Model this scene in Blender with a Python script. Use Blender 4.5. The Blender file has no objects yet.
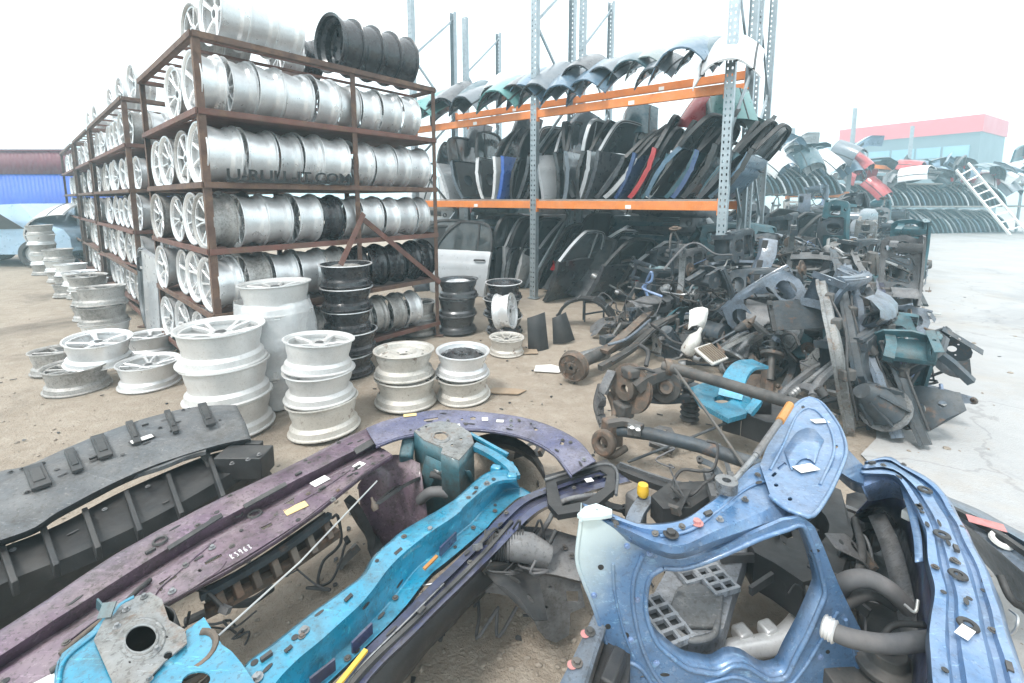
import bpy, bmesh, math, random
from mathutils import Vector, Matrix, noise
from mathutils.geometry import delaunay_2d_cdt
R = math.radians
PI = math.pi
scene = bpy.context.scene
COL = scene.collection
V = Vector

# ------------------------------------------------------------------ camera geometry (used to read real positions off the photo)
CAM_H, TH, FPX, CX, CY = 1.55, R(7.2), 461.0, 512.0, 258.0
EYE = V((0, 0, CAM_H))
FWD = V((0, math.cos(TH), -math.sin(TH)))
UPV = V((0, math.sin(TH), math.cos(TH)))
def ray(px, py):
    return V((1, 0, 0)) * ((px - CX) / FPX) + FWD + UPV * ((CY - py) / FPX)
def at(px, py, z=0.0):
    d = ray(px, py)
    return EYE + d * ((z - CAM_H) / d.z)
def on(px, py, p0, n):
    d = ray(px, py)
    return EYE + d * ((p0 - EYE).dot(n) / d.dot(n))
def aty(px, py, y):
    d = ray(px, py)
    return EYE + d * (y / d.y)

# ------------------------------------------------------------------ tags
def tag(o, label=None, cat=None, group=None, kind=None):
    if label: o['label'] = label
    if cat: o['category'] = cat
    if group: o['group'] = group
    if kind or label: o['kind'] = kind or 'thing'
    return o
def empty(name, loc=(0, 0, 0), label=None, cat=None, group=None, kind=None):
    o = bpy.data.objects.new(name, None)
    o.empty_display_size = 0.1
    COL.objects.link(o)
    o.location = loc
    return tag(o, label, cat, group, kind)
ORD = ['first', 'second', 'third', 'fourth', 'fifth', 'sixth', 'seventh', 'eighth', 'ninth', 'tenth', 'eleventh', 'twelfth',
       'thirteenth', 'fourteenth', 'fifteenth', 'sixteenth', 'seventeenth', 'eighteenth', 'nineteenth', 'twentieth']
def ordn(i):
    if i < 20: return ORD[i]
    tens = {2: 'twenty', 3: 'thirty', 4: 'forty', 5: 'fifty', 6: 'sixty', 7: 'seventy', 8: 'eighty', 9: 'ninety'}
    t, u = divmod(i + 1, 10)
    if u == 0: return {2: 'twentieth', 3: 'thirtieth', 4: 'fortieth', 5: 'fiftieth', 6: 'sixtieth', 7: 'seventieth', 8: 'eightieth', 9: 'ninetieth'}.get(t, 'hundredth')
    return tens.get(t, 'hundred') + '-' + ORD[u - 1]

# ------------------------------------------------------------------ curves helpers
def spline(pts, n):
    pts = [V(p) for p in pts]
    if len(pts) == 2:
        return [pts[0].lerp(pts[1], i / (n - 1)) for i in range(n)]
    # chord-length catmull-rom resample
    P = [pts[0] * 2 - pts[1]] + pts + [pts[-1] * 2 - pts[-2]]
    dense = []
    for i in range(1, len(P) - 2):
        a, b, c, d = P[i - 1], P[i], P[i + 1], P[i + 2]
        for k in range(12):
            t = k / 12
            dense.append(0.5 * ((2 * b) + (c - a) * t + (2 * a - 5 * b + 4 * c - d) * t * t + (3 * b - a - 3 * c + d) * t ** 3))
    dense.append(pts[-1])
    L = [0]
    for i in range(1, len(dense)):
        L.append(L[-1] + (dense[i] - dense[i - 1]).length)
    out, j = [], 0
    for i in range(n):
        s = L[-1] * i / (n - 1)
        while j < len(L) - 2 and L[j + 1] < s: j += 1
        seg = max(L[j + 1] - L[j], 1e-9)
        out.append(dense[j].lerp(dense[j + 1], min(max((s - L[j]) / seg, 0), 1)))
    return out
def prow(pts, n=24):            # photo points with a height each -> resampled world polyline
    return spline([at(a, b, h) for a, b, h in pts], n)
def inside(p, poly):
    c = False
    n = len(poly)
    for i in range(n):
        a, b = poly[i], poly[(i + 1) % n]
        if (a[1] > p[1]) != (b[1] > p[1]) and p[0] < (b[0] - a[0]) * (p[1] - a[1]) / (b[1] - a[1]) + a[0]:
            c = not c
    return c
def ring2(cx, cy, rx, ry=None, n=16, rot=0):
    ry = ry or rx
    return [(cx + rx * math.cos(a) * math.cos(rot) - ry * math.sin(a) * math.sin(rot),
             cy + rx * math.cos(a) * math.sin(rot) + ry * math.sin(a) * math.cos(rot)) for a in [2 * PI * i / n for i in range(n)]]
def rect2(x0, y0, x1, y1, c=0.0):
    if c <= 0: return [(x0, y0), (x1, y0), (x1, y1), (x0, y1)]
    return [(x0 + c, y0), (x1 - c, y0), (x1, y0 + c), (x1, y1 - c), (x1 - c, y1), (x0 + c, y1), (x0, y1 - c), (x0, y0 + c)]

# ------------------------------------------------------------------ mesh builder
class MB:
    def __init__(self):
        self.v, self.f = [], []
    def add(self, vs, fs):
        b = len(self.v)
        self.v += [V(p) for p in vs]
        self.f += [tuple(b + i for i in f) for f in fs]
        return self
    def box(self, c, s, M=None):
        c = V(c); x, y, z = s[0] / 2, s[1] / 2, s[2] / 2
        vs = [V((a, b, d)) for a in (-x, x) for b in (-y, y) for d in (-z, z)]
        if M is not None: vs = [M @ p for p in vs]
        return self.add([c + p for p in vs], [(0, 1, 3, 2), (4, 6, 7, 5), (0, 4, 5, 1), (2, 3, 7, 6), (0, 2, 6, 4), (1, 5, 7, 3)])
    def bar(self, a, b, w, h, up=(0, 0, 1), ext=0.0):
        a, b = V(a), V(b)
        d = (b - a).normalized()
        a, b = a - d * ext, b + d * ext
        u = V(up)
        if abs(u.dot(d)) > .98: u = V((1, 0, 0))
        s = d.cross(u).normalized(); u = s.cross(d).normalized()
        vs = [p + s * (sx * w / 2) + u * (sz * h / 2) for p in (a, b) for sx, sz in ((-1, -1), (1, -1), (1, 1), (-1, 1))]
        return self.add(vs, [(3, 2, 1, 0), (4, 5, 6, 7), (0, 1, 5, 4), (1, 2, 6, 5), (2, 3, 7, 6), (3, 0, 4, 7)])
    def sweep(self, path, prof, up=(0, 0, 1), closed=True, cap=True, scale=None):
        path = [V(p) for p in path]
        n, m = len(path), len(prof)
        vs = []
        u0 = V(up)
        for i, p in enumerate(path):
            d = (path[min(i + 1, n - 1)] - path[max(i - 1, 0)]).normalized()
            u = u0
            if abs(u.dot(d)) > .98: u = V((1, .2, 0))
            s = d.cross(u).normalized(); u = s.cross(d).normalized()
            k = scale[i] if scale else 1
            vs += [p + s * (q[0] * k) + u * (q[1] * k) for q in prof]
        fs = []
        for i in range(n - 1):
            for j in range(m if closed else m - 1):
                a, b = i * m + j, i * m + (j + 1) % m
                fs.append((a, b, b + m, a + m))
        if closed and cap:
            fs.append(tuple(reversed(range(m))))
            fs.append(tuple((n - 1) * m + j for j in range(m)))
        return self.add(vs, fs)
    def tube(self, path, r, n=8, k=None, res=None):
        path = [V(p) for p in path]
        if res: path = spline(path, res)
        rs = r if isinstance(r, (list, tuple)) else [r] * len(path)
        vs, fs = [], []
        prev = None
        for i, p in enumerate(path):
            d = (path[min(i + 1, len(path) - 1)] - path[max(i - 1, 0)])
            d = d.normalized() if d.length > 1e-9 else V((0, 0, 1))
            if prev is None:
                q = V((0, 0, 1)) if abs(d.z) < .9 else V((1, 0, 0))
                s = d.cross(q).normalized()
            else:
                s = (prev - d * prev.dot(d)).normalized()
            prev = s
            t = d.cross(s)
            vs += [p + (s * math.cos(2 * PI * j / n) + t * math.sin(2 * PI * j / n)) * rs[i] for j in range(n)]
        for i in range(len(path) - 1):
            for j in range(n):
                a, b = i * n + j, i * n + (j + 1) % n
                fs.append((a, b, b + n, a + n))
        fs.append(tuple(reversed(range(n)))); fs.append(tuple((len(path) - 1) * n + j for j in range(n)))
        return self.add(vs, fs)
    def lathe(self, prof, n=32, M=None, closed=False):
        vs, fs = [], []
        m = len(prof)
        for i in range(n):
            a = 2 * PI * i / n
            for r, z in prof:
                p = V((r * math.cos(a), r * math.sin(a), z))
                vs.append(M @ p if M is not None else p)
        for i in range(n):
            for j in range(m if closed else m - 1):
                a, b = i * m + j, i * m + (j + 1) % m
                c, d = ((i + 1) % n) * m + j, ((i + 1) % n) * m + (j + 1) % m
                fs.append((a, c, d, b))
        return self.add(vs, fs)
    def disc(self, c, nrm, r, h, n=16, ri=0.0):
        z = V(nrm).normalized()
        M = Matrix.Translation(V(c)) @ z.to_track_quat('Z', 'Y').to_matrix().to_4x4()
        if ri > 0:
            return self.lathe([(ri, 0), (r, 0), (r, h), (ri, h)], n, M, closed=True)
        return self.lathe([(0.0004, 0), (r, 0), (r, h), (0.0004, h)], n, M, closed=True)
    def loft(self, rows, closed=False):
        m = len(rows[0])
        vs = [p for r in rows for p in r]
        fs = []
        k = len(rows)
        for i in range(k if closed else k - 1):
            for j in range(m - 1):
                a = i * m + j; c = ((i + 1) % k) * m + j
                fs.append((a, a + 1, c + 1, c))
        return self.add(vs, fs)
    def plate(self, outl, holes=(), t=0.004, M=None, bend=None, grid=0.0):
        """flat sheet in local XY, with real holes, thickness t along +Z; bend(p) reshapes"""
        pts, edges, k = [], [], 0
        for poly in [outl] + list(holes):
            b = len(pts)
            pts += [V((p[0], p[1])) for p in poly]
            edges += [(b + i, b + (i + 1) % len(poly)) for i in range(len(poly))]
        if grid > 0:
            xs = [p[0] for p in outl]; ys = [p[1] for p in outl]
            nx, ny = int((max(xs) - min(xs)) / grid), int((max(ys) - min(ys)) / grid)
            for i in range(1, nx + 1):
                for j in range(1, ny + 1):
                    q = (min(xs) + (i - .5) * (max(xs) - min(xs)) / nx, min(ys) + (j - .5) * (max(ys) - min(ys)) / ny)
                    if inside(q, outl) and not any(inside(q, h) for h in holes): pts.append(V(q))
        vv, ee, ff, *_ = delaunay_2d_cdt(pts, edges, [], 0, 1e-6)
        keep = []
        for f in ff:
            c = sum((vv[i] for i in f), V((0, 0))) / len(f)
            if inside(c, outl) and not any(inside(c, h) for h in holes):
                a, b, d = vv[f[0]], vv[f[1]], vv[f[2]]
                area = (b - a).cross(d - a)
                if abs(area) < 1e-12: continue
                keep.append(tuple(f) if area > 0 else tuple(reversed(f)))
        n = len(vv)
        vs = [V((p.x, p.y, t)) for p in vv] + [V((p.x, p.y, 0)) for p in vv]
        fs = list(keep) + [tuple(i + n for i in reversed(f)) for f in keep]
        cnt = {}
        for f in keep:
            for i in range(len(f)):
                cnt[(f[i], f[(i + 1) % len(f)])] = 1
        for (a, b) in cnt:
            if (b, a) not in cnt: fs.append((b, a, a + n, b + n))
        if bend: vs = [V(bend(p)) for p in vs]
        if M is not None: vs = [M @ p for p in vs]
        used = sorted({i for f in fs for i in f}); mp = {o: i for i, o in enumerate(used)}
        return self.add([vs[i] for i in used], [tuple(mp[i] for i in f) for f in fs])
    def xf(self, M):
        self.v = [M @ p for p in self.v]
        return self
    def jit(self, amp, freq=3.0, seed=0):
        o = V((seed * 7.3, seed * 3.1, seed))
        self.v = [p + noise.noise_vector(p * freq + o) * amp for p in self.v]
        return self
    def mesh(self, name, m=None, ang=35, smooth=True, weld=False):
        me = bpy.data.meshes.new(name)
        me.from_pydata([tuple(p) for p in self.v], [], self.f)
        bm = bmesh.new(); bm.from_mesh(me)
        if weld: bmesh.ops.remove_doubles(bm, verts=bm.verts, dist=1e-5)
        bmesh.ops.recalc_face_normals(bm, faces=bm.faces)
        bm.to_mesh(me); bm.free()
        if smooth:
            me.polygons.foreach_set('use_smooth', [True] * len(me.polygons))
            me.set_sharp_from_angle(angle=R(ang))
        if m: me.materials.append(m)
        me.update()
        return me
    def build(self, name, m, parent=None, bevel=0.0, solid=0.0, ang=35, label=None, cat=None, group=None, kind=None, off=-1.0, weld=False):
        org = V((0, 0, 0))
        if parent is not None:
            q = parent
            while q.parent is not None: q = q.parent
            org = V(q.location)
        else:
            lo = [min(p[i] for p in self.v) for i in range(3)]; hi = [max(p[i] for p in self.v) for i in range(3)]
            org = V(((lo[0] + hi[0]) / 2, (lo[1] + hi[1]) / 2, lo[2]))
        self.v = [p - org for p in self.v]
        me = self.mesh(name, m, ang, weld=weld)
        o = bpy.data.objects.new(name, me)
        COL.objects.link(o)
        if parent is not None: o.parent = parent
        else: o.location = org
        if solid:
            s = o.modifiers.new('sheet', 'SOLIDIFY'); s.thickness = solid; s.offset = off; s.use_even_offset = False
        if bevel:
            b = o.modifiers.new('edge', 'BEVEL'); b.width = bevel; b.segments = 2; b.limit_method = 'ANGLE'; b.angle_limit = R(38)
        return tag(o, label, cat, group, kind)

# ------------------------------------------------------------------ prototypes: a kind is a list of (part, mesh, parent part); copies share the mesh data
PROTO = {}
def proto(kind, parts):
    PROTO[kind] = [(n, mb.mesh(n or kind, m, ang), par) for n, mb, m, par, ang in parts]
def put(kind, M, label, cat, group=None, mats=None, name=None, s=1.0):
    parts = PROTO[kind]
    objs = {}
    root = None
    if isinstance(s, tuple): M = M @ Matrix.Diagonal((s[0], s[0], s[1], 1))
    elif s != 1.0: M = M @ Matrix.Scale(s, 4)
    if parts[0][0] is None:
        root = bpy.data.objects.new(name or kind, parts[0][1]); COL.objects.link(root)
        objs[None] = root; rest = parts[1:]
        todo = [(root, 'body')]
    else:
        root = bpy.data.objects.new(name or kind, None); root.empty_display_size = .1; COL.objects.link(root)
        rest = parts; todo = []
    root.matrix_world = M
    for n, me, par in rest:
        o = bpy.data.objects.new(n, me); COL.objects.link(o)
        o.parent = objs[par] if par in objs and par is not None else root
        objs[n] = o
        todo.append((o, n))
    if mats:
        for o, n in todo:
            if n in mats:
                o.material_slots[0].link = 'OBJECT'
                o.material_slots[0].material = mats[n]
    return tag(root, label, cat, group)
def basis(x, y, z, loc):
    M = Matrix.Identity(4)
    for i in range(3):
        M[i][0], M[i][1], M[i][2], M[i][3] = x[i], y[i], z[i], loc[i]
    return M

# ------------------------------------------------------------------ materials
MATS = {}
def mat(name, c1, c2=None, rough=.5, metal=0.0, scale=4.0, lo=.35, hi=.7, bump=0.0, bscale=40.0, coat=0.0, dust=0.0, dustc=(.32, .28, .23),
        rust=0.0, rustc=(.10, .058, .038), vary=0.0, spec=.5, alpha=1.0, rvar=.12, speck=0.0, speckc=(.5, .48, .45), scratch=0.0, trans=0.0, grime=0.0, grimec=(.045, .038, .03)):
    m = bpy.data.materials.new(name); m.use_nodes = True
    nt = m.node_tree; N = nt.nodes; L = nt.links
    b = N['Principled BSDF']
    tc = N.new('ShaderNodeTexCoord')
    oi = N.new('ShaderNodeObjectInfo')
    add = N.new('ShaderNodeVectorMath'); add.operation = 'ADD'
    sc = N.new('ShaderNodeVectorMath'); sc.operation = 'SCALE'; sc.inputs['Scale'].default_value = 23.0
    cmb = N.new('ShaderNodeCombineXYZ')
    for i in range(3): L.new(oi.outputs['Random'], cmb.inputs[i])
    L.new(cmb.outputs[0], sc.inputs[0])
    L.new(tc.outputs['Object'], add.inputs[0]); L.new(sc.outputs[0], add.inputs[1])
    P = add.outputs[0]
    def nz(s, det=5, rg=.6):
        n = N.new('ShaderNodeTexNoise'); n.inputs['Scale'].default_value = s; n.inputs['Detail'].default_value = det; n.inputs['Roughness'].default_value = rg
        L.new(P, n.inputs['Vector']); return n.outputs['Fac']
    def mr(x, a, bb, c=0.0, d=1.0):
        r = N.new('ShaderNodeMapRange'); L.new(x, r.inputs[0])
        for i, q in enumerate((a, bb, c, d)): r.inputs[1 + i].default_value = q
        return r.outputs[0]
    def mix(f, a, bb, mode='MIX'):
        x = N.new('ShaderNodeMix'); x.data_type = 'RGBA'; x.blend_type = mode
        if isinstance(f, float): x.inputs[0].default_value = f
        else: L.new(f, x.inputs[0])
        for q, s in ((a, x.inputs[6]), (bb, x.inputs[7])):
            if isinstance(q, tuple): s.default_value = (*q, 1)
            else: L.new(q, s)
        return x.outputs[2]
    c2 = c2 or tuple(x * .75 for x in c1)
    n1 = nz(scale)
    col = mix(mr(n1, lo, hi), c1, c2)
    if vary:
        hs = N.new('ShaderNodeHueSaturation'); L.new(col, hs.inputs['Color'])
        L.new(mr(oi.outputs['Random'], 0, 1, 1 - vary, 1 + vary), hs.inputs['Value']); col = hs.outputs[0]
    rg = mr(nz(scale * 3.1), .3, .7, max(rough - rvar, .03), min(rough + rvar, 1))
    if scratch:
        w = N.new('ShaderNodeTexNoise'); w.inputs['Scale'].default_value = 9; w.inputs['Detail'].default_value = 8; w.inputs['Roughness'].default_value = .8
        mp = N.new('ShaderNodeMapping'); mp.inputs['Scale'].default_value = (1, 9, 3); mp.inputs['Rotation'].default_value = (.3, .2, .8); L.new(P, mp.inputs[0]); L.new(mp.outputs[0], w.inputs['Vector'])
        col = mix(mr(w.outputs['Fac'], .585, .62, 0, scratch), col, tuple(min(x * 2.2 + .12, .75) for x in c1))
    metv = None
    if rust:
        rf = mr(nz(scale * 1.7, 8, .7), .62 - .3 * rust, .70 - .22 * rust)
        col = mix(rf, col, mix(nz(60.), rustc, tuple(x * 1.9 for x in rustc)))
        rg = mix(rf, rg, (.85, .85, .85))
        if metal: metv = mr(rf, 0, 1, metal, 0)
    if speck:
        col = mix(mr(nz(70, 3, .7), .60, .66, 0, speck), col, speckc)
    if dust:
        g = N.new('ShaderNodeNewGeometry'); sx = N.new('ShaderNodeSeparateXYZ'); L.new(g.outputs['Normal'], sx.inputs[0])
        mu = N.new('ShaderNodeMath'); mu.operation = 'MULTIPLY'
        L.new(mr(sx.outputs['Z'], -.3, .9, .25, 1), mu.inputs[0]); L.new(mr(nz(6.5, 7, .68), .34, .68, 0, dust), mu.inputs[1])
        col = mix(mu.outputs[0], col, dustc)
        r2 = N.new('ShaderNodeMix'); r2.data_type = 'FLOAT'
        L.new(mu.outputs[0], r2.inputs[0]); L.new(rg, r2.inputs[2]); r2.inputs[3].default_value = .85; rg = r2.outputs[0]
    if grime:
        gm = N.new('ShaderNodeMath'); gm.operation = 'MULTIPLY'
        L.new(mr(nz(3.4, 9, .74), .46, .58), gm.inputs[0]); L.new(mr(nz(30, 6, .75), .40, .60, .2 * grime, grime), gm.inputs[1])
        col = mix(gm.outputs[0], col, grimec)
        col = mix(mr(nz(85, 3, .65), .56, .62, 0, grime * .75), col, grimec)
        pass
    L.new(col, b.inputs['Base Color']); L.new(rg, b.inputs['Roughness'])
    b.inputs['Metallic'].default_value = metal
    if metv is not None: L.new(metv, b.inputs['Metallic'])
    b.inputs['Specular IOR Level'].default_value = spec
    b.inputs['Coat Weight'].default_value = coat; b.inputs['Coat Roughness'].default_value = .08
    b.inputs['Alpha'].default_value = alpha
    b.inputs['Transmission Weight'].default_value = trans
    if bump:
        bp = N.new('ShaderNodeBump'); bp.inputs['Strength'].default_value = bump; bp.inputs['Distance'].default_value = .01
        L.new(nz(bscale, 6, .65), bp.inputs['Height']); L.new(bp.outputs[0], b.inputs['Normal'])
    MATS[name] = m
    return m

mat('silver', (.76, .77, .78), (.64, .65, .66), .32, .5, 3, dust=.35, dustc=(.42, .39, .35), bump=.06, vary=.12, speck=.15, speckc=(.25, .23, .2), grime=0.1)
mat('silver_bright', (.78, .79, .8), (.66, .66, .66), .28, .5, 3, dust=.25, dustc=(.45, .42, .38), vary=.08)
mat('silver_dull', (.50, .49, .48), (.36, .35, .34), .5, .45, 5, dust=.5, dustc=(.36, .32, .27), bump=.08, vary=.12, speck=.3, speckc=(.16, .13, .1), grime=0.5)
mat('white_wheel', (.66, .66, .655), (.58, .58, .575), .38, .35, 4, dust=.2, dustc=(.45, .39, .32), bump=.08, vary=.06, speck=.2, speckc=(.3, .24, .18), scratch=.12, grime=0.12)
mat('cream_wheel', (.60, .585, .55), (.52, .50, .46), .42, .3, 5, dust=.25, dustc=(.42, .34, .26), bump=.08, vary=.05, speck=.25, speckc=(.28, .2, .13), rust=.05, grime=0.22)
mat('black_wheel', (.014, .015, .018), (.026, .026, .03), .24, .0, 5, dust=.14, dustc=(.2, .18, .16), spec=.6, coat=.1, vary=.1)
mat('graphite', (.12, .125, .135), (.08, .085, .09), .3, .6, 5, dust=.15, vary=.06)
mat('hub_dark', (.05, .05, .052), (.1, .1, .1), .5, .3, 20)
mat('wrap', (.82, .83, .84), (.7, .72, .74), .25, 0, 6, bump=.9, bscale=14, alpha=.42, spec=.8)
mat('rust_iron', (.075, .04, .03), (.15, .09, .07), .75, .2, 6, bump=.25, bscale=50, rust=.5, dust=.2, vary=.12)
mat('rust_red', (.16, .065, .05), (.09, .045, .035), .7, .1, 5, bump=.2, rust=.3, dust=.25, vary=.1)
mat('galv', (.38, .43, .46), (.28, .33, .36), .42, .6, 10, dust=.25, vary=.06, bump=.05)
mat('orange', (.75, .22, .035), (.6, .17, .03), .45, 0, 6, dust=.35, dustc=(.45, .4, .34), scratch=.3, bump=.04)
mat('deck', (.3, .29, .27), (.2, .19, .18), .8, 0, 7, bump=.2)
mat('letters', (.008, .008, .009), (.012, .012, .012), .4)
mat('dirt_thing', (.2, .16, .12), (.13, .1, .075), .9, 0, 12, bump=.5, bscale=30)
# car paints
mat('purple', (.135, .082, .125), (.095, .06, .092), .4, .25, 4, coat=.4, dust=.55, dustc=(.33, .27, .27), scratch=.35, bump=.03, speck=.3, speckc=(.4, .34, .36), grime=0.75)
mat('lavender', (.125, .13, .225), (.085, .09, .165), .4, .25, 4, coat=.4, dust=.5, dustc=(.36, .33, .36), scratch=.35, bump=.03, speck=.25, grime=0.6)
mat('turquoise', (.0, .255, .41), (.0, .19, .32), .28, .2, 4, coat=.8, dust=.3, dustc=(.3, .33, .33), scratch=.4, bump=.03, grime=0.5)
mat('teal_dark', (.02, .13, .17), (.03, .09, .11), .4, .1, 6, coat=.3, dust=.5, dustc=(.2, .18, .16), grime=0.6)
mat('primer', (.24, .26, .27), (.18, .185, .19), .55, .2, 6, dust=.45, rust=.22, scratch=.3, bump=.05, grime=0.6)
mat('navy', (.02, .03, .10), (.03, .04, .09), .32, .2, 5, coat=.5, dust=.4, dustc=(.2, .19, .2), scratch=.35, grime=0.6)
mat('blue', (.085, .195, .37), (.06, .145, .29), .34, .25, 4, coat=.6, dust=.45, dustc=(.38, .43, .52), scratch=.4, bump=.03, speck=.2, speckc=(.5, .55, .62), grime=0.32)
mat('blue_pale', (.22, .34, .58), (.14, .25, .5), .36, .2, 5, coat=.5, dust=.5, dustc=(.45, .48, .55), scratch=.3, grime=0.55)
mat('grey_plastic', (.085, .095, .105), (.055, .06, .068), .62, 0, 5, dust=.55, dustc=(.22, .21, .2), scratch=.35, bump=.12, bscale=120, speck=.2, grime=0.5)
mat('black_plastic', (.012, .013, .015), (.022, .023, .025), .5, 0, 6, dust=.4, dustc=(.12, .11, .1), bump=.08, bscale=120, scratch=.12)
mat('grey_box', (.13, .135, .145), (.095, .10, .11), .5, 0, 5, dust=.5, dustc=(.28, .26, .24), scratch=.2, bump=.05, grime=0.55)
mat('rubber', (.018, .018, .02), (.04, .04, .042), .7, 0, 14, dust=.5, dustc=(.16, .15, .14))
mat('rubber_grey', (.08, .083, .09), (.055, .057, .06), .65, 0, 14, dust=.5, dustc=(.22, .2, .19))
mat('greasy', (.05, .05, .05), (.095, .09, .085), .6, .3, 9, dust=.5, dustc=(.22, .2, .18), rust=.22, bump=.25)
mat('rusty_part', (.10, .075, .06), (.06, .05, .043), .75, .25, 9, rust=.4, dust=.4, bump=.3)
mat('alu', (.36, .375, .39), (.25, .26, .275), .42, .75, 8, dust=.4, bump=.12, grime=0.6)
mat('slate', (.11, .15, .20), (.075, .105, .145), .42, .2, 5, coat=.3, dust=.5, dustc=(.3, .3, .31), scratch=.3, bump=.04, grime=0.6)
mat('dark_frame', (.042, .062, .080), (.028, .042, .056), .5, .2, 6, dust=.55, dustc=(.2, .19, .18), rust=.15, bump=.1, grime=0.5)
mat('sticker', (.82, .81, .78), (.74, .73, .7), .6, 0, 8, dust=.15)
mat('sticker_yellow', (.72, .52, .22), (.66, .48, .22), .6, 0, 8, dust=.15)
mat('chalk', (.75, .75, .75), (.7, .7, .7), .8)
mat('yellow', (.7, .42, .02), (.6, .36, .02), .5, 0, 8, dust=.3)
mat('brass_orange', (.55, .25, .06), (.45, .2, .05), .45, .2, 8, dust=.2)
mat('red_part', (.45, .02, .03), (.35, .02, .025), .3, 0, 6, coat=.5)
mat('pink_primer', (.5, .2, .2), (.35, .13, .12), .6, 0, 30, dust=.3)
mat('wire', (.5, .5, .48), (.4, .4, .4), .4, .6, 9)
# panel paints in the yard (their own colours)
PAINT = {}
for n_, c_ in (('black', (.012, .014, .017)), ('charcoal', (.04, .046, .055)), ('dark teal', (.012, .07, .095)), ('deep blue', (.02, .06, .17)), ('bright blue', (.02, .12, .52)),
               ('steel blue', (.09, .17, .25)), ('silver', (.44, .46, .48)), ('white', (.76, .77, .78)), ('grey green', (.17, .23, .23)), ('sea green', (.10, .30, .29)),
               ('red', (.42, .02, .025)), ('slate grey', (.13, .16, .19)), ('pale blue', (.30, .44, .58)), ('dark green', (.015, .055, .04))):
    PAINT[n_] = mat('paint_' + n_.replace(' ', '_'), c_, tuple(x * .82 for x in c_), .3, .2, 3, coat=.6, dust=.35, dustc=(.36, .35, .34), scratch=.2, vary=.08)
mat('glass', (.02, .03, .035), (.03, .04, .045), .06, 0, 3, spec=.8, dust=.25)
mat('red_lamp', (.5, .015, .02), (.4, .01, .015), .12, 0, 3, coat=.8)
mat('fins', (.09, .10, .11), (.14, .15, .16), .55, .5, 30, dust=.4, bump=.5, bscale=160)
mat('duct_grey', (.25, .27, .30), (.19, .205, .23), .5, 0, 5, dust=.5, dustc=(.32, .31, .3), scratch=.2, grime=.5)
M_ = MATS
# ================================================================== the setting
def ground_mat(name, c1, c2, c3, dark, sc1, stain_lo, stain_hi, bump, peb, crack=False):
    m = bpy.data.materials.new(name); m.use_nodes = True
    nt = m.node_tree; N = nt.nodes; L = nt.links; b = N['Principled BSDF']
    tc = N.new('ShaderNodeTexCoord')
    def nz(s, d=8, r=.65, dist=0):
        n = N.new('ShaderNodeTexNoise'); n.inputs['Scale'].default_value = s; n.inputs['Detail'].default_value = d; n.inputs['Roughness'].default_value = r; n.inputs['Distortion'].default_value = dist
        L.new(tc.outputs['Object'], n.inputs['Vector']); return n.outputs['Fac']
    def mr(x, a, bb, c=0., d=1.):
        r = N.new('ShaderNodeMapRange'); L.new(x, r.inputs[0])
        for i, q in enumerate((a, bb, c, d)): r.inputs[1 + i].default_value = q
        return r.outputs[0]
    def mix(f, a, bb):
        x = N.new('ShaderNodeMix'); x.data_type = 'RGBA'; L.new(f, x.inputs[0])
        for q, s in ((a, x.inputs[6]), (bb, x.inputs[7])):
            if isinstance(q, tuple): s.default_value = (*q, 1)
            else: L.new(q, s)
        return x.outputs[2]
    col = mix(mr(nz(sc1), .35, .65), c1, c2)
    col = mix(mr(nz(sc1 * 6, 8, .75), .45, .7, 0, .7), col, c3)
    col = mix(mr(nz(.55, 6, .6, .6), stain_lo, stain_hi, 0, .75), col, dark)
    col = mix(mr(nz(2.3, 7, .7, 1.2), .60, .70, 0, .5), col, dark)
    if crack:
        vc = N.new('ShaderNodeTexVoronoi'); vc.feature = 'DISTANCE_TO_EDGE'; vc.inputs['Scale'].default_value = .55
        wn_ = N.new('ShaderNodeTexNoise'); wn_.inputs['Scale'].default_value = 3.0; wn_.inputs['Detail'].default_value = 6; L.new(tc.outputs['Object'], wn_.inputs['Vector'])
        va = N.new('ShaderNodeMix'); va.data_type = 'RGBA'; va.blend_type = 'ADD'; va.inputs[0].default_value = .45; L.new(tc.outputs['Object'], va.inputs[6]); L.new(wn_.outputs['Color'], va.inputs[7]); L.new(va.outputs[2], vc.inputs['Vector'])
        col = mix(mr(vc.outputs['Distance'], .002, .008, .28, 0), col, (.12, .115, .11))
        col = mix(mr(nz(.9, 9, .75, .5), .48, .66, 0, .55), col, (.36, .315, .265))
    v = N.new('ShaderNodeTexVoronoi'); v.inputs['Scale'].default_value = peb; L.new(tc.outputs['Object'], v.inputs['Vector'])
    col = mix(mr(v.outputs['Distance'], .06, .12, .35, 0), col, tuple(x * .55 for x in c1))
    L.new(col, b.inputs['Base Color'])
    b.inputs['Roughness'].default_value = .92; b.inputs['Specular IOR Level'].default_value = .25
    bp = N.new('ShaderNodeBump'); bp.inputs['Strength'].default_value = bump; bp.inputs['Distance'].default_value = .03
    ad = N.new('ShaderNodeMath'); ad.operation = 'ADD'; L.new(nz(9, 9, .7), ad.inputs[0]); L.new(nz(60, 4, .7), ad.inputs[1])
    L.new(ad.outputs[0], bp.inputs['Height']); L.new(bp.outputs[0], b.inputs['Normal'])
    return m
DIRT = ground_mat('sandy_dirt', (.37, .31, .25), (.29, .24, .19), (.44, .385, .325), (.12, .098, .08), 1.3, .53, .68, .7, 38)
CONC = ground_mat('pale_concrete', (.385, .385, .385), (.34, .342, .345), (.42, .415, .41), (.23, .23, .235), .9, .54, .74, .35, 22, True)
g = MB()
def gh(x, y):       # slight unevenness close by
    k = max(0, 1 - math.hypot(x, y - 3) / 14)
    return (noise.noise(V((x * .9, y * .9, 0))) * .012 + noise.noise(V((x * 3, y * 3, 4))) * .005) * k - .02 * 0
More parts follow.
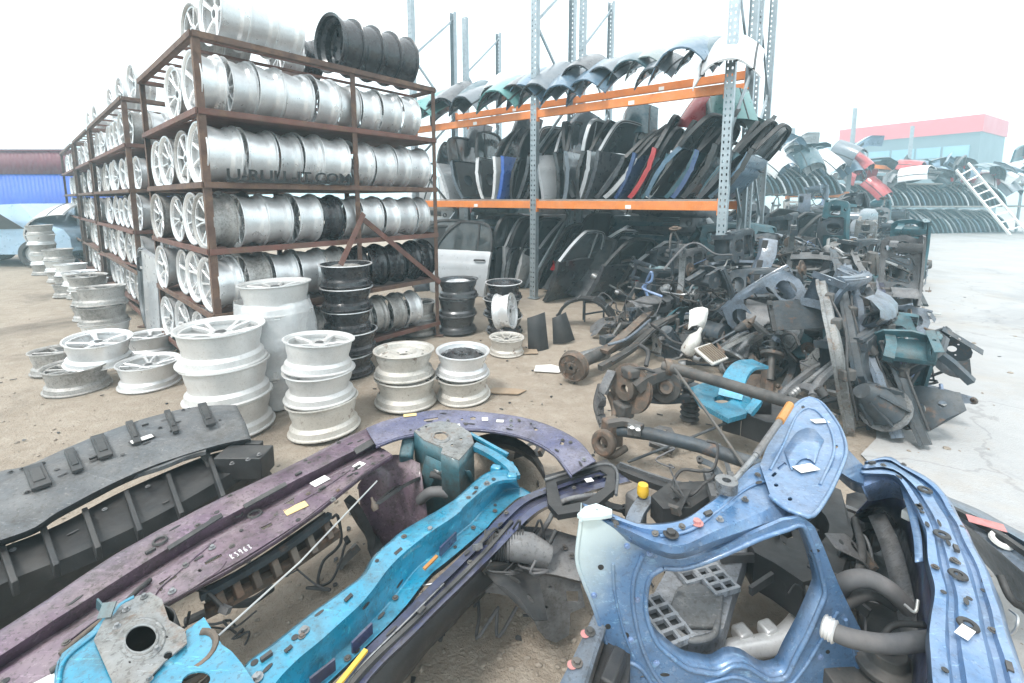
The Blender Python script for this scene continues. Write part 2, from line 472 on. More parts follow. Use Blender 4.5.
xs = [-225, -100, -50] + [-25 + i * .5 for i in range(101)] + [50, 100, 200, 285]
ys = [-60, -20] + [-6 + i * .5 for i in range(73)] + [40, 60, 120, 200, 295]
g.loft([[V((x, y, gh(x, y) - .008)) for x in xs] for y in ys])
g.build('ground', DIRT, kind='structure')
c = MB()
edge = [at(1010, 700, 0), at(905, 520, 0), at(878, 455, 0), at(872, 400, 0), at(868, 330, 0), at(850, 262, 0), at(800, 226, 0), V((26, 60, 0))]
edge = spline(edge, 260)
edge = [p + noise.noise_vector(p * 1.5) * .16 + noise.noise_vector(p * 5) * .07 + noise.noise_vector(p * 17) * .03 for p in edge]
rows = []
for k in range(40):
    t = (k / 39) ** 2
    rows.append([V((p.x + t * (90 if p.y < 30 else 200), p.y - t * 4 * 0, .0)) for p in edge])
for r in rows:
    for p in r: p.z = .010
c.loft(rows)
c.build('concrete_yard', CONC, kind='structure')

# loose stones and grit on the ground: nobody could count them
rnd = random.Random(3)
s = MB()
ico = [V((math.cos(a) * math.cos(e), math.sin(a) * math.cos(e), math.sin(e))) for e in (-.5, .5) for a in [i * 2 * PI / 5 + (e > 0) * .6 for i in range(5)]] + [V((0, 0, 1)), V((0, 0, -1))]
icf = [(i, (i + 1) % 5, 5 + i) for i in range(5)] + [((i + 1) % 5, 5 + (i + 1) % 5, 5 + i) for i in range(5)] + [(5 + i, 5 + (i + 1) % 5, 10) for i in range(5)] + [((i + 1) % 5, i, 11) for i in range(5)]
for k in range(4200):
    px, py = rnd.uniform(0, 1024), 240 + 443 * rnd.random() ** 1.2
    p = at(px, py, 0)
    if p.length > 9 or (px > 925 and py < 440 + (px - 870) and rnd.random() < .75): continue
    q = rnd.random()
    r_ = .003 + .009 * q ** 4
    if p.x > 1.2 and p.y < 8 and rnd.random() < .3: r_ *= 2.2
    base = V((p.x, p.y, gh(p.x, p.y) - .008 + r_ * .25 + (.016 if px > 880 else 0)))
    sx = V((rnd.uniform(.7, 1.4), rnd.uniform(.7, 1.4), rnd.uniform(.4, .8)))
    s.add([base + V((v.x * sx.x, v.y * sx.y, v.z * sx.z)) * r_ + V((rnd.uniform(-1, 1), rnd.uniform(-1, 1), 0)) * r_ * .2 for v in ico], icf)
mat('stone', (.32, .27, .22), (.2, .17, .14), .9, 0, 30)
s.build('gravel', M_['stone'], kind='stuff', ang=20)

lt = MB(); r5 = random.Random(77)
for k in range(300):
    px, py = r5.uniform(330, 1000), r5.uniform(285, 683)
    if k % 3 == 0: px, py = r5.uniform(0, 620), r5.uniform(330, 683)
    p = at(px, py, 0)
    if px > 870 and r5.random() < .9: continue
    if p.y < 1.6 and r5.random() < .7: continue
    o = V((p.x, p.y, gh(p.x, p.y) - .003 + (.016 if px > 880 else 0)))
    Mr = Matrix.Rotation(r5.uniform(0, 6.3), 3, 'Z') @ Matrix.Rotation(r5.uniform(-.3, .3), 3, 'X')
    t = r5.random()
    if t < .5: lt.add([o + Mr @ V((a * r5.uniform(.006, .02), b * r5.uniform(.005, .012), c)) for a, b in ((-1, -1), (1, -.6), (.7, 1), (-.8, .8)) for c in (.0, .004)], [(0, 2, 4, 6), (1, 3, 5, 7), (0, 1, 3, 2), (2, 3, 5, 4), (4, 5, 7, 6), (6, 7, 1, 0)])
    elif t < .8: lt.bar(o + Mr @ V((-.012, 0, .004)), o + Mr @ V((.012 + r5.random() * .03, 0, .006)), .006, .006)
    else: lt.lathe([(.004, 0), (.010, 0), (.010, .005), (.004, .005)], 8, Matrix.Translation(o), closed=True)
lt.build('litter', M_['hub_dark'], kind='stuff', ang=20)
# flat scraps lying about on the dirt
def scrap(px, py, pts, m, label, cat='scrap', h=.006, z=.008):
    o = at(px, py, 0); b = MB()
    b.plate(pts, [], h, Matrix.Translation((o.x, o.y, gh(o.x, o.y) + z)) , bend=lambda p: V((p.x, p.y, p.z + .012 * noise.noise(p * 9))), grid=.04)
    return b.build('scrap_sheet', M_[m], label=label, cat=cat)
mat('cardboard', (.33, .24, .16), (.25, .18, .12), .9, 0, 8, dust=.3)
scrap(547, 370, [(-.12, -.05), (.10, -.09), (.17, .02), (.05, .09), (-.10, .07)], 'sticker', 'crumpled white plastic scrap on dirt beside the rusty brake drum')
scrap(530, 352, [(-.07, -.08), (.08, -.07), (.07, .08), (-.08, .07)], 'cardboard', 'brown cardboard scrap on dirt behind the two cream wheel stacks')
scrap(506, 392, [(-.16, -.03), (.1, -.06), (.17, .03), (-.1, .06)], 'cardboard', 'pale board scrap on dirt in front of the steel wheels')

# the corrugated wall at the back left
def corr(x0, x1, y, z0, z1, pitch=.14, amp=.010):
    n = int((x1 - x0) / pitch * 4)
    prof = [0, 0, 1, 1]
    b = MB()
    rows = [[V((x0 + (x1 - x0) * i / n, y - amp * prof[i % 4], z)) for i in range(n + 1)] for z in (z0, z1)]
    b.loft(rows); return b
w = empty('corrugated_wall', (-14, 16, 0), 'long corrugated metal wall, blue below and dark red above', 'wall')
mat('wall_blue', (.005, .08, .45), (.004, .065, .38), .45, 0, 2, bump=.03, dust=.1)
mat('wall_red', (.13, .007, .022), (.10, .006, .02), .5, 0, 2, dust=.15)
corr(-30, -9.6, 16.0, 0, 2.42).build('blue_cladding', M_['wall_blue'], w, solid=.004)
corr(-30, -9.6, 15.97, 2.42, 3.2).build('red_band', M_['wall_red'], w, solid=.004)
MB().box((-19.8, 15.97, 3.22), (20.4, .1, .05)).build('top_flashing', M_['wall_red'], w)
MB().box((-19.8, 16.3, 1.5), (20.4, .5, 3.0)).build('backing', M_['wall_blue'], w)

# far grey building with a red fascia
bd = empty('warehouse', (42, 50, 0), 'far grey flat-roofed building with a broad red fascia', 'building')
mat('bld_grey', (.09, .11, .125), (.075, .095, .11), .7, 0, .3)
mat('bld_red', (.55, .02, .02), (.5, .018, .018), .6, 0, .3)
mat('bld_glass', (.16, .30, .38), (.12, .24, .30), .15, 0, .5)
pr, pl = aty(983, 114, 45), aty(842, 129, 55)
d1 = (V((pl.x, pl.y, 0)) - V((pr.x, pr.y, 0))); Lb = d1.length; d1.normalize(); n1 = V((d1.y, -d1.x, 0))
if n1.dot(V((0, 1, 0))) < 0: n1 = -n1
top = pr.z
Mb = basis(d1, n1, V((0, 0, 1)), V((pr.x, pr.y, 0)))
MB().box((Lb / 2, 4.1, top / 2 - .75), (Lb, 8, top - 1.5)).xf(Mb).build('wall', M_['bld_grey'], bd)
MB().box((Lb / 2, 4.0, top - .8), (Lb + .3, 8.3, 1.6)).xf(Mb).build('red_fascia', M_['bld_red'], bd)
for k in range(7):
    f = MB().box((1.6 + k * 2.1, -.02, top - 3.9), (1.9, .3, 2.2)).xf(Mb).build('window', M_['bld_glass'], bd)
    MB().box((1.6 + k * 2.1, -.19, top - 3.9), (1.9, .06, .1)).xf(Mb).build('frame', M_['bld_grey'], f)

# ================================================================== wheels
def barrel_mb(w=.2, r=.225, deep=.034, off=0.0):
    h = w / 2
    return MB().lathe([(r - .010, -h + .002), (r, -h), (r + .001, -h + .008), (r - .012, -h + .014), (r - .016, -h + .046), (r - deep, -h + .066), (r - deep, -h + .092),
                       (r - .024, -h + .125), (r - .019, h - .04), (r - .016, h - .016), (r - .006, h - .012), (r + .001, h - .007), (r, h), (r - .010, h - .001),
                       (r - .024, h - .012), (r - .030, h - .05), (r - deep - .010, -h + .11), (r - deep - .010, -h + .07), (r - .026, -h + .045), (r - .022, -h + .012)], 36, closed=True)
def hub(mb, r, z, t=.03):
    mb.lathe([(.030, z - t), (r, z - t), (r * 1.05, z), (r * .8, z + .008), (.030, z + .008)], 20, closed=True)
    for k in range(5):
        a = 2 * PI * k / 5 + .3
        mb.disc((r * .66 * math.cos(a), r * .66 * math.sin(a), z + .008), (0, 0, 1), .011, -.002, 8)
def spokes_mb(n, r=.225, w=.2, w0=.030, w1=.045, twin=0.0, dish=.02, zt=.0):
    b = MB(); z1 = w / 2 - .022 - zt; z0 = z1 - dish
    for k in range(n):
        a = 2 * PI * k / n
        for tw in ((-twin, twin) if twin else (0,)):
            ca, sa = math.cos(a + tw * .35), math.sin(a + tw * .35); cb, sb = math.cos(a + tw), math.sin(a + tw)
            rows = []
            for rr, ww, zz, th in ((.045, w0, z0, .024), (r * .5, w0 * .85, z0 + dish * .6, .022), (r - .026, w1, z1, .014)):
                f = (rr - .045) / (r - .071)
                c_, s_ = ca + (cb - ca) * f, sa + (sb - sa) * f
                l = math.hypot(c_, s_); c_, s_ = c_ / l, s_ / l
                p = V((c_ * rr, s_ * rr, zz)); t_ = V((-s_, c_, 0))
                rows.append([p - t_ * ww / 2 - V((0, 0, th)), p - t_ * ww / 2, p - t_ * ww * .3 + V((0, 0, .005)), p + t_ * ww * .3 + V((0, 0, .005)), p + t_ * ww / 2, p + t_ * ww / 2 - V((0, 0, th)), p - t_ * ww / 2 - V((0, 0, th))])
            b.loft(rows)
    hub(b, .062, z0 + .004)
    b.lathe([(r - .036, z1 - .02), (r - .018, z1 - .008), (r - .02, z1 + .006), (r - .036, z1 + .002)], 36, closed=True)
    return b
def steel_mb(r=.225, w=.2, nh=8):
    b = MB(); z = w / 2 - .05
    holes = [ring2((r - .072) * math.cos(2 * PI * k / nh), (r - .072) * math.sin(2 * PI * k / nh), .024, .017, 10, 2 * PI * k / nh + PI / 2) for k in range(nh)]
    holes.append(ring2(0, 0, .032, n=16))
    holes += [ring2(.055 * math.cos(2 * PI * k / 5), .055 * math.sin(2 * PI * k / 5), .009, n=8) for k in range(5)]
    def bd_(p):
        q = math.hypot(p.x, p.y)
        return V((p.x, p.y, p.z + z + (.03 * math.exp(-((q - .105) / .04) ** 2)) - (.02 if q > r - .04 else 0)))
    b.plate(ring2(0, 0, r - .030, n=48), holes, .006, bend=bd_, grid=.022)
    return b
def cap_mb(z=.052):
    return MB().lathe([(.0004, z + .012), (.024, z + .010), (.031, z + .003), (.031, z - .012), (.0004, z - .012)], 18)
B = barrel_mb()
proto('alloy_wheel_five', [(None, barrel_mb(), M_['silver'], None, 30), ('spokes', spokes_mb(5), M_['silver_bright'], None, 30), ('centre_cap', cap_mb(.064), M_['hub_dark'], None, 30)])
proto('alloy_wheel_seven', [(None, barrel_mb(), M_['silver'], None, 30), ('spokes', spokes_mb(7, w0=.022, w1=.03, dish=.012), M_['silver_bright'], None, 30), ('centre_cap', cap_mb(.072), M_['hub_dark'], None, 30)])
proto('alloy_wheel_twin', [(None, barrel_mb(), M_['silver'], None, 30), ('spokes', spokes_mb(5, w0=.02, w1=.024, twin=.2, dish=.025), M_['silver_bright'], None, 30), ('centre_cap', cap_mb(.06), M_['hub_dark'], None, 30)])
proto('alloy_wheel_ten', [(None, barrel_mb(), M_['silver'], None, 30), ('spokes', spokes_mb(10, w0=.016, w1=.02, dish=.015, zt=.004), M_['silver_bright'], None, 30), ('centre_cap', cap_mb(.066), M_['hub_dark'], None, 30)])
proto('steel_wheel', [(None, barrel_mb(w=.19, deep=.04), M_['black_wheel'], None, 30), ('disc', steel_mb(w=.19), M_['black_wheel'], None, 30), ('rim_edge', MB().lathe([(.213, .0955), (.2265, .0965), (.2285, .091), (.2225, .085), (.2215, .087)], 36, closed=True), M_['silver_dull'], None, 40)])
KINDS_ = ['alloy_wheel_five', 'alloy_wheel_seven', 'alloy_wheel_twin', 'alloy_wheel_ten']
def wheel(kind, centre, axis, label, group, body='silver', face=None, s=1.0, roll=0.0):
    z = V(axis).normalized()
    x = z.orthogonal().normalized(); x = Matrix.Rotation(roll, 3, z) @ x
    M = basis(x, z.cross(x), z, V(centre))
    mm = {'body': M_[body]}
    if kind == 'steel_wheel': mm['rim_edge'] = M_['silver_bright'] if body == 'black_wheel' and group == 'rims stacked on the ground' else M_[body]
    if face: mm['spokes'] = M_[face]; mm['disc'] = M_[face]
    return put(kind, M, label, 'wheel', group, mm, 'alloy_wheel' if kind.startswith('alloy') else 'pressed_steel_wheel', s)

# ------------------------------------------------------------------ near wheel rack
UU = V((.637, .771, 0)).normalized()             # along the front of the near rack (and of the yard's rows)
VV = V((-.733, .680, 0)).normalized()                         # along the row of racks, away to the left
A0 = at(222, 400, 0); A0.z = 0
def rack_frame(name, o, L, D, H, levels, mids, label, braces=(), decks=True, topbars=7):
    root = empty(name, o, label, 'rack', 'rusty wheel racks')
    zz = V((0, 0, 1)); pw = .044
    def P(a, b, z): return o + UU * a + VV * b + zz * z
    for a, b in [(0, 0), (L, 0), (0, D), (L, D)] + [(m, q) for m in mids for q in (0, D)]:
        p = MB()
        # angle iron
        sa, sb = (1 if a < L / 2 else -1), (1 if b < D / 2 else -1)
        p.bar(P(a, b + sb * pw / 2, 0), P(a, b + sb * pw / 2, H), .006, pw, up=VV)
        p.bar(P(a + sa * (pw / 2 + .003), b, 0), P(a + sa * (pw / 2 + .003), b, H), pw, .006, up=VV)
        p.box(P(a, b, .006), (.1, .1, .012))
        p.build('post', M_['rust_iron'], root)
    for i, z in enumerate(levels):
        for a0, b0, a1, b1 in ((0, -.012, L, -.012), (0, D + .012, L, D + .012), (-.012, 0, -.012, D), (L + .012, 0, L + .012, D)):
            b = MB(); b.bar(P(a0, b0, z), P(a1, b1, z), .012, .044)
            q = (P(a0, b0, z) + P(a1, b1, z)) / 2
            inn = (o + UU * L / 2 + VV * D / 2 + zz * z - q); inn.z = 0; inn.normalize()
            b.bar(P(a0, b0, z - .022) + inn * .026, P(a1, b1, z - .022) + inn * .026, .04, .006)
            b.build('beam', M_['rust_iron' if i % 2 else 'rust_red'], root)
        if i == len(levels) - 1 or not decks:
            n = topbars if i == len(levels) - 1 else 5
            for k in range(n):
                bb = .08 + (D - .16) * k / (n - 1)
                MB().bar(P(0, bb, z - .012), P(L, bb, z - .012), .022, .022).build('cross_bar', M_['rust_red'], root)
        else:
            MB().bar(P(.03, D / 2, z - .0155), P(L - .03, D / 2, z - .0155), D - .08, .007).build('shelf_sheet', M_['rust_red'], root)
    for p0, p1 in braces:
        MB().bar(P(*p0), P(*p1), .05, .008, up=VV).build('brace', M_['rust_red'], root)
    return P, root
LEV = [.15, .66, 1.16, 1.66, 2.19, 2.72]
RL, RD = 2.24, 2.0
P1, rk = rack_frame('wheel_rack', A0, RL, RD, 2.74, LEV, [1.28], 'nearest rusty angle-iron rack, five shelves packed with wheel rims and rims on top',
                    braces=[((1.30, -.03, 1.42), (.95, -.20, .98)), ((1.30, -.03, 1.36), (2.24, -.03, .62))])
lvname = {0: 'bottom shelf', 1: 'second shelf up', 2: 'middle shelf', 3: 'fourth shelf up', 4: 'top shelf', 5: 'open top'}
GR = 'wheel rims stored in the near rack'
wr = random.Random(11)
for li, z in enumerate(LEV[:5]):
    # front row, axes along the rack front, faces to the left
    cols = {0: [], 1: ['silver', 'silver_dull', 'silver', 'silver', 'silver_dull', 'black_wheel', 'black_wheel', 'black_wheel', 'black_wheel', 'black_wheel'], 2: ['silver_dull', 'silver', 'silver', 'silver', 'black_wheel', 'silver', 'silver', 'silver', 'silver', 'silver'],
            3: ['silver'] * 10, 4: ['silver'] * 9}[li]
    if li == 0: cols = ['silver', 'silver', 'silver_dull', 'silver_dull', 'silver', 'silver', 'silver_dull', 'silver_dull', 'silver_dull', 'silver']
    a = .02
    for i, cm in enumerate(cols):
        s = {0: .93, 1: 1.0, 2: .98, 3: 1.06, 4: 1.04}[li] * (.96 if i > 4 else 1.0) * wr.uniform(.985, 1.015)
        kw = wr.choice([.82, .9, 1.0, 1.0, 1.08, 1.18]); wd = .2 * s * kw
        if i in (1, 5) and li in (1, 2, 3): a += .035
        if 1.28 - .03 < a + wd / 2 < 1.28 + .03: pass
        c_ = P1(a + wd / 2, .235 * s - .02 + wr.uniform(-.022, .022), z + .226 * s)
        a += wd + .006 + wr.choice([0, .004, .008, .03])
        if a > RL + .1: break
        wheel(KINDS_[(li * 3 + i * 7) % 4] if cm != 'black_wheel' else 'steel_wheel', c_, -UU + V((wr.uniform(-.05, .05), wr.uniform(-.05, .05), wr.uniform(-.03, .03))),
              f'{ordn(i)} {cm.split("_")[0]} rim from the left in the near rack\'s front row, {lvname[li]}', GR, cm, None, (s, s * kw), wr.uniform(0, 6))
    # rows behind: the left ends of them can be seen from the side
    for rI in range(1, 4):
        if li == 4 and rI > 1: continue
        a = -.02 + wr.uniform(0, .10)
        n_ = 3 if li in (3, 4) else 2
        for i in range(n_):
            s = wr.uniform(.94, 1.04); wd = .2 * s
            c_ = P1(a + wd / 2, .235 + rI * .475 + wr.uniform(-.01, .01), z + .226 * s)
            a += wd + .01
            cm = 'silver' if wr.random() < .7 else 'silver_dull'
            wheel(wr.choice(KINDS_), c_, -UU, f'{ordn(i)} {cm.split("_")[0]} rim from left, near rack\'s {lvname[li]}, {ordn(rI)} row behind front', GR, cm, None, s, wr.uniform(0, 6))
# on the open top
tz = 2.735
for i in range(3):
    wheel(['alloy_wheel_five', 'alloy_wheel_twin', 'alloy_wheel_ten'][i], P1(.30 + .212 * i, .26, tz + .245), -UU, f'{ordn(i)} large silver rim of the three on the near rack\'s open top at the left', 'rims on top of the near rack', 'silver', None, 1.08, i)
for i in range(2):
    wheel('alloy_wheel_seven', P1(.28 + .21 * i, .80, tz + .23), -UU, ['five-hole silver rim standing second row back on the near rack\'s open top', 'silver rim hidden half behind three large rims on the open top'][i], 'rims on top of the near rack', 'silver_dull', None, 1.0, i)
for i in range(4):
    wheel('steel_wheel', P1(1.30 + .212 * i, .30, tz + .275), UU, f'{ordn(i)} black rim from the left of the four lying on the near rack\'s open top', 'rims on top of the near rack', 'black_wheel', None, 1.2, i)
for i in range(2):
    wheel(['alloy_wheel_ten', 'steel_wheel'][i], P1(1.0 + .2 * i, .85, tz + .225), -UU, ['pale rim lying behind the large silver rims on the open top', 'small black rim standing between silver and black rims on the open top'][i], 'rims on top of the near rack', ['silver', 'black_wheel'][i], None, .98, i)
# lettering standing on the fourth shelf's front beam
sg = empty('letter_sign', P1(0.1, -.03, 1.68), 'black letters U-RULL-IT.COM on the near rack\'s front beam', 'sign')
txt = 'U-RULL-IT.COM'
cu = bpy.data.curves.new('lettering', 'FONT'); cu.body = txt; cu.size = .120; cu.extrude = .003; cu.resolution_u = 3; cu.space_character = .97; cu.offset = .0022
to = bpy.data.objects.new('tmp', cu); COL.objects.link(to)
bpy.context.view_layer.update()
dg = bpy.context.evaluated_depsgraph_get()
tm = bpy.data.meshes.new_from_object(to.evaluated_get(dg))
bpy.data.objects.remove(to)
wx = max(v.co.x for v in tm.vertices); x0 = min(v.co.x for v in tm.vertices)
Ml = basis(UU * (1.02 / (wx - x0)), V((0, 0, 1)) , -VV, P1(0.145, -.040, 1.700))
tm.transform(Matrix.Translation(-V(sg.location)) @ Ml @ Matrix.Translation((-x0, 0, 0)))
tm.materials.clear(); tm.materials.append(M_['letters'])
lo = bpy.data.objects.new('lettering', tm); COL.objects.link(lo); lo.parent = sg
MB().bar(P1(.14, -.040, 1.692), P1(1.17, -.040, 1.692), .006, .018).build('mounting_strip', M_['letters'], sg)

# ------------------------------------------------------------------ the racks behind, in line away to the left
GB = 'wheel rims stored in the racks behind'
starts = [(3.10, 3.4, [], 'second rusty rack of wheel rims, just beyond the leaning grey door'), (6.75, 2.5, [], 'third rusty rack of wheel rims in the row, beyond the second'), (9.75, 3.2, [], 'farthest rusty wheel rack, nearest the blue wall')]
for ri, (st, D_, mids, lab) in enumerate(starts):
    o = A0 + VV * st
    PP, _r = rack_frame('wheel_rack', o, 1.8, D_, 2.72, LEV, [], lab, decks=True, topbars=6)
    rn = ['second', 'third', 'farthest'][ri]
    nb = int(D_ / .47)
    for li, z in enumerate(LEV[:5]):
        for k in range(nb):
            for i in range(2 if (ri == 0 and li > 0) else 1):
                s = wr.uniform(.92, 1.05)
                cm = wr.choice(['silver', 'silver', 'silver_dull'])
                wheel(wr.choice(KINDS_), PP(.06 + wr.uniform(0, .06) + .1 + i * .21, .26 + k * (D_ - .5) / (nb - 1), z + .226 * s), -UU,
                      f'{cm.split("_")[0]} rim, {rn} rack\'s {lvname[li]}, {ordn(k)} from near post' + (', front' if i == 0 and ri == 0 and li > 0 else ', behind' if i else ''), GB, cm, None, s, wr.uniform(0, 6))
    if ri < 2:
        for k in range(3 if ri == 0 else 2):
            wheel(wr.choice(KINDS_), PP(.25, .3 + k * .9, 2.735 + .226), -UU, f'silver rim standing on top of the {rn} rack, {ordn(k)} from its near post', GB, 'silver', None, 1.0, k)

# ------------------------------------------------------------------ stacks of rims lying on the ground
def stack(px, py, n, kinds, body, where, s=1.0, wd=.2, tilt=.03, group=None, seed=0, face=None):
    r = random.Random(seed); o = at(px, py, 0); z = .005
    names = {1: ['only'], 2: ['bottom', 'top'], 3: ['bottom', 'middle', 'top']}.get(n) or ['bottom'] + [ordn(k) for k in range(1, n - 1)] + ['top']
    if n > 3: names = ['bottom'] + [ORD[k] + ' from bottom' for k in range(1, n - 1)] + ['top']
    for k in range(n):
        sk = s * r.uniform(.97, 1.03)
        bm_ = body[k % len(body)]
        wheel(kinds[k % len(kinds)], o + V((r.uniform(-.018, .018), r.uniform(-.018, .018), z + wd * sk / 2 + .002)), (r.uniform(-tilt, tilt), r.uniform(-tilt, tilt), 1),
              where.replace('#', names[k]), group or 'rims stacked on the ground', bm_, face or (bm_ if bm_ != 'silver' else None), sk, r.uniform(0, 6))
        z += wd * sk + .004
stack(231, 427, 3, ['alloy_wheel_five', 'alloy_wheel_seven', 'alloy_wheel_twin'], ['white_wheel'], '# rim of the wide white stack nearest the near rack\'s left post', 1.17, seed=1)
stack(323, 427, 3, ['alloy_wheel_ten', 'steel_wheel', 'alloy_wheel_five'], ['cream_wheel', 'white_wheel', 'white_wheel'], '# rim of the three-high white stack in front of the wrapped one', 1.01, seed=2, tilt=.07)
stack(281, 398, 4, ['alloy_wheel_seven', 'alloy_wheel_ten'], ['white_wheel'], '# white rim inside the stack wrapped in clear film', 1.14, seed=3)
stack(352, 372, 5, ['steel_wheel'], ['black_wheel'], '# rim of the tall black stack behind the white stacks', .97, seed=4, tilt=.02, face='silver_dull')
stack(405, 402, 2, ['steel_wheel'], ['cream_wheel'], '# rim of the cream pair with dark scribble, left of the silver pair', 1.04, seed=5)
stack(462, 396, 2, ['steel_wheel'], ['cream_wheel', 'silver'], '# rim of the pale pair whose top disc has small round holes', .93, seed=6, tilt=.06)
stack(458, 331, 3, ['steel_wheel', 'alloy_wheel_seven'], ['graphite'], '# rim of the graphite stack with a bright top by the rack\'s right post', 1.05, seed=7, face='silver')
stack(503, 331, 3, ['steel_wheel'], ['black_wheel'], '# rim of the black stack behind the standing silver rim', .98, seed=8)
stack(507, 352, 1, ['alloy_wheel_ten'], ['cream_wheel'], 'cream rim lying flat under the standing silver rim', .8, seed=9)
stack(420, 333, 2, ['alloy_wheel_five'], ['silver_dull'], '# dull rim of the pair half hidden beside the rack\'s right post', .9, seed=10)
stack(106, 340, 3, ['alloy_wheel_five'], ['silver', 'silver_dull', 'silver_dull'], '# rim of the grey stack left of the near rack', 1.0, seed=11)
stack(93, 318, 3, ['alloy_wheel_seven'], ['silver_dull'], '# rim of the dull stack behind the grey stack left of the racks', .95, seed=12)
stack(149, 384, 1, ['alloy_wheel_twin'], ['silver'], 'single silver rim lying flat right of the tilted rim', 1.0, seed=13)
stack(77, 388, 1, ['alloy_wheel_ten'], ['silver_dull'], 'grey rim on the dirt beneath the tilted silver rim', 1.0, seed=14)
stack(64, 370, 1, ['alloy_wheel_seven'], ['silver_dull'], 'dull rim on the dirt, farthest left of the loose rims', .95, seed=15)
stack(152, 352, 1, ['alloy_wheel_five'], ['silver'], 'silver rim lying flat at the foot of the rack\'s rear post', .95, seed=16)
o = at(100, 380, 0)
wheel('alloy_wheel_five', o + V((.02, 0, .275)), (.10, -.06, 1), 'silver rim tilted across two rims lying on the dirt', 'rims stacked on the ground', 'silver', None, 1.04, .4)
o = at(505, 344, 0)
wheel('alloy_wheel_five', o + V((0, .02, .16 + .2)), (.86, -.25, .12), 'silver rim standing on edge on a cream rim', 'rims stacked on the ground', 'silver', None, .86, .4)
o = at(392, 338, 0)
wheel('alloy_wheel_seven', o + V((0, 0, .2)), -UU, 'silver rim standing on edge beside the tall black stack', 'rims stacked on the ground', 'silver', None, .88, .4)
o = at(365, 322, 0)
# receding row at the left
for k, (px, py, n) in enumerate([(46, 274, 5), (62, 281, 3), (73, 287, 2), (84, 297, 2), (92, 306, 2), (70, 296, 1)]):
    stack(px, py, n, [KINDS_[k % 4]], ['silver_dull', 'silver'], '# rim of the ' + ['tall dark stack beside the pale blue car', 'stack right of the tall dark one at the far left', 'low pair beyond the racks\' left end', 'low pair third from the pale blue car', 'low pair just behind the dull three-high stack', 'single rim flat beside the low pairs'][k] + '', 1.0, seed=20 + k)
# clear film round the second white stack
o = at(281, 398, 0)
wf = MB()
prof = [(.272, .01), (.285, .15), (.262, .30), (.290, .46), (.268, .60), (.276, .72), (.262, .80)]
wf.lathe([(a, b) for a, b in prof], 60, Matrix.Translation(o))
wf.v = [p + (p - V((o.x, o.y, p.z))).normalized() * (.03 * noise.noise(p * 9) + .022 * noise.noise(p * 23) - .008) for p in wf.v]
wf.build('shrink_wrap', M_['wrap'], label='clear plastic film wrapped round a stack of white rims', cat='plastic wrap', ang=80)
tail = MB()
pts = [o + V((-.25, -.2, .42)), o + V((-.36, -.24, .3)), o + V((-.33, -.22, .1))]
tail.loft([spline([p + V((k * .11, -k * .05, 0)) for p in pts], 10) for k in (0, 1, 2)]).jit(.03, 9)
tail.build('film_flap', M_['wrap'], label='loose torn flap of clear film hanging off the wrapped stack', cat='plastic wrap', ang=80)
# ================================================================== pallet racking
rp = random.Random(21)
WW = V((2.18, -1.65, 0)).normalized()            # along the orange beams, towards the camera's right
DD = V((-WW.y, WW.x, 0))                         # into the rack
Q1 = at(534, 298, 0); Q1.z = 0
BAY, DEP, RH = 2.73, 1.08, 5.25
def upright(o, label, h=RH):
    root = empty('rack_upright', o, label, 'rack upright', 'grey uprights of the pallet racking')
    for k in (0, 1):
        q = o + DD * DEP * k
        p = MB()
        # perforated front column, folded C section with holes in its face
        W2 = .105; n = int(h / .075)
        holes = []
        for i in range(n):
            for sx in (-.026, .026):
                holes.append(rect2(sx - .008, .03 + i * .075, sx + .008, .058 + i * .075))
        Mx = basis(WW, V((0, 0, 1)), -DD if k == 0 else DD, q + (-DD if k == 0 else DD) * .045)
        p.plate(rect2(-W2 / 2, 0, W2 / 2, h), holes if k == 0 else holes[::2], .003, Mx)
        for sx in (-1, 1):
            p.bar(q + WW * sx * (W2 / 2 - .0015) + (DD if k == 0 else -DD) * -.002, q + WW * sx * (W2 / 2 - .0015) + (DD if k == 0 else -DD) * -.002 + V((0, 0, h)), .085, .003, up=WW)
        p.build('column', M_['galv'], root)
        MB().box(q + V((0, 0, .006)), (.16, .14, .008), Matrix.Rotation(math.atan2(WW.y, WW.x), 3, 'Z')).build('foot_plate', M_['galv'], root)
    z = .35; i = 0
    while z + .95 < h:
        a, b = (0, DEP) if i % 2 == 0 else (DEP, 0)
        MB().bar(o + DD * a + V((0, 0, z)), o + DD * b + V((0, 0, z + .95)), .028, .04).build('diagonal_brace', M_['galv'], root)
        if i % 3 == 2: MB().bar(o + V((0, 0, z)), o + DD * DEP + V((0, 0, z)), .028, .04).build('cross_brace', M_['galv'], root)
        z += .95; i += 1
    return root
def beam(o, z, label, length=BAY, m='orange'):
    root = empty('rack_beam', o + V((0, 0, z)), label, 'rack beam', 'orange beams of the pallet racking')
    h = .115
    b = MB(); b.bar(o + WW * .06 + V((0, 0, z)), o + WW * (length - .06) + V((0, 0, z)), .045, h)
    b.build('box_section', M_[m], root, bevel=.005)
    for s in (.058, length - .058):
        c = MB(); c.bar(o + WW * s + V((0, 0, z - .11)), o + WW * s + V((0, 0, z + .09)), .012, .07, up=DD)
        c.build('end_connector', M_[m], root)
    MB().bar(o + WW * length * .55 - DD * .0245 + V((0, 0, z - .02)), o + WW * (length * .55 + .08) - DD * .0245 + V((0, 0, z - .02)), .002, .05).build('load_label', M_['sticker'], root)
    return root
SECOND = DD * (DEP + .36)
rows_o = [Q1 + WW * BAY, Q1, Q1 - WW * BAY]
ups = ['tall grey upright at the racking\'s near end, its perforated face to the yard', 'grey upright in mid racking between the two bays, foot on the dirt', 'grey upright at the racking\'s far end, beyond the wheel rack']
for o, l in zip(rows_o, ups):
    upright(o, l)
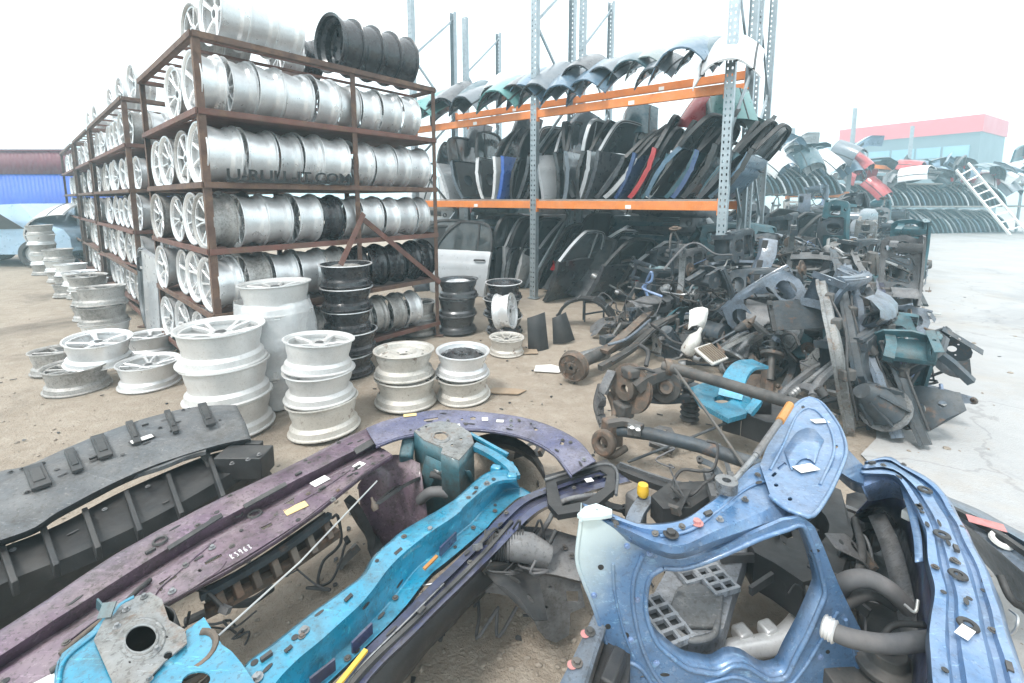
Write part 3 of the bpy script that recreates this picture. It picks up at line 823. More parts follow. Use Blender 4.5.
ups2 = ['grey upright just behind the racking\'s near-end upright', 'grey upright standing behind the mid upright', 'grey upright of the back row at its far end']
for o, l in zip(rows_o, ups2):
    upright(o + SECOND, l)
LZ, TZ = 1.475, 2.83
for bi, nm in ((0, 'near'), (-1, 'far')):
    o = Q1 + WW * BAY * bi
    for z, zn in ((LZ, 'lower'), (TZ, 'upper')):
        beam(o - DD * .005, z, f'{zn} front orange beam of the {nm} bay')
        beam(o + DD * (DEP + .005), z + (.38 if zn == 'upper' else 0), f'{zn} rear orange beam of the {nm} bay')
    o2 = o + SECOND
    for z, zn in ((LZ, 'lower'), (TZ + .3, 'upper')):
        beam(o2, z, f'{zn} orange beam of the back row behind the {nm} bay')
    for k, oo in ((0, o), (1, o2)):
        if k == 1: continue
        b = MB()
        for i in range(9):
            b.bar(oo + WW * .08 + DD * (.06 + i * .12) + V((0, 0, LZ + .072)), oo + WW * (BAY - .08) + DD * (.06 + i * .12) + V((0, 0, LZ + .072)), .105, .02)
        b.build('deck_boards', M_['deck'], label=f'board deck carrying leaning car panels in the {nm} bay', cat='deck')

# ------------------------------------------------------------------ car panel prototypes (local: X along the panel, Z up, Y thickness)
def door_parts(paint, seed):
    r = random.Random(seed)
    L_, hs = 1.06, .70
    out = []
    lean = r.uniform(.14, .30)
    def yb(x, z): return .045 * math.sin(PI * min(max(z / hs, 0), 1)) ** .7 + (.012 if .42 < z < .46 else 0)
    rows = []
    for i in range(15):
        z = hs * i / 14
        x0 = .04 * (1 - z / hs) ** 2; x1 = L_ - .12 * max(0, .45 - z / hs) - .015
        rows.append([V((x0 + (x1 - x0) * j / 16, -yb(0, z), z)) for j in range(17)])
    sk = MB().loft(rows)
    # folded edges
    sk.loft([[rows[i][0] for i in range(15)], [rows[i][0] + V((.0, .06, 0)) for i in range(15)]])
    sk.loft([[rows[i][-1] for i in range(15)], [rows[i][-1] + V((.0, .06, 0)) for i in range(15)]])
    sk.loft([rows[-1], [p + V((0, .05, .004)) for p in rows[-1]]])
    sk.loft([rows[0], [p + V((0, .06, 0)) for p in rows[0]]])
    inner = MB().plate(rect2(.05, .03, L_ - .07, hs - .02, .05), [ring2(.3, .3, .11, .09), ring2(.72, .34, .12, .1), rect2(.42, .08, .6, .16)], .01, basis(V((1, 0, 0)), V((0, 0, 1)), V((0, -1, 0)), V((0, .045, 0))))
    fr = MB()
    path = [V((.03, .015, hs)), V((.05 + lean * .5, .02, hs + .24)), V((.10 + lean, .03, hs + .42)), V((.5, .035, hs + .47)), V((L_ - .14, .035, hs + .43)), V((L_ - .03, .02, hs + .2)), V((L_ - .015, .015, hs))]
    fr.sweep(spline(path, 26), [(-.02, -.024), (.02, -.024), (.014, .024), (-.014, .024)], up=(0, 1, 0))
    fr.bar((L_ - .26, .03, hs), (L_ - .28, .035, hs + .43), .03, .02, up=(0, 1, 0))
    wq = spline(path, 26)
    k_glass = seed != 2
    wg = MB().loft([wq, [V((q.x * .5 + .5 * (.53), q.y + .006, hs + (q.z - hs) * .45)) for q in wq], [V((.53 + (q.x - .53) * .55, q.y + .004, hs + (q.z - hs) * .02)) for q in wq]])
    seal = MB().sweep([p + V((0, -.02, 0)) for p in spline(path, 26)], [(-.008, -.006), (.008, -.006), (.008, .006), (-.008, .006)], up=(0, 1, 0))
    hd = MB().tube([V((L_ - .26, -.05, .55)), V((L_ - .24, -.075, .552)), V((L_ - .1, -.075, .555)), V((L_ - .08, -.05, .555))], .014, 8)
    return [('outer_skin', sk, paint, None, 40), ('inner_panel', inner, M_['black_plastic'], None, 35), ('window_frame', fr, M_['black_plastic'], None, 35), ('window_glass', wg, M_['glass'] if k_glass else M_['black_plastic'], None, 40), ('window_seal', seal, M_['rubber'], 'window_frame', 35), ('handle', hd, M_['black_plastic'], None, 40)]
for k in range(3): proto(f'car_door_{k}', door_parts(PAINT['charcoal'], k))
def hood_parts(paint, w=1.25, l=.95, sag=.26, seed=0):
    # arched sheet: the arch runs along X, the length along Y
    r = random.Random(seed); rows = []
    for i in range(13):
        u = i / 12
        rows.append([V(((v - .5) * w * (1 - .08 * u), u * l, sag * (1 - abs(2 * v - 1) ** 2.2) - .10 * u ** 2.5 + .012 * math.exp(-((abs(v - .5) - .22) / .03) ** 2))) for v in [j / 20 for j in range(21)]])
    o = MB().loft(rows)
    for e in (rows[0], rows[-1]): o.loft([e, [p - V((0, 0, .028)) for p in e]])
    o.loft([[q[0] for q in rows], [q[0] + V((.01, 0, -.03)) for q in rows]]); o.loft([[q[-1] for q in rows], [q[-1] + V((-.01, 0, -.03)) for q in rows]])
    ib = MB()
    for v0 in (.12, .34, .62, .84):
        a = [V(((v0 - .5) * w * (1 - .08 * u), u * l, sag * (1 - abs(2 * v0 - 1) ** 2.2) - .10 * u ** 2.5 - .03)) for u in [k / 8 for k in range(9)]]
        ib.sweep(a, [(-.035, -.012), (.035, -.012), (.02, .016), (-.02, .016)])
    for u in (.06, .55, .94):
        a = [V(((v - .5) * w * (1 - .08 * u), u * l, sag * (1 - abs(2 * v - 1) ** 2.2) - .10 * u ** 2.5 - .034)) for v in [.04 + .92 * k / 14 for k in range(15)]]
        ib.sweep(a, [(-.035, -.012), (.035, -.012), (.02, .016), (-.02, .016)])
    return [('outer_skin', o, paint, None, 40), ('inner_frame', ib, M_['black_plastic'], None, 40)]
proto('car_bonnet_0', hood_parts(PAINT['slate grey'], .95, 1.0, .36))
proto('car_bonnet_1', hood_parts(PAINT['slate grey'], .86, 1.05, .30, 1))
proto('boot_lid_0', hood_parts(PAINT['slate grey'], 1.0, .85, .42, 2))
def gate_parts(paint):
    w, h = 1.15, 1.05
    rows = [[V(((v - .5) * w * (1 - .18 * u ** 1.6), -.10 * math.sin(PI * v) * (1 - .3 * u) - (.05 if u < .12 else 0), u * .5)) for v in [j / 14 for j in range(15)]] for u in [i / 8 for i in range(9)]]
    sk = MB().loft(rows)
    sk.loft([rows[0], [p + V((0, .07, 0)) for p in rows[0]]])
    def uw(u): return w * (1 - .18 * (.5 + u * .5) ** 1.6 - .10 * u)
    fr = MB()
    pth = [V((-uw(0) / 2 + .02, -.0, .5)), V((-uw(1) / 2, .06, h)), V((0, .02, h + .03)), V((uw(1) / 2, .06, h)), V((uw(0) / 2 - .02, 0, .5))]
    fr.sweep(spline(pth[:2], 6) + spline(pth[1:4], 10)[1:] + spline(pth[3:], 6)[1:], [(-.025, -.04), (.025, -.04), (.025, .03), (-.025, .03)], up=(0, 1, 0))
    gl = MB().loft([[V(((v - .5) * uw(u) * .93, -.09 * math.sin(PI * v) * .7 - .005 + .05 * u, .5 + (h - .5) * u)) for v in [j / 12 for j in range(13)]] for u in [i / 5 for i in range(6)]])
    out = [('outer_skin', sk, paint, None, 40), ('window_frame', fr, paint, None, 40), ('window', gl, M_['glass'], None, 60)]
    for s in (-1, 1):
        l = MB().loft([[V((s * (w / 2 - .03 - q * .16 * (1 - z)), -.045 - .035 * math.sin(q * PI / 2) , .34 + z * .17)) for q in (0, .5, 1)] for z in (0, .5, 1)])
        l.loft([[V((s * (w / 2 - .02), .04, .34 + z * .17)) for z in (0, 1)], [V((s * (w / 2 - .03), -.045, .34 + z * .17)) for z in (0, 1)]])
        out.append(('tail_lamp' if s < 0 else 'tail_lamp.001', l, M_['red_lamp'], None, 40))
    pl = MB().box((0, -.135, .2), (.5, .012, .11))
    out.append(('plate_recess', pl, M_['black_plastic'], None, 30))
    return out
proto('tailgate', gate_parts(PAINT['charcoal']))
def bumper_parts(paint, w=1.65, seed=0):
    r = random.Random(seed)
    n = 26
    def arc(z, out, tuck=0): return [V(((v - .5) * w * (1 - tuck), -out * (1 - abs(2 * v - 1) ** 3.2) + .30 * max(0, abs(2 * v - 1) - .75) / .25 * 1.0 * .9, z)) for v in [j / (n - 1) for j in range(n)]]
    sk = MB().loft([arc(.50, .10, .03), arc(.46, .19), arc(.36, .22), arc(.30, .19), arc(.29, .17)])
    sk.loft([arc(.14, .18), arc(.06, .21), arc(.0, .15, .02)])
    for a, b in ((0, 8), (n - 8, n)):
        up, lo_ = arc(.29, .17)[a:b], arc(.14, .18)[a:b]
        sk.loft([up, lo_])
    gr = MB()
    for k in range(5):
        gr.sweep(arc(.165 + k * .027, .15)[7:n - 7], [(-.005, -.005), (.005, -.005), (.005, .005), (-.005, .005)])
    fgs = [MB().disc((s * w * .33, -.19, .2), (s * .2, -1, 0), .05, .02, 16, .032) for s in (-1, 1)]
    return [('bumper_skin', sk, paint, None, 40), ('grille', gr, M_['black_plastic'], None, 40), ('fog_lamp_ring', fgs[0], M_['black_plastic'], None, 40), ('fog_lamp_ring.001', fgs[1], M_['black_plastic'], None, 40)]
proto('bumper_0', bumper_parts(PAINT['white']))
proto('bumper_1', bumper_parts(PAINT['white'], 1.5, 3))
def fender_parts(paint):
    outl = [(0, .12), (.12, .10), (.16, .18)] + [(.46 + .32 * math.cos(a), .05 + .34 * math.sin(a)) for a in [PI - .35 - k * (PI - .6) / 12 for k in range(13)]] + [(.80, .02), (.98, .0), (1.05, .3), (1.02, .58), (.7, .62), (.3, .58), (.05, .42)]
    sk = MB().plate(outl, [], .003, basis(V((1, 0, 0)), V((0, 0, 1)), V((0, -1, 0)), V((0, 0, 0))), bend=lambda p: V((p.x, p.y, p.z + .10 * math.sin(min(p.y / .62, 1) * PI * .6) - (.12 * ((p.y - .5) / .12) ** 2 if p.y > .5 else 0))), grid=.05)
    ln = MB()
    ln.loft([[V((.46 + .325 * math.cos(a), -.0 + d, .05 + .345 * math.sin(a))) for a in [PI - .3 - k * (PI - .6) / 12 for k in range(13)]] for d in (-.07, .12)])
    return [('outer_skin', sk, paint, None, 40), ('wheel_arch_lip', ln, paint, None, 60)]
proto('fender', fender_parts(PAINT['steel blue']))

def NAMEOF(k):
    k = k.rstrip('_0123456789')
    return {'car_door': 'car_door_assembly', 'boot_lid': 'boot_cover', 'car_bonnet': 'car_bonnet'}.get(k, k)
def paint_mats(kind, p):
    m = PAINT[p]
    if kind.startswith('car_door'): return {'outer_skin': m}
    if kind == 'tailgate': return {'outer_skin': m, 'window_frame': m}
    if kind.startswith('bumper'): return {'bumper_skin': m}
    if kind.startswith('fender'): return {'outer_skin': m, 'wheel_arch_lip': m}
    return {'outer_skin': m}
# ---- panels filed like books: panel plane runs into the rack, tops leaning along the beam
def book(kind, base, lean, paint, label, group, flip=False, s=1.0, yaw=0.0, name=None, dz=0, frame=None):
    x = DD if not flip else -DD
    x = Matrix.Rotation(yaw, 3, 'Z') @ x
    side = WW
    z = (V((0, 0, 1)) * math.cos(lean) + side * math.sin(lean)).normalized()
    y = z.cross(x).normalized()
    M = basis(x, y, z, V(base) + (V((0, 0, 0)) if not flip else DD * 1.05))
    return put(kind, M, label, {'car_door': 'car door', 'car_bonnet': 'bonnet', 'boot_lid': 'boot lid', 'tailgate': 'tailgate', 'fender': 'fender'}.get(kind.rstrip('_0123456789'), 'panel'), group, {**paint_mats(kind, paint), **({'window_frame': PAINT[frame]} if frame else {}), **({'window_glass': M_['dark_frame'], 'inner_panel': M_['grey_box']} if dz else {})}, name or NAMEOF(kind), s)
ZD = LZ + .085
def onbeam(px, dz=0.0, z=LZ, back=0.0):        # point of the front beam line under a photo column
    p = on(px, 200, Q1, DD)
    return V((p.x, p.y, z + dz)) + DD * back
GD = 'car doors leaning on the lower deck'
near_cols = ['charcoal', 'silver', 'deep blue', 'dark teal', 'red', 'dark teal', 'white', 'steel blue', 'dark teal', 'deep blue', 'black', 'dark teal', 'charcoal', 'steel blue', 'black']
for i, pc in enumerate(near_cols):
    px = 596 + i * 8.6
    book(f'car_door_{i % 3}', onbeam(px, 0, ZD, -.02 + rp.uniform(0, .12)), R(33 + rp.uniform(-9, 9)), pc, f'{pc} car door, {ordn(i)} from the left of the near bay\'s leaning row', GD, flip=i % 4 == 3, yaw=rp.uniform(-.22, .22), s=rp.uniform(.88, 1.08), dz=(0 if i % 3 else 1))
for i, pc in enumerate(['silver', 'charcoal', 'black', 'slate grey', 'black', 'silver', 'charcoal']):
    px = 542 + i * 7
    book(f'car_door_{(i + 1) % 3}', onbeam(px, 0, ZD, .0 + rp.uniform(0, .1)), R([-14, -9, -4, 2, 8, 14, 20][i]), pc, f'{pc} car door in the clump by the mid upright, {ordn(i)} from it', GD, flip=i % 3 == 1, frame=('silver' if i % 2 == 0 else None), yaw=rp.uniform(-.3, .3))
for i, pc in enumerate(['silver', 'slate grey', 'white', 'bright blue', 'black', 'charcoal', 'black', 'white']):
    px = [446, 456, 490, 497, 506, 514, 521, 470][i]
    book(f'car_door_{i % 3}', onbeam(px, 0, ZD, .02 + rp.uniform(0, .1)), R([-20, -18, 6, 9, 16, 20, 22, -5][i]), pc, f'{pc} car door, {ordn(i)} placed on the far bay\'s lower deck', GD, flip=i % 3 == 1, yaw=rp.uniform(-.15, .15))
# back row on the deck behind: doors facing the yard and white bumpers
for i, pc in enumerate(['white', 'charcoal', 'white', 'red', 'steel blue', 'white', 'silver', 'white']):
    o = Q1 + WW * (-2.3 + i * .52) + SECOND + DD * .2 + V((0, 0, LZ + .06))
    x = Matrix.Rotation(rp.uniform(-.3, .3), 3, 'Z') @ WW
    z = (V((0, 0, 1)) + DD * .25 + WW * rp.uniform(-.25, .25)).normalized()
    y = z.cross(x).normalized(); x = y.cross(z)
    put(f'bumper_{i % 2}', basis(x, y, z, o + V((0, 0, (i % 3) * .22))), f'{pc} bumper, {ordn(i)} from the left on the back row\'s lower beam', 'bumper', 'bumpers on the back row', paint_mats('bumper', pc), 'bumper', .9)
# panels laid over the upper beams like saddles
GH = 'bonnets and boot lids laid over the upper beams'
tops = [(430, 'sea green', .95, 0), (440, 'slate grey', .95, 1), (450, 'charcoal', 1.0, 0), (462, 'dark teal', .85, 1), (474, 'slate grey', .9, 0), (488, 'white', .9, 1), (500, 'sea green', .95, 0), (514, 'charcoal', .9, 1), (528, 'steel blue', .9, 0), (542, 'slate grey', .95, 1), (556, 'steel blue', .9, 0), (572, 'charcoal', .85, 1), (588, 'steel blue', .85, 0), (603, 'slate grey', .8, 1), (618, 'dark teal', .8, 0), (634, 'grey green', .7, 1), (650, 'slate grey', .72, 0), (675, 'steel blue', .95, 0), (692, 'dark teal', .7, 1), (712, 'white', 1.0, 0)]
for i, (px, pc, s_, back) in enumerate(tops):
    o = onbeam(px, .02 + back * .10, TZ + .05, -.10)
    o = o + DD * (.62 + .1 * back) + V((0, 0, .42))
    y = (-DD - V((0, 0, .42 + rp.uniform(-.1, .1))) + WW * rp.uniform(-.1, .25)).normalized()
    x = (-WW + V((0, 0, rp.uniform(-.22, .05)))).normalized(); z = x.cross(y).normalized(); x = y.cross(z)
    k = ['car_bonnet_0', 'car_bonnet_1', 'boot_lid_0'][i % 3]
    put(k, basis(x, y, z, o), f'{pc} {"boot lid" if k[0] == "b" else "bonnet"} arched over the upper beams, {ordn(i)} from the left', 'boot lid' if k[0] == 'b' else 'bonnet', GH, paint_mats(k, pc), NAMEOF(k), s_ * .88)
# panels hanging below the upper beam on the far side
for i, (px, pc) in enumerate([(430, 'slate grey'), (447, 'charcoal'), (468, 'white'), (500, 'charcoal'), (520, 'white'), (548, 'slate grey'), (582, 'white'), (610, 'dark teal'), (640, 'white'), (668, 'red'), (690, 'grey green'), (716, 'sea green')]):
    o = onbeam(px, -.42, TZ + .02, .62 + rp.uniform(0, .3))
    y = (DD * .4 + V((0, 0, 1)) + WW * rp.uniform(-.4, .4)).normalized()
    x = (WW + V((0, 0, rp.uniform(-.3, .3)))).normalized(); z = x.cross(y).normalized(); x = y.cross(z)
    k = 'boot_lid_0' if i % 2 else 'fender'
    put(k, basis(x, y if k != 'fender' else z, z if k != 'fender' else y, o), f'{pc} {"boot lid" if i % 2 else "fender"} hanging under the upper beams, {ordn(i)} from the left', 'boot lid' if i % 2 else 'fender', 'panels hanging under the upper beams', paint_mats(k, pc), NAMEOF(k), .62)
# ---- at ground level in the bays
def stand(kind, o, yaw, lean, roll, paint, label, cat, group=None, s=1.0):
    Rm = Matrix.Rotation(yaw, 4, 'Z') @ Matrix.Rotation(-lean, 4, 'X') @ Matrix.Rotation(roll, 4, 'Y')
    return put(kind, Matrix.Translation(V(o)) @ Rm, label, cat, group, paint_mats(kind, paint), NAMEOF(kind), s)
wy = math.atan2(WW.y, WW.x)
GG = 'panels standing on the ground under the racking'
p = at(446, 296, 0)
stand('car_door_0', p + V((-.35, .35, 0)), wy + R(14), R(14), 0, 'silver', 'silver grey car door facing the yard beside the wheel rack', 'car door', GG, 1.05)
stand('car_door_1', p + V((-.75, .75, 0)), wy + R(25), R(20), 0, 'black', 'black car door behind the silver grey one, window frame showing', 'car door', GG, 1.08)
stand('car_door_2', p + V((-.62, .35, 0)), wy + R(60), R(22), 0, 'charcoal', 'charcoal car door turned edge-on next to the silver grey one', 'car door', GG, 1.0)
for i, pc in enumerate(['black', 'silver', 'charcoal', 'white', 'black', 'slate grey', 'black']):
    q = at(486 + i * 7, 292 - i * .5, 0)
    book(f'car_door_{i % 3}', V((q.x, q.y, 0)) + DD * (.10 + rp.uniform(0, .1)), R(8 + 3 * i), pc, f'{pc} car door, {ordn(i)} in the dark bunch left of the mid upright', GG, frame=('silver' if i % 2 else None), dz=i % 2, flip=i % 2 == 0, s=1.1, yaw=rp.uniform(-.2, .2))
for i, (px, pc, ya) in enumerate([(558, 'charcoal', -8), (576, 'silver', -48), (600, 'black', -30), (636, 'red', 15), (655, 'dark green', -22)]):
    q = at(px, 300 - (px - 560) * .05, 0)
    stand('tailgate', V((q.x, q.y, 0)) + DD * (.35 + .1 * (i % 2)), wy + R(ya), R(28 + 5 * (i % 3)), R([4, -10, 8, -6, 12][i]), pc, f'{pc} tailgate, {ordn(i)} right of the mid upright on the ground', 'tailgate', GG, 1.02)
q = at(632, 292, 0)
x = (WW * .75 - V((0, 0, .62))).normalized(); 
stand('tailgate', V((q.x, q.y, .42)) + DD * .02, wy + R(-12), R(40), R(-34), 'white', 'white tailgate with red lamps tipped over the dark ones', 'tailgate', GG, 1.0)
stand('tailgate', V((q.x, q.y, .55)) + DD * .35 - WW * .1, wy + R(-28), R(40), R(-34), 'dark green', 'dark green tailgate with red lamps behind the white one', 'tailgate', GG, 1.0)
for i, pc in enumerate(['deep blue', 'black', 'dark teal', 'charcoal', 'deep blue', 'dark teal', 'red', 'black', 'dark teal', 'charcoal']):
    q = at(632 + i * 8.5, 300 - i * 2.0, 0)
    book(f'car_door_{i % 3}', V((q.x, q.y, 0)) - DD * .05 + DD * rp.uniform(0, .15), R(46 - i * 1.5), pc, f'{pc} car door, {ordn(i)} in the slanting row beneath the near bay', GG, flip=i % 4 == 2, frame=('silver' if i % 3 == 1 else None), dz=i % 2, s=1.1, yaw=rp.uniform(-.06, .06))
for i, pc in enumerate(['silver', 'black', 'charcoal', 'white', 'dark teal', 'black', 'silver', 'charcoal', 'red', 'dark teal']):
    q = at(546 + i * 11, 296 - i * 1.2, 0)
    book(f'car_door_{i % 3}', V((q.x, q.y, 0)) + DD * (.55 + rp.uniform(0, .2)), R(24 + rp.uniform(-12, 16)), pc, f'{pc} car door, {ordn(i)} right of the mid upright, behind the tailgates', GG, frame=('silver' if i % 2 else 'white' if i % 5 == 0 else None), s=1.12, yaw=rp.uniform(-.5, .1), flip=i % 3 == 2)
for i, (px, py, pc, ln, ya) in enumerate([(552, 300, 'black', 24, -.12), (590, 300, 'charcoal', 34, -.25), (612, 297, 'black', 40, -.2), (668, 292, 'red', 44, -.15), (690, 286, 'silver', 42, -.1), (705, 280, 'black', 40, 0), (716, 272, 'deep blue', 36, 0)]):
    q = at(px, py, 0)
    book(f'car_door_{i % 3}', V((q.x, q.y, 0)) - DD * .25, R(ln), pc, f'{pc} car door, {ordn(i)} of those spilling forward from under the near bay', GG, flip=False, s=1.0, yaw=ya, frame=('silver' if i % 2 == 0 else None))
# dark clutter behind: long bumpers stacked flat in the back row at ground level
k = 0
for lv in range(7):
    for b_ in range(3):
        o = Q1 + WW * (-2.2 + b_ * 1.75 + rp.uniform(-.2, .2)) + SECOND + DD * (.35 + rp.uniform(-.1, .2)) + V((0, 0, .02 + lv * .19))
        x = Matrix.Rotation(rp.uniform(-.12, .12), 3, 'Z') @ WW; z = (V((0, 0, 1)) + DD * rp.uniform(-.2, .5)).normalized(); y = z.cross(x).normalized(); x = y.cross(z)
        pc = rp.choice(['dark teal', 'black', 'charcoal', 'steel blue', 'black', 'silver', 'dark teal', 'grey green'])
        put(f'bumper_{lv % 2}', basis(x, y, z, o), f'{pc} bumper in the back row\'s ground pile, {ordn(lv)} layer up, {["far", "middle", "near"][b_]} stack', 'bumper', 'bumpers piled in the back row', paint_mats('bumper', pc), 'bumper', 1.0)

# pale panels showing between the beams from the row behind
for i, (px, hz, pc) in enumerate([(430, 2.15, 'white'), (446, 2.05, 'white'), (463, 2.2, 'white'), (478, 2.0, 'red'), (512, 2.35, 'white'), (560, 2.1, 'white'), (574, 2.3, 'white'), (590, 2.0, 'white'), (605, 2.2, 'white'), (622, 2.05, 'white'), (640, 2.25, 'silver'), (668, 2.1, 'charcoal'), (700, 2.2, 'dark teal')]):
    o = on(px, 200, Q1 + SECOND, DD); o = V((o.x, o.y, hz)) + DD * rp.uniform(-.1, .3)
    y = (V((0, 0, -1)) + WW * rp.uniform(-.7, .7) - DD * rp.uniform(.1, .5)).normalized()
    z = (-DD + WW * rp.uniform(-.5, .5)).normalized(); x = y.cross(z).normalized(); z = x.cross(y)
    k = ['car_bonnet_0', 'boot_lid_0', 'car_bonnet_1'][i % 3]
    put(k, basis(x, y, z, o), f'{pc} {"boot lid" if k[0] == "b" else "bonnet"} seen between the beams in the back row, {ordn(i)} from the left', 'boot lid' if k[0] == 'b' else 'bonnet', 'panels in the back row', paint_mats(k, pc), NAMEOF(k), .72)
# more dark bumpers on the ground behind, past both ends of the back row
for lv in range(6):
    for b_, off in enumerate((-4.2,)):
        o = Q1 + WW * (off + rp.uniform(-.2, .2)) + SECOND * 1.1 + DD * (.4 + rp.uniform(-.1, .3)) + V((0, 0, .02 + lv * .2))
        x = Matrix.Rotation(rp.uniform(-.2, .2), 3, 'Z') @ WW; z = (V((0, 0, 1)) + DD * rp.uniform(-.2, .5)).normalized(); y = z.cross(x).normalized(); x = y.cross(z)
        pc = rp.choice(['dark teal', 'black', 'charcoal', 'steel blue', 'black', 'silver'])
        put(f'bumper_{lv % 2}', basis(x, y, z, o), f'{pc} bumper in a ground pile past the back row\'s {["far", "near"][b_]} end, {ordn(lv)} layer up', 'bumper', 'bumpers piled in the back row', paint_mats('bumper', pc), 'bumper', 1.05)
# a long dark wall of panels further back, closing the view under the beams
for i in range(23):
    t = -5.2 + i * .36
    o = Q1 + WW * t + SECOND * 2.3 + DD * (1.2 + rp.uniform(-.15, .15))
    pc = rp.choice(['dark teal', 'black', 'charcoal', 'steel blue', 'black', 'deep blue', 'dark teal', 'slate grey', 'silver'])
    book(f'car_door_{i % 3}', o, R(24 + rp.uniform(-8, 8)), pc, f'{pc} car door, {ordn(i)} from the left in the rearmost row behind the racking', 'doors in the rearmost row', s=1.25, yaw=rp.uniform(-.9, -.5))
# ================================================================== the long heap of front ends and running gear
rq = random.Random(5)
XZ = basis(V((1, 0, 0)), V((0, 0, 1)), V((0, -1, 0)), V((0, 0, 0)))
def clip_parts(seed):
    r = random.Random(seed)
    w, h = r.uniform(1.1, 1.35), r.uniform(.48, .6)
    fr = MB()
    hx = w * .33
    outl = [(-w / 2, .08), (-w / 2 + .08, 0), (w / 2 - .08, 0), (w / 2, .08), (w / 2 + .04, h * .6), (w / 2 - .04, h), (w * .2, h + .04), (-w * .2, h + .04), (-w / 2 + .04, h), (-w / 2 - .04, h * .6)]
    holes = [rect2(-w * .19, .09, w * .19, h - .06, .04)]
    for s in (-1, 1):
        holes.append(ring2(s * hx, h * .55, .13, .15, 16) if seed % 2 else [(s * (hx + x), h * .58 + y) for x, y in rect2(-.15, -.13, .15, .13, .05)])
        holes.append(ring2(s * hx, h * .18, .045, n=10))
    fr.plate(outl, holes, .035, XZ, bend=lambda p: V((p.x, p.y, p.z - .10 * (abs(p.x) / (w / 2)) ** 2 + (.02 if p.y > h - .03 else 0))), grid=.07)
    bar = MB()
    pts = [V((x, .10 * (abs(x) / (w / 2)) ** 2 + .02, h + .02 + .03 * (1 - (2 * x / w) ** 2))) for x in [(-.5 + k / 12) * w * 1.05 for k in range(13)]]
    bar.sweep(pts, [(-.06, -.02), (.06, -.02), (.06, .012), (.03, .012), (.025, .028), (-.025, .028), (-.03, .012), (-.06, .012)])
    out = [('support_panel', fr, M_['dark_frame'], None, 35), ('upper_bar', bar, M_['dark_frame'], None, 35)]
    for i, s in enumerate((-1, 1)):
        q = '' if i == 0 else '.001'
        L_ = r.uniform(.45, .7)
        rl = MB().sweep([V((s * (w / 2 - .1), .05, .16)), V((s * (w / 2 - .12), L_ * .5, .15)), V((s * (w / 2 - .16), L_, .09))], [(-.04, -.055), (.04, -.055), (.04, .055), (.015, .055), (.015, .04), (-.015, .04), (-.015, .055), (-.04, .055)])
        out.append(('chassis_rail' + q, rl, M_['dark_frame'], None, 35))
        tw = MB()
        tw.loft([[V((s * (w / 2 - .12 - .16 * math.sin(b)) , L_ * .55 - .2 * math.cos(b), z)) for b in [PI * k / 8 for k in range(9)]] for z in (.14, .3, h - .06)])
        tw.plate(ring2(0, 0, .16, .2, 14), [ring2(0, 0, .045, n=12)] + [ring2(.09 * math.cos(a), .09 * math.sin(a), .012, n=6) for a in (0, 2.1, 4.2)], .01, Matrix.Translation((s * (w / 2 - .13), L_ * .55, h - .06)))
        tw.plate(rect2(0, 0, L_ * .9, .09), [ring2(.2, .045, .02, n=8)], .006, basis(V((0, 1, 0)), V((s * .2, 0, 1)), V((1, 0, 0)), V((s * (w / 2 + .02), .04, h - .1))))
        out.append(('strut_tower' + q, tw, M_['dark_frame'], None, 35))
    hs_ = MB()
    for k in range(3):
        x0 = r.uniform(-.3, .3)
        hs_.tube([V((x0, .05, h - .05)), V((x0 + r.uniform(-.2, .2), .25, h * .7)), V((x0 + r.uniform(-.3, .3), .4, .2 + r.uniform(0, .2))), V((x0 + r.uniform(-.4, .4), .2, .1))], r.uniform(.008, .02), 7, res=18)
    out.append(('hose', hs_, M_['rubber'], None, 50))
    lab = MB().box((r.uniform(-.2, .2), .0, h + .066), (.13, .06, .003)); out.append(('paper_label', lab, M_['sticker'], None, 30))
    return out
for k in range(4): proto(f'front_end_clip_{k}', clip_parts(k))
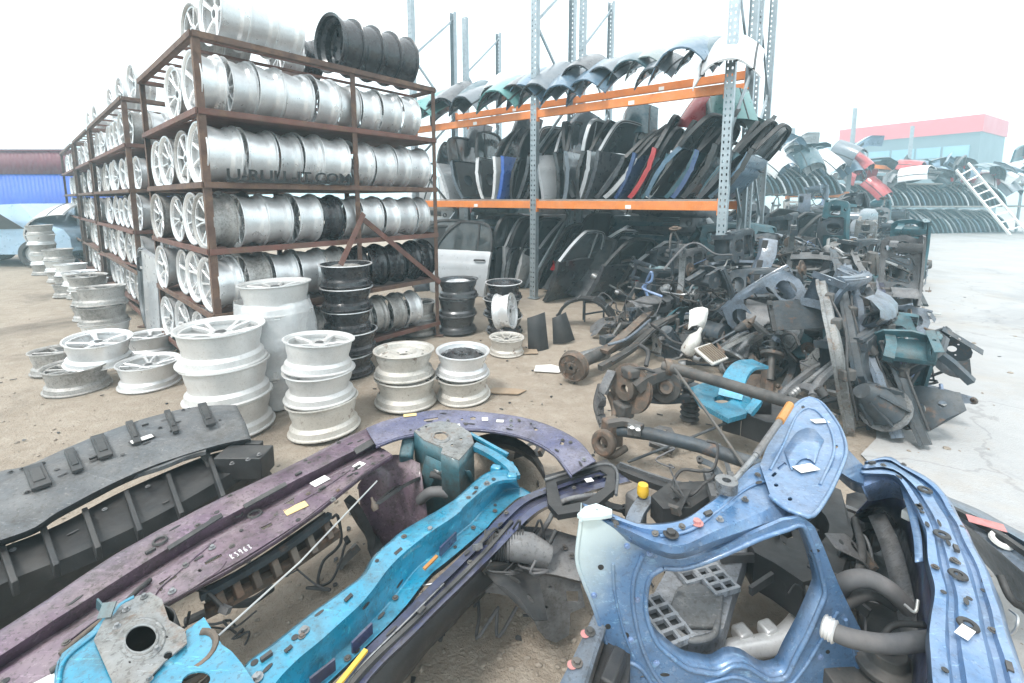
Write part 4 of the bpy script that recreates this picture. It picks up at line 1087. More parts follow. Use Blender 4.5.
def subframe_parts(seed):
    r = random.Random(seed); w = r.uniform(.8, 1.0); d = r.uniform(.4, .55)
    f = MB()
    c = [V((-w / 2, 0, 0)), V((-w * .28, .04, .05)), V((0, .03, .06)), V((w * .28, .04, .05)), V((w / 2, 0, 0))]
    pf = [(-.04, -.025), (.04, -.025), (.045, .01), (.02, .028), (-.02, .028), (-.045, .01)]
    f.sweep(spline(c, 20), pf); f.sweep([p + V((0, d, -.01)) for p in spline(c, 20)], pf)
    for s in (-1, 1): f.sweep(spline([V((s * w * .44, -.06, .0)), V((s * w * .36, d * .4, .06)), V((s * w * .42, d + .08, .0))], 12), pf)
    bs = [MB().lathe([(.014, -.04), (.042, -.04), (.042, .04), (.014, .04)], 14, Matrix.Translation((s * w * .44, y, 0)), closed=True) for s in (-1, 1) for y in (-.06, d + .08)]
    out = [('cradle', f, M_['dark_frame'], None, 40), ] + [('bushing' + (f'.{i:03d}' if i else ''), q, M_['rubber'], None, 40) for i, q in enumerate(bs)]
    for i, s in enumerate((-1, 1)):
        a = MB()
        a.sweep(spline([V((s * w * .46, 0, .0)), V((s * (w * .5 + .16), .10, -.02)), V((s * (w * .5 + .3), .22, -.03))], 8), [(-.03, -.015), (.03, -.015), (.03, .015), (-.03, .015)])
        a.sweep(spline([V((s * w * .44, d, .0)), V((s * (w * .5 + .18), d * .75, -.02)), V((s * (w * .5 + .3), .22, -.03))], 8), [(-.025, -.015), (.025, -.015), (.025, .015), (-.025, .015)])
        h = MB(); o = V((s * (w * .5 + .34), .22, .02))
        h.disc(o, (s, 0, 0), .13, .012, 24, .035); h.disc(o - V((s * .05, 0, 0)), (s, 0, 0), .055, .07, 14); h.disc(o + V((s * .012, 0, 0)), (s, 0, 0), .07, .03, 16, .02)
        out += [('control_arm' + ('' if i == 0 else '.001'), a, M_['greasy'], None, 40), ('brake_disc' + ('' if i == 0 else '.001'), h, M_['rusty_part'], None, 35)]
    rk_ = MB().tube([V((-w * .55, .2, .06)), V((w * .55, .2, .06))], .024, 10); rk_.lathe([(.024, -.1), (.036, -.09), (.028, -.07), (.036, -.05), (.028, -.03), (.036, -.01), (.028, .01), (.036, .03)], 12, Matrix.Translation((-w * .45, .2, .06)) @ Matrix.Rotation(PI / 2, 4, 'Y'))
    out.append(('steering_rack', rk_, M_['alu'], None, 40))
    return out
for k in range(3): proto(f'suspension_subframe_{k}', subframe_parts(k + 10))
def radiator_parts(seed):
    r = random.Random(seed); w, h = r.uniform(.6, .75), r.uniform(.38, .48)
    core = MB(); n = 22
    core.box((0, 0, h / 2), (w - .08, .018, h - .02))
    for k in range(n): core.box((0, 0, .02 + (h - .04) * k / (n - 1)), (w - .08, .03, .006))
    out = [('core', core, M_['fins'], None, 30)]
    for i, s in enumerate((-1, 1)):
        t = MB(); t.bar((s * (w / 2 - .02), 0, 0), (s * (w / 2 - .02), 0, h), .055, .05, up=(0, 1, 0)); t.tube([V((s * (w / 2 - .02), 0, h * .8)), V((s * (w / 2 - .02), -.07, h * .8)), V((s * (w / 2 + .03), -.12, h * .8))], .018, 10)
        for k in range(5): t.box((s * (w / 2 - .02), 0, .04 + k * (h - .08) / 4), (.062, .056, .012))
        out.append(('end_tank' + ('' if i == 0 else '.001'), t, M_['black_plastic'], None, 35))
    sh = MB()
    sh.plate(rect2(-w / 2 + .05, .02, w / 2 - .05, h - .02, .02), [ring2(-w * .17, h / 2, .13, n=20), ring2(w * .19, h / 2, .11, n=20)], .02, basis(V((1, 0, 0)), V((0, 0, 1)), V((0, -1, 0)), V((0, .06, 0))))
    for cx, rr in ((-w * .17, .125), (w * .19, .105)):
        sh.disc((cx, .055, h / 2), (0, 1, 0), .035, .03, 14)
        for k in range(5):
            a = 2 * PI * k / 5
            sh.bar((cx + .03 * math.cos(a), .06, h / 2 + .03 * math.sin(a)), (cx + rr * math.cos(a), .065, h / 2 + rr * math.sin(a)), .035, .004, up=(0, 1, .5))
    out.append(('fan_shroud', sh, M_['black_plastic'], None, 35))
    return out
for k in range(2): proto(f'radiator_pack_{k}', radiator_parts(k + 30))
def dash_parts(seed):
    r = random.Random(seed); w = 1.2
    sk = MB()
    rows = []
    for (y, z) in ((.0, .06), (-.06, .18), (-.08, .28), (-.02, .36), (.12, .40), (.3, .38)):
        rows.append([V((v * w / 2, y + .08 * v * v, z + .02 * math.cos(v * 6))) for v in [-1 + 2 * k / 18 for k in range(19)]])
    sk.loft(rows)
    out = [('moulding', sk, M_['grey_plastic'], None, 45)]
    for i, x in enumerate((-.5, -.12, .1, .48)):
        v = MB(); v.box((x, -.078 + .08 * (x / .6) ** 2, .24), (.15, .03, .085))
        for k in range(4): v.box((x, -.098 + .08 * (x / .6) ** 2, .21 + k * .02), (.135, .012, .006))
        out.append(('air_vent' + ('' if i == 0 else f'.{i:03d}'), v, M_['black_plastic'], None, 30))
    cb = MB().tube([V((-w / 2, .14, .2)), V((w / 2, .14, .2))], .025, 10)
    for x in (-.35, 0, .3): cb.bar((x, .14, .2), (x + .05, .1, .02), .05, .012)
    out.append(('cross_tube', cb, M_['dark_frame'], None, 40))
    return out
proto('dashboard_shell', dash_parts(1))
def strut_parts():
    t = MB().tube([V((0, 0, 0)), V((0, 0, .36))], .028, 12); t.tube([V((0, 0, .36)), V((0, 0, .52))], .011, 8)
    t.lathe([(.03, .2), (.085, .2), (.09, .225), (.03, .215)], 18)
    sp = MB(); sp.tube([V((.07 * math.cos(a), .07 * math.sin(a), .22 + .24 * a / (PI * 9))) for a in [PI * 9 * k / 90 for k in range(91)]], .008, 6)
    tp = MB().lathe([(.012, .50), (.06, .48), (.075, .46), (.06, .45)], 18)
    kn = MB(); kn.box((0, .05, -.02), (.06, .09, .2)); kn.disc((0, .10, -.06), (0, 1, 0), .055, .06, 16); kn.disc((0, .15, -.06), (0, 1, 0), .135, .014, 24, .035)
    return [('damper_tube', t, M_['greasy'], None, 40), ('coil_spring', sp, M_['dark_frame'], None, 60), ('top_mount', tp, M_['rubber'], None, 40), ('brake_hub', kn, M_['rusty_part'], None, 40)]
proto('suspension_strut', strut_parts())
def crash_parts(seed):
    r = random.Random(seed); b = MB(); w = 1.25
    b.sweep([V((x, .12 * (2 * x / w) ** 2, 0)) for x in [(-.5 + k / 14) * w for k in range(15)]], [(-.03, -.06), (.03, -.06), (.03, -.02), (.0, -.015), (.0, .015), (.03, .02), (.03, .06), (-.03, .06)])
    out = [('crash_beam', b, M_['alu'], None, 35)]
    for i, s in enumerate((-1, 1)):
        c = MB().bar((s * .48, .1, 0), (s * .48, .28, 0), .08, .10); c.box((s * .48, .285, 0), (.14, .01, .16))
        out.append(('crash_box' + ('' if i == 0 else '.001'), c, M_['dark_frame'], None, 35))
    return out
proto('bumper_beam', crash_parts(1))
# --- how the heap lies
BO = V((2.70, 2.62, 0)); BU = V((.66, .75, 0)).normalized(); BN = V((-BU.y, BU.x, 0))
heap_mats = ['dark_frame', 'slate', 'teal_dark', 'dark_frame', 'grey_box', 'primer', 'slate', 'teal_dark', 'dark_frame', 'dark_frame']
cname = {'dark_frame': 'dark', 'slate': 'slate blue', 'teal_dark': 'dark teal', 'grey_box': 'grey', 'primer': 'primer grey', 'blue_pale': 'pale blue', 'navy': 'navy'}
KCAT = {'front_end_clip': 'front end', 'suspension_subframe': 'subframe', 'radiator_pack': 'radiator', 'dashboard_shell': 'dashboard', 'suspension_strut': 'strut', 'bumper_beam': 'bumper beam', 'fender': 'fender', 'bumper': 'bumper', 'car_door': 'car door'}
cnt = {}
HEAPN = [0]
def heap_item(kind, s, t, z, x, y, zz, mname=None, scale=1.0, where=None):
    base = kind.rstrip('_0123456789')
    mname = mname or rq.choice(heap_mats)
    mm = {}
    if base == 'front_end_clip':
        for q in ('support_panel', 'upper_bar', 'chassis_rail', 'chassis_rail.001', 'strut_tower', 'strut_tower.001'): mm[q] = M_[mname]
    elif base == 'suspension_subframe': mm['cradle'] = M_[mname]
    elif base == 'dashboard_shell': mm['moulding'] = M_[rq.choice(['grey_plastic', 'slate', 'grey_box'])]
    elif base in ('fender', 'bumper', 'car_door'): mm = paint_mats(kind, rq.choice(['dark teal', 'steel blue', 'deep blue', 'slate grey', 'charcoal', 'pale blue', 'white']))
    p = BO + BU * s + BN * t + V((0, 0, z))
    key = base; cnt[key] = cnt.get(key, 0) + 1
    nm = {'front_end_clip': 'front end', 'suspension_subframe': 'suspension subframe', 'radiator_pack': 'radiator', 'dashboard_shell': 'dashboard shell', 'suspension_strut': 'strut', 'bumper_beam': 'bumper beam', 'fender': 'fender', 'bumper': 'bumper', 'car_door': 'door'}[base]
    row = int(s / .42); colm = ['the concrete edge', 'the middle, concrete side', 'the middle, racking side', 'the racking edge'][max(0, min(3, int((t - .3) / .5)))]
    HEAPN[0] += 1
    look = {'front_end_clip': f'{cname.get(mname, mname)} front end piece', 'suspension_subframe': f'{cname.get(mname, mname)} subframe'}.get(base, nm)
    lvl = 'on the ground' if z < .2 else ('low' if z < .45 else 'near the top')
    lab = f'{look} {lvl} in the long heap, {ordn(cnt[key] - 1)} from the front'
    return put(kind, basis(x, y, zz, p), lab, KCAT[base], 'parts in the long heap', mm, NAMEOF(kind), scale)
def orient(mode):
    j = lambda a: rq.uniform(-a, a)
    if mode == 0:      # standing, facing the camera, leaning back along the heap
        x = (-BN + BU * j(.35)).normalized(); z = (V((0, 0, 1)) + BU * rq.uniform(.1, .5) + BN * j(.2)).normalized()
    elif mode == 1:    # on its end
        x = (V((0, 0, 1)) + BU * j(.5) - BN * rq.uniform(-.1, .5)).normalized(); z = (BN * (1 if rq.random() < .5 else -1) + BU * j(.5)).normalized()
    elif mode == 2:    # flat-ish
        x = (-BN + BU * j(.8)).normalized(); z = (BU + V((0, 0, rq.uniform(-.2, .5)))).normalized()
    else:
        x = (BU + BN * j(.4)).normalized(); z = (V((0, 0, 1)) + BN * rq.uniform(-.6, .2)).normalized()
    y = z.cross(x).normalized(); x = y.cross(z).normalized()
    return x, y, z
kinds_heap = ['front_end_clip_0', 'front_end_clip_1', 'front_end_clip_2', 'front_end_clip_3', 'suspension_subframe_0', 'suspension_subframe_1', 'suspension_subframe_2', 'radiator_pack_0', 'radiator_pack_1', 'dashboard_shell', 'suspension_strut', 'suspension_strut', 'bumper_beam', 'fender']
FOOT = [(655, 345), (640, 312), (668, 287), (704, 270), (742, 254), (790, 232), (835, 223), (868, 222), (893, 238), (892, 262), (888, 300), (888, 345), (866, 372), (872, 415), (850, 420), (825, 398), (770, 372), (700, 362)]
pts_ = []
tries = 0
while tries < 6000 and len(pts_) < 215:
    tries += 1
    fy = rq.random()
    q = at(rq.uniform(640, 930), 222 + 210 * fy ** 1.4, 0)
    d = EYE + (q - EYE); D_ = q.y * math.cos(TH) + CAM_H * math.sin(TH)
    px = CX + q.x / D_ * FPX; py = CY - FPX * ((q.y * math.sin(TH) - CAM_H * math.cos(TH)) / D_)
    if not inside((px, py), FOOT): continue
    md_ = .27 + .028 * q.y
    if any((q - o).length < md_ for o, _, _ in pts_): continue
    pts_.append((q, px, py))
pts_.sort(key=lambda t: t[0].y)
for n_, (q, px, py) in enumerate(pts_):
    rel = q - BO; s = rel.dot(BU); t = rel.dot(BN)
    edge_ = max(.25, min(1, (908 - px) / 60)) if px > 850 else 1
    top = (.98 if px > 735 else .55 + .4 * max(0, (330 - py) / 60)) * (.6 + .4 * edge_)
    if py > 350: top *= .75
    z = .04; layer = 0
    while z < top and layer < (4 if q.y < 7 else 3):
        k = rq.choice(kinds_heap)
        if layer == 0 and rq.random() < .5: k = rq.choice(['front_end_clip_0', 'front_end_clip_2', 'front_end_clip_1', 'front_end_clip_3'])
        md = rq.choice([0, 0, 1, 1, 2, 3]) if layer == 0 else rq.choice([0, 2, 2, 3, 1])
        x, y, zz = orient(md)
        sc_ = rq.uniform(.42, .62) * (1.0 if q.y < 8 else 1.5)
        zb = z + rq.uniform(-.03, .05)
        if md == 1: zb += (.62 if k in ('bumper_beam',) or 'clip' in k else .35) * sc_
        heap_item(k, s + rq.uniform(-.08, .08), t + rq.uniform(-.08, .08), zb, x, y, zz, scale=sc_)
        z += .27 if q.y < 8 else .38; layer += 1
# a few that stand out at the near end, placed one by one
def place_px(kind, px, py, h, x, z, mats, label, cat, scale=1.0, grp='parts in the long heap'):
    o = at(px, py, h); z = V(z).normalized(); y = z.cross(V(x)).normalized(); x = y.cross(z).normalized()
    return put(kind, basis(x, y, z, o), label, cat, grp, mats, NAMEOF(kind), scale)
def fm(m): return {q: M_[m] for q in ('support_panel', 'upper_bar', 'chassis_rail', 'chassis_rail.001', 'strut_tower', 'strut_tower.001')}
place_px('front_end_clip_1', 778, 322, .50, (.62, -.3, .65), (-.5, .45, .75), fm('slate'), 'slate front end frame with round lamp opening beside the slate radiator', 'front end', .58)
place_px('radiator_pack_0', 802, 330, .55, (.9, -.3, -.1), (0, .45, .9), {'core': M_['dark_frame']}, 'dark radiator standing near the heap\'s front', 'radiator', .6)
place_px('front_end_clip_0', 893, 380, .30, (.3, -.5, .8), (.6, .7, .3), fm('dark_frame'), 'dark front end leaning over the concrete edge near the front', 'front end', .55)
place_px('suspension_subframe_1', 842, 372, .42, (.6, .5, .6), (-.5, .4, .75), {'cradle': M_['grey_box']}, 'dark grey subframe tilted on top of the heap\'s near end', 'subframe', .7)
place_px('dashboard_shell', 800, 345, .30, (.8, -.4, 0), (-.2, -.3, .9), {'moulding': M_['grey_box']}, 'grey dashboard shell at the near end of the heap', 'dashboard', .7)
place_px('front_end_clip_3', 720, 300, .25, (.85, -.5, 0), (.1, .5, .85), fm('dark_frame'), 'dark front end frame at the foot of the perforated upright', 'front end', .85)
place_px('suspension_subframe_0', 690, 305, .30, (.5, -.5, .5), (-.4, .3, .85), {'cradle': M_['greasy']}, 'greasy subframe between the slanting doors and the brake disc axle', 'subframe', .8)
place_px('dashboard_shell', 690, 275, .5, (.8, -.5, .2), (0, .5, .85), {'moulding': M_['grey_box']}, 'grey dashboard shell beneath the near upright', 'dashboard', .7)
place_px('suspension_subframe_2', 735, 265, .8, (.6, -.2, .6), (.3, .4, .8), {'cradle': M_['slate']}, 'slate subframe propped by the near upright', 'subframe', .8)
place_px('suspension_strut', 770, 380, .12, (1, 0, 0), (.3, .5, .8), None, 'coil spring strut leaning below the pale blue front end', 'strut', 1.0)
place_px('suspension_strut', 730, 335, .25, (1, 0, 0), (-.5, .2, .7), None, 'coil spring strut lying over the dark front end', 'strut', 1.0)
place_px('radiator_pack_1', 750, 335, .25, (.7, -.6, .1), (-.1, .5, .9), None, 'radiator with fan shroud standing behind the coil spring strut', 'radiator', .9)
place_px('front_end_clip_0', 745, 255, .75, (.8, .2, .3), (0, .5, .8), fm('teal_dark'), 'dark teal front end frame behind the perforated upright', 'front end', .85)
# small running gear that fills the heap
def small_arm(seed):
    r = random.Random(seed); L_ = r.uniform(.35, .6)
    m = MB(); m.sweep(spline([V((0, 0, 0)), V((L_ * .4, .05, .03)), V((L_, .0, 0))], 12), [(-.022, -.012), (.022, -.012), (.026, .012), (-.026, .012)], scale=[1.2 - .5 * k / 11 for k in range(12)])
    if seed % 2: m.sweep(spline([V((.0, .26, 0)), V((L_ * .5, .16, .02)), V((L_, .0, 0))], 12), [(-.02, -.012), (.02, -.012), (.022, .012), (-.022, .012)])
    e = MB().lathe([(.012, -.03), (.034, -.03), (.034, .03), (.012, .03)], 14, closed=True)
    f = MB().lathe([(.001, -.03), (.022, -.03), (.026, .0), (.012, .03), (.008, .06), (.001, .06)], 12, Matrix.Translation((L_, 0, 0)))
    return [('arm', m, M_['greasy'], None, 40), ('bushing', e, M_['rubber'], None, 40), ('ball_joint', f, M_['rusty_part'], None, 40)]
def small_shaft(seed):
    r = random.Random(seed); L_ = r.uniform(.5, .8)
    m = MB().tube([V((0, 0, 0)), V((L_, 0, 0))], .014, 8)
    out = [('shaft', m, M_['greasy'], None, 40)]
    for i, x in enumerate((.02, L_ - .02)):
        d = 1 if i == 0 else -1
        b = MB().lathe([(.016, .13 * d)] + [((.022 + .028 * (1 - k / 7)) + (.006 if k % 2 else 0), (.13 - .11 * (1 - k / 7)) * d) for k in range(6, -1, -1)], 14, Matrix.Translation((x, 0, 0)) @ Matrix.Rotation(PI / 2, 4, 'Y'))
        c = MB().lathe([(.001, -.06 * d), (.035, -.06 * d), (.05, -.03 * d), (.05, .02 * d), (.001, .02 * d)], 16, Matrix.Translation((x, 0, 0)) @ Matrix.Rotation(PI / 2, 4, 'Y'))
        out += [('rubber_boot' + ('.001' if i else ''), b, M_['rubber'], None, 60), ('joint' + ('.001' if i else ''), c, M_['alu'] if seed % 2 else M_['rusty_part'], None, 35)]
    return out
def small_casing(seed):
    r = random.Random(seed)
    m = MB(); m.lathe([(.001, 0), (.12, 0), (.13, .02), (.11, .05), (.10, .14), (.07, .2), (.05, .26), (.001, .26)], 14)
    for k in range(7):
        a = 2 * PI * k / 7; m.bar((.06 * math.cos(a), .06 * math.sin(a), .21), (.13 * math.cos(a), .13 * math.sin(a), .02), .012, .04)
    m.jit(.012, 9, seed)
    f = MB().lathe([(.10, -.012), (.15, -.012), (.15, .006), (.10, .006)], 18, closed=True)
    n = MB().tube([V((.08, 0, .1)), V((.16, .02, .12)), V((.2, .05, .2))], .02, 8, res=10)
    return [('casing', m, M_['alu'], None, 35), ('flange', f, M_['alu'], None, 35), ('outlet', n, M_['greasy'], None, 50)]
def small_bracket(seed):
    r = random.Random(seed); w, h = r.uniform(.14, .28), r.uniform(.2, .42)
    o = [(-w / 2, 0), (w / 2, 0), (w / 2 + r.uniform(-.05, .05), h * .4), (w * .2, h), (-w * .3, h * r.uniform(.8, 1)), (-w / 2 - r.uniform(0, .05), h * .5)]
    m = MB().plate(o, [ring2(0, h * .35, w * .18, w * .2, 12), ring2(-w * .05, h * .72, w * .1, n=10), ring2(w * .25, h * .12, .012, n=8)], .004, bend=lambda p: V((p.x, p.y, p.z + .05 * math.sin(p.y * 9) + .03 * math.sin(p.x * 16))), grid=.04)
    t = MB().bar((-w / 2, .01, .0), (w / 2, .01, .05), .03, .05)
    return [('plate', m, M_['dark_frame'], None, 35), ('lug', t, M_['greasy'], None, 35)]
def small_loom(seed):
    r = random.Random(seed); out = []
    for k in range(3):
        p = V((0, 0, 0)); pts = [p]
        for i in range(6):
            p = p + V((r.uniform(-.06, .16), r.uniform(-.12, .12), r.uniform(-.08, .08))); pts.append(p)
        out.append(('strand' + (f'.{k:03d}' if k else ''), MB().tube(pts, r.uniform(.004, .012), 6, res=36), M_['rubber' if k else 'rubber_grey'], None, 60))
    out.append(('plug', MB().box(pts[-1], (.05, .035, .03)), M_['black_plastic'], None, 30))
    return out
SK = {}
for k in range(3):
    for nm, fn, ct in (('control_arm', small_arm, 'control arm'), ('drive_shaft', small_shaft, 'drive shaft'), ('gearbox_casing', small_casing, 'gearbox casing'), ('mounting_bracket', small_bracket, 'bracket'), ('wiring_loom', small_loom, 'wiring loom')):
        proto(f'{nm}_{k}', fn(k + 3)); SK[f'{nm}_{k}'] = ct
scnt = {}
FOOT2 = [(600, 352), (612, 322), (660, 285), (700, 262), (745, 248), (790, 228), (868, 220), (900, 238), (903, 300), (900, 345), (892, 372), (905, 432), (880, 440), (860, 432), (825, 405), (770, 380), (690, 370)]
tops_ = [0]
sp_ = []
while len(sp_) < 330:
    px, py = rq.uniform(600, 930), 222 + 230 * rq.random()
    if inside((px, py), FOOT2): sp_.append((px, py))
sp_.sort(key=lambda t: -t[1])
for px, py in sp_:
    q = at(px, py, 0)
    hmax = (.88 if px > 735 else .5) * (1 if px < 860 else max(.3, 1 - (px - 860) / 70)) * (1 if py < 350 else .55)
    if px < 690 and py > 300: hmax = .25
    z = rq.uniform(.04, hmax) if rq.random() < .85 else .04
    k = rq.choice(list(SK)); nm = SK[k]
    x = V((rq.uniform(-1, 1), rq.uniform(-1, 1), rq.uniform(-.6, .6))).normalized(); zz = V((rq.uniform(-1, 1), rq.uniform(-1, 1), rq.uniform(.1, 1))).normalized()
    y = zz.cross(x).normalized(); zz = x.cross(y)
    mm = {}
    mn = rq.choice(['dark_frame', 'slate', 'teal_dark', 'greasy', 'grey_box', 'alu', 'primer', 'dark_frame'])
    if nm == 'gearbox casing': mn = rq.choice(['alu', 'greasy', 'dark_frame'])
    mm[{'control arm': 'arm', 'bracket': 'plate', 'gearbox casing': 'casing', 'drive shaft': 'shaft', 'wiring loom': 'plug'}[nm]] = M_[mn]
    scnt[nm] = scnt.get(nm, 0) + 1
    put(k, basis(x, y, zz, q + V((0, 0, z))), f'{nm} {"low" if z < .3 else "high"} among the long heap, {ordn(scnt[nm] - 1)} of its kind from the front', nm, 'small parts in the long heap', mm, k.rstrip('_0123456789'), rq.uniform(.7, 1.1) * (1 if q.y < 8 else 1.6))
# long wing rails leaning along the concrete side of the heap
HAT = [(-.05, -.02), (.05, -.02), (.05, .0), (.03, .0), (.024, .035), (-.024, .035), (-.03, .0), (-.05, .0)]
for k, (q, m) in enumerate(((((832, 252, .98), (845, 330, .66), (872, 425, .04)), 'dark_frame'), (((848, 268, .92), (860, 335, .60), (898, 440, .03)), 'slate'), (((866, 290, .82), (884, 355, .50), (925, 446, .03)), 'dark_frame'), (((872, 250, .92), (893, 325, .5), (912, 392, .03)), 'teal_dark'), (((888, 246, .78), (904, 300, .42), (922, 344, .03)), 'slate'), (((822, 285, .92), (830, 345, .64), (848, 428, .05)), 'primer'), (((880, 282, .75), (898, 350, .42), (916, 412, .03)), 'navy'), (((852, 245, 1.0), (872, 300, .7), (890, 368, .2)), 'grey_box'), (((898, 240, .66), (912, 275, .35), (925, 305, .03)), 'dark_frame'), (((900, 236, .6), (914, 258, .35), (926, 276, .03)), 'teal_dark'))):
    w_ = empty('wing_rail', at(q[2][0], q[2][1], 0), f'{cname[m]} wing rail leaning at the heap\'s concrete side, {["first", "second", "third", "fourth", "fifth", "sixth", "seventh", "eighth", "ninth", "tenth"][k]} listed by its foot from the front', 'wing rail', 'wing rails leaning on the heap')
    w_['label'] = f'{cname[m]} long rail leaning at the heap\'s concrete side, foot {["below the slate subframe", "beside the dark tangle", "nearest the blue front end", "midway along the edge", "beyond midway along", "under the drive shafts", "just behind the front corner", "hidden in the heap", "far along the edge", "farthest along the edge"][k]}'
    pts = prow(q, 16); jx = V((rq.uniform(-.03, .03), rq.uniform(-.03, .03), .02))
    pts = [p + jx * math.sin(PI * i / 15) + noise.noise_vector(p * 4) * .02 for i, p in enumerate(pts)]
    MB().sweep(pts, HAT, up=(.6, -.7, .3)).build('rail', M_[m], w_, ang=30)
    for f in (.15, .4, .7):
        b = MB(); p_ = pts[int(f * 15)]; b.box(p_ + V((.02, -.04, .0)), (.09, .05, .07), Matrix.Rotation(rq.uniform(0, 3), 3, 'Z')); b.build('bracket', M_['greasy'], w_, bevel=.008)
    MB().tube([pts[2] + V((.02, -.05, 0)), pts[6] + V((.05, -.08, -.03)), pts[10] + V((.0, -.07, .02)), pts[14] + V((.03, -.05, 0))], .008, 6, res=20).build('cable', M_['rubber'], w_)
# loose hoses and looms on the heap
for k in range(150):
    q, px, py = rq.choice(pts_[:150])
    p = V((q.x, q.y, rq.uniform(.35, .9) if px < 860 else rq.uniform(.2, .5)))
    pts = [p]
    for i in range(5):
        p = p + V((rq.uniform(-.22, .22), rq.uniform(-.22, .22), rq.uniform(-.2, .14)))
        p.z = max(p.z, .05); pts.append(p)
    mm = rq.choice(['rubber', 'rubber_grey', 'alu', 'rubber', 'slate', 'blue_pale', 'wire'])
    MB().tube(pts, rq.uniform(.004, .016), 6, res=30).build('hose', M_[mm], label='length of old hose or cable draped over the long heap', cat='hose', group='hoses draped over the heap')

# ================================================================== far side of the yard
rf = random.Random(9)
def upright_single(px, ytop, y, label):
    b = aty(px, 200, y); t = aty(px, ytop, y)
    p = MB()
    p.bar((b.x, b.y, 0), (b.x, b.y, t.z), .10, .08, up=WW)
    p.bar((b.x + .06, b.y, 0), (b.x + .06, b.y, t.z), .02, .12, up=WW)
    p.build('rack_upright', M_['galv'], label=label, cat='rack upright', group='far rack uprights')
    return V((b.x, b.y, 0))
f1 = upright_single(846, 108, 18.5, 'tall single upright of the far rack, left of the red-fascia building')
f2 = upright_single(904, 126, 22, 'thin upright in front of the red-fascia building')
f0 = upright_single(787, 128, 19.5, 'far rack upright mostly hidden behind the near upright cluster')
def far_beam(a, b, z, label):
    r_ = empty('rack_beam', (a + b) / 2 + V((0, 0, z)), label, 'rack beam', 'orange beams of the far rack')
    MB().bar(a + V((0, 0, z)), b + V((0, 0, z)), .06, .16).build('box_section', M_['orange'], r_)
    for q in (a, b): MB().box(q + V((0, 0, z)), (.12, .12, .3)).build('end_connector', M_['orange'], r_)
far_beam(f0, f1, 2.95, 'upper orange beam of the far rack'); far_beam(f0, f1, 1.72, 'lower orange beam of the far rack')
far_beam(f1, f2, 2.95, 'orange beam of the far rack before the red-fascia building')
GF = 'car panels on the far side of the yard'
yt = ['dark teal', 'steel blue', 'dark teal', 'charcoal', 'slate grey', 'deep blue', 'white', 'dark teal', 'pale blue', 'silver', 'red', 'black']
def far_put(kind, o, x, z, pc, label, s=1.0):
    x = V(x); z = V(z).normalized(); y = z.cross(x).normalized(); x = y.cross(z)
    base = kind.rstrip('_0123456789')
    return put(kind, basis(x, y, z, o), label, {'car_door': 'car door', 'car_bonnet': 'bonnet', 'boot_lid': 'boot lid'}.get(base, base), GF, {**paint_mats(kind, pc), **({'window_frame': PAINT['silver'], 'window_glass': PAINT['dark teal']} if base == 'car_door' else {})}, NAMEOF(kind), s)
# doors on edge, one after another, along the concrete's far edge
for i in range(34):
    px = 856 + i * 4.7
    o = at(px, 236 - i * .12, 0)
    pc = rf.choice(['dark teal', 'steel blue', 'dark teal', 'slate grey', 'charcoal', 'white', 'dark teal', 'silver'])
    far_put(f'car_door_{i % 3}', o, V((-.05, 1, 0)), V((-.62 + rf.uniform(-.08, .08), .1, 1)), pc, f'{pc} door, {ordn(i)} from left in the long row along the concrete\'s far edge', 1.15)
for i in range(30):
    px = 852 + i * 5.4
    o = aty(px, 200, 20.9); o.z = 1.3
    pc = rf.choice(['dark teal', 'steel blue', 'dark teal', 'slate grey', 'charcoal', 'white', 'dark teal', 'silver'])
    far_put(f'car_door_{i % 3}', o, V((-.05, 1, 0)), V((-.55 + rf.uniform(-.1, .1), .1, 1)), pc, f'{pc} door, {ordn(i)} from left on the shelf above the long far row', 1.0)
for i in range(12):
    px = 775 + i * 6.2
    o = aty(px, 196, 17.8); o.z = 1.8
    pc = rf.choice(['dark teal', 'steel blue', 'dark teal', 'white', 'slate grey'])
    far_put(f'car_door_{i % 3}', o, V((0, 1, 0)), V((-.6 + rf.uniform(-.08, .08), .1, 1)), pc, f'{pc} door, {ordn(i)} from left on the far rack\'s lower beam', 1.1)
for i in range(16):
    px = 772 + i * 5.8
    o = aty(px, 160, 17.9 + rf.uniform(-.3, .6)); o.z = 3.0 + rf.uniform(0, .5)
    pc = rf.choice(['steel blue', 'slate grey', 'red', 'dark teal', 'white', 'pale blue', 'slate grey'])
    k = rf.choice(['car_bonnet_0', 'boot_lid_0', 'bumper_0', 'fender'])
    far_put(k, o, V((-1, rf.uniform(-.5, .5), rf.uniform(-.4, .4))), V((rf.uniform(-.5, .5), -.6, .8)), pc, f'{pc} panel, {ordn(i)} from left on the far rack\'s upper beam', 1.0)
for lv in range(2):
    for i in range(19):
        px = 846 + i * 9.6 + rf.uniform(-4, 4)
        o = aty(px, 200, 20.5 + rf.uniform(-.5, 1.2) + lv * .5); o.z = 2.35 + lv * .42 + rf.uniform(-.1, .2)
        pc = rf.choice(['white', 'steel blue', 'slate grey', 'dark teal', 'white', 'dark teal', 'red', 'pale blue', 'silver', 'dark teal', 'black'])
        k = rf.choice(['car_bonnet_0', 'boot_lid_0', 'bumper_0', 'bumper_1', 'fender', 'car_bonnet_1', 'tailgate'])
        far_put(k, o, V((-1, rf.uniform(-.7, .7), rf.uniform(-.5, .5))), V((rf.uniform(-.6, .6), rf.uniform(-.9, .1), .8)), pc, f'{pc} {NAMEOF(k).replace("_", " ")} heaped above the far doors, {ordn(lv)} tier, {ordn(i)} along', 1.0)
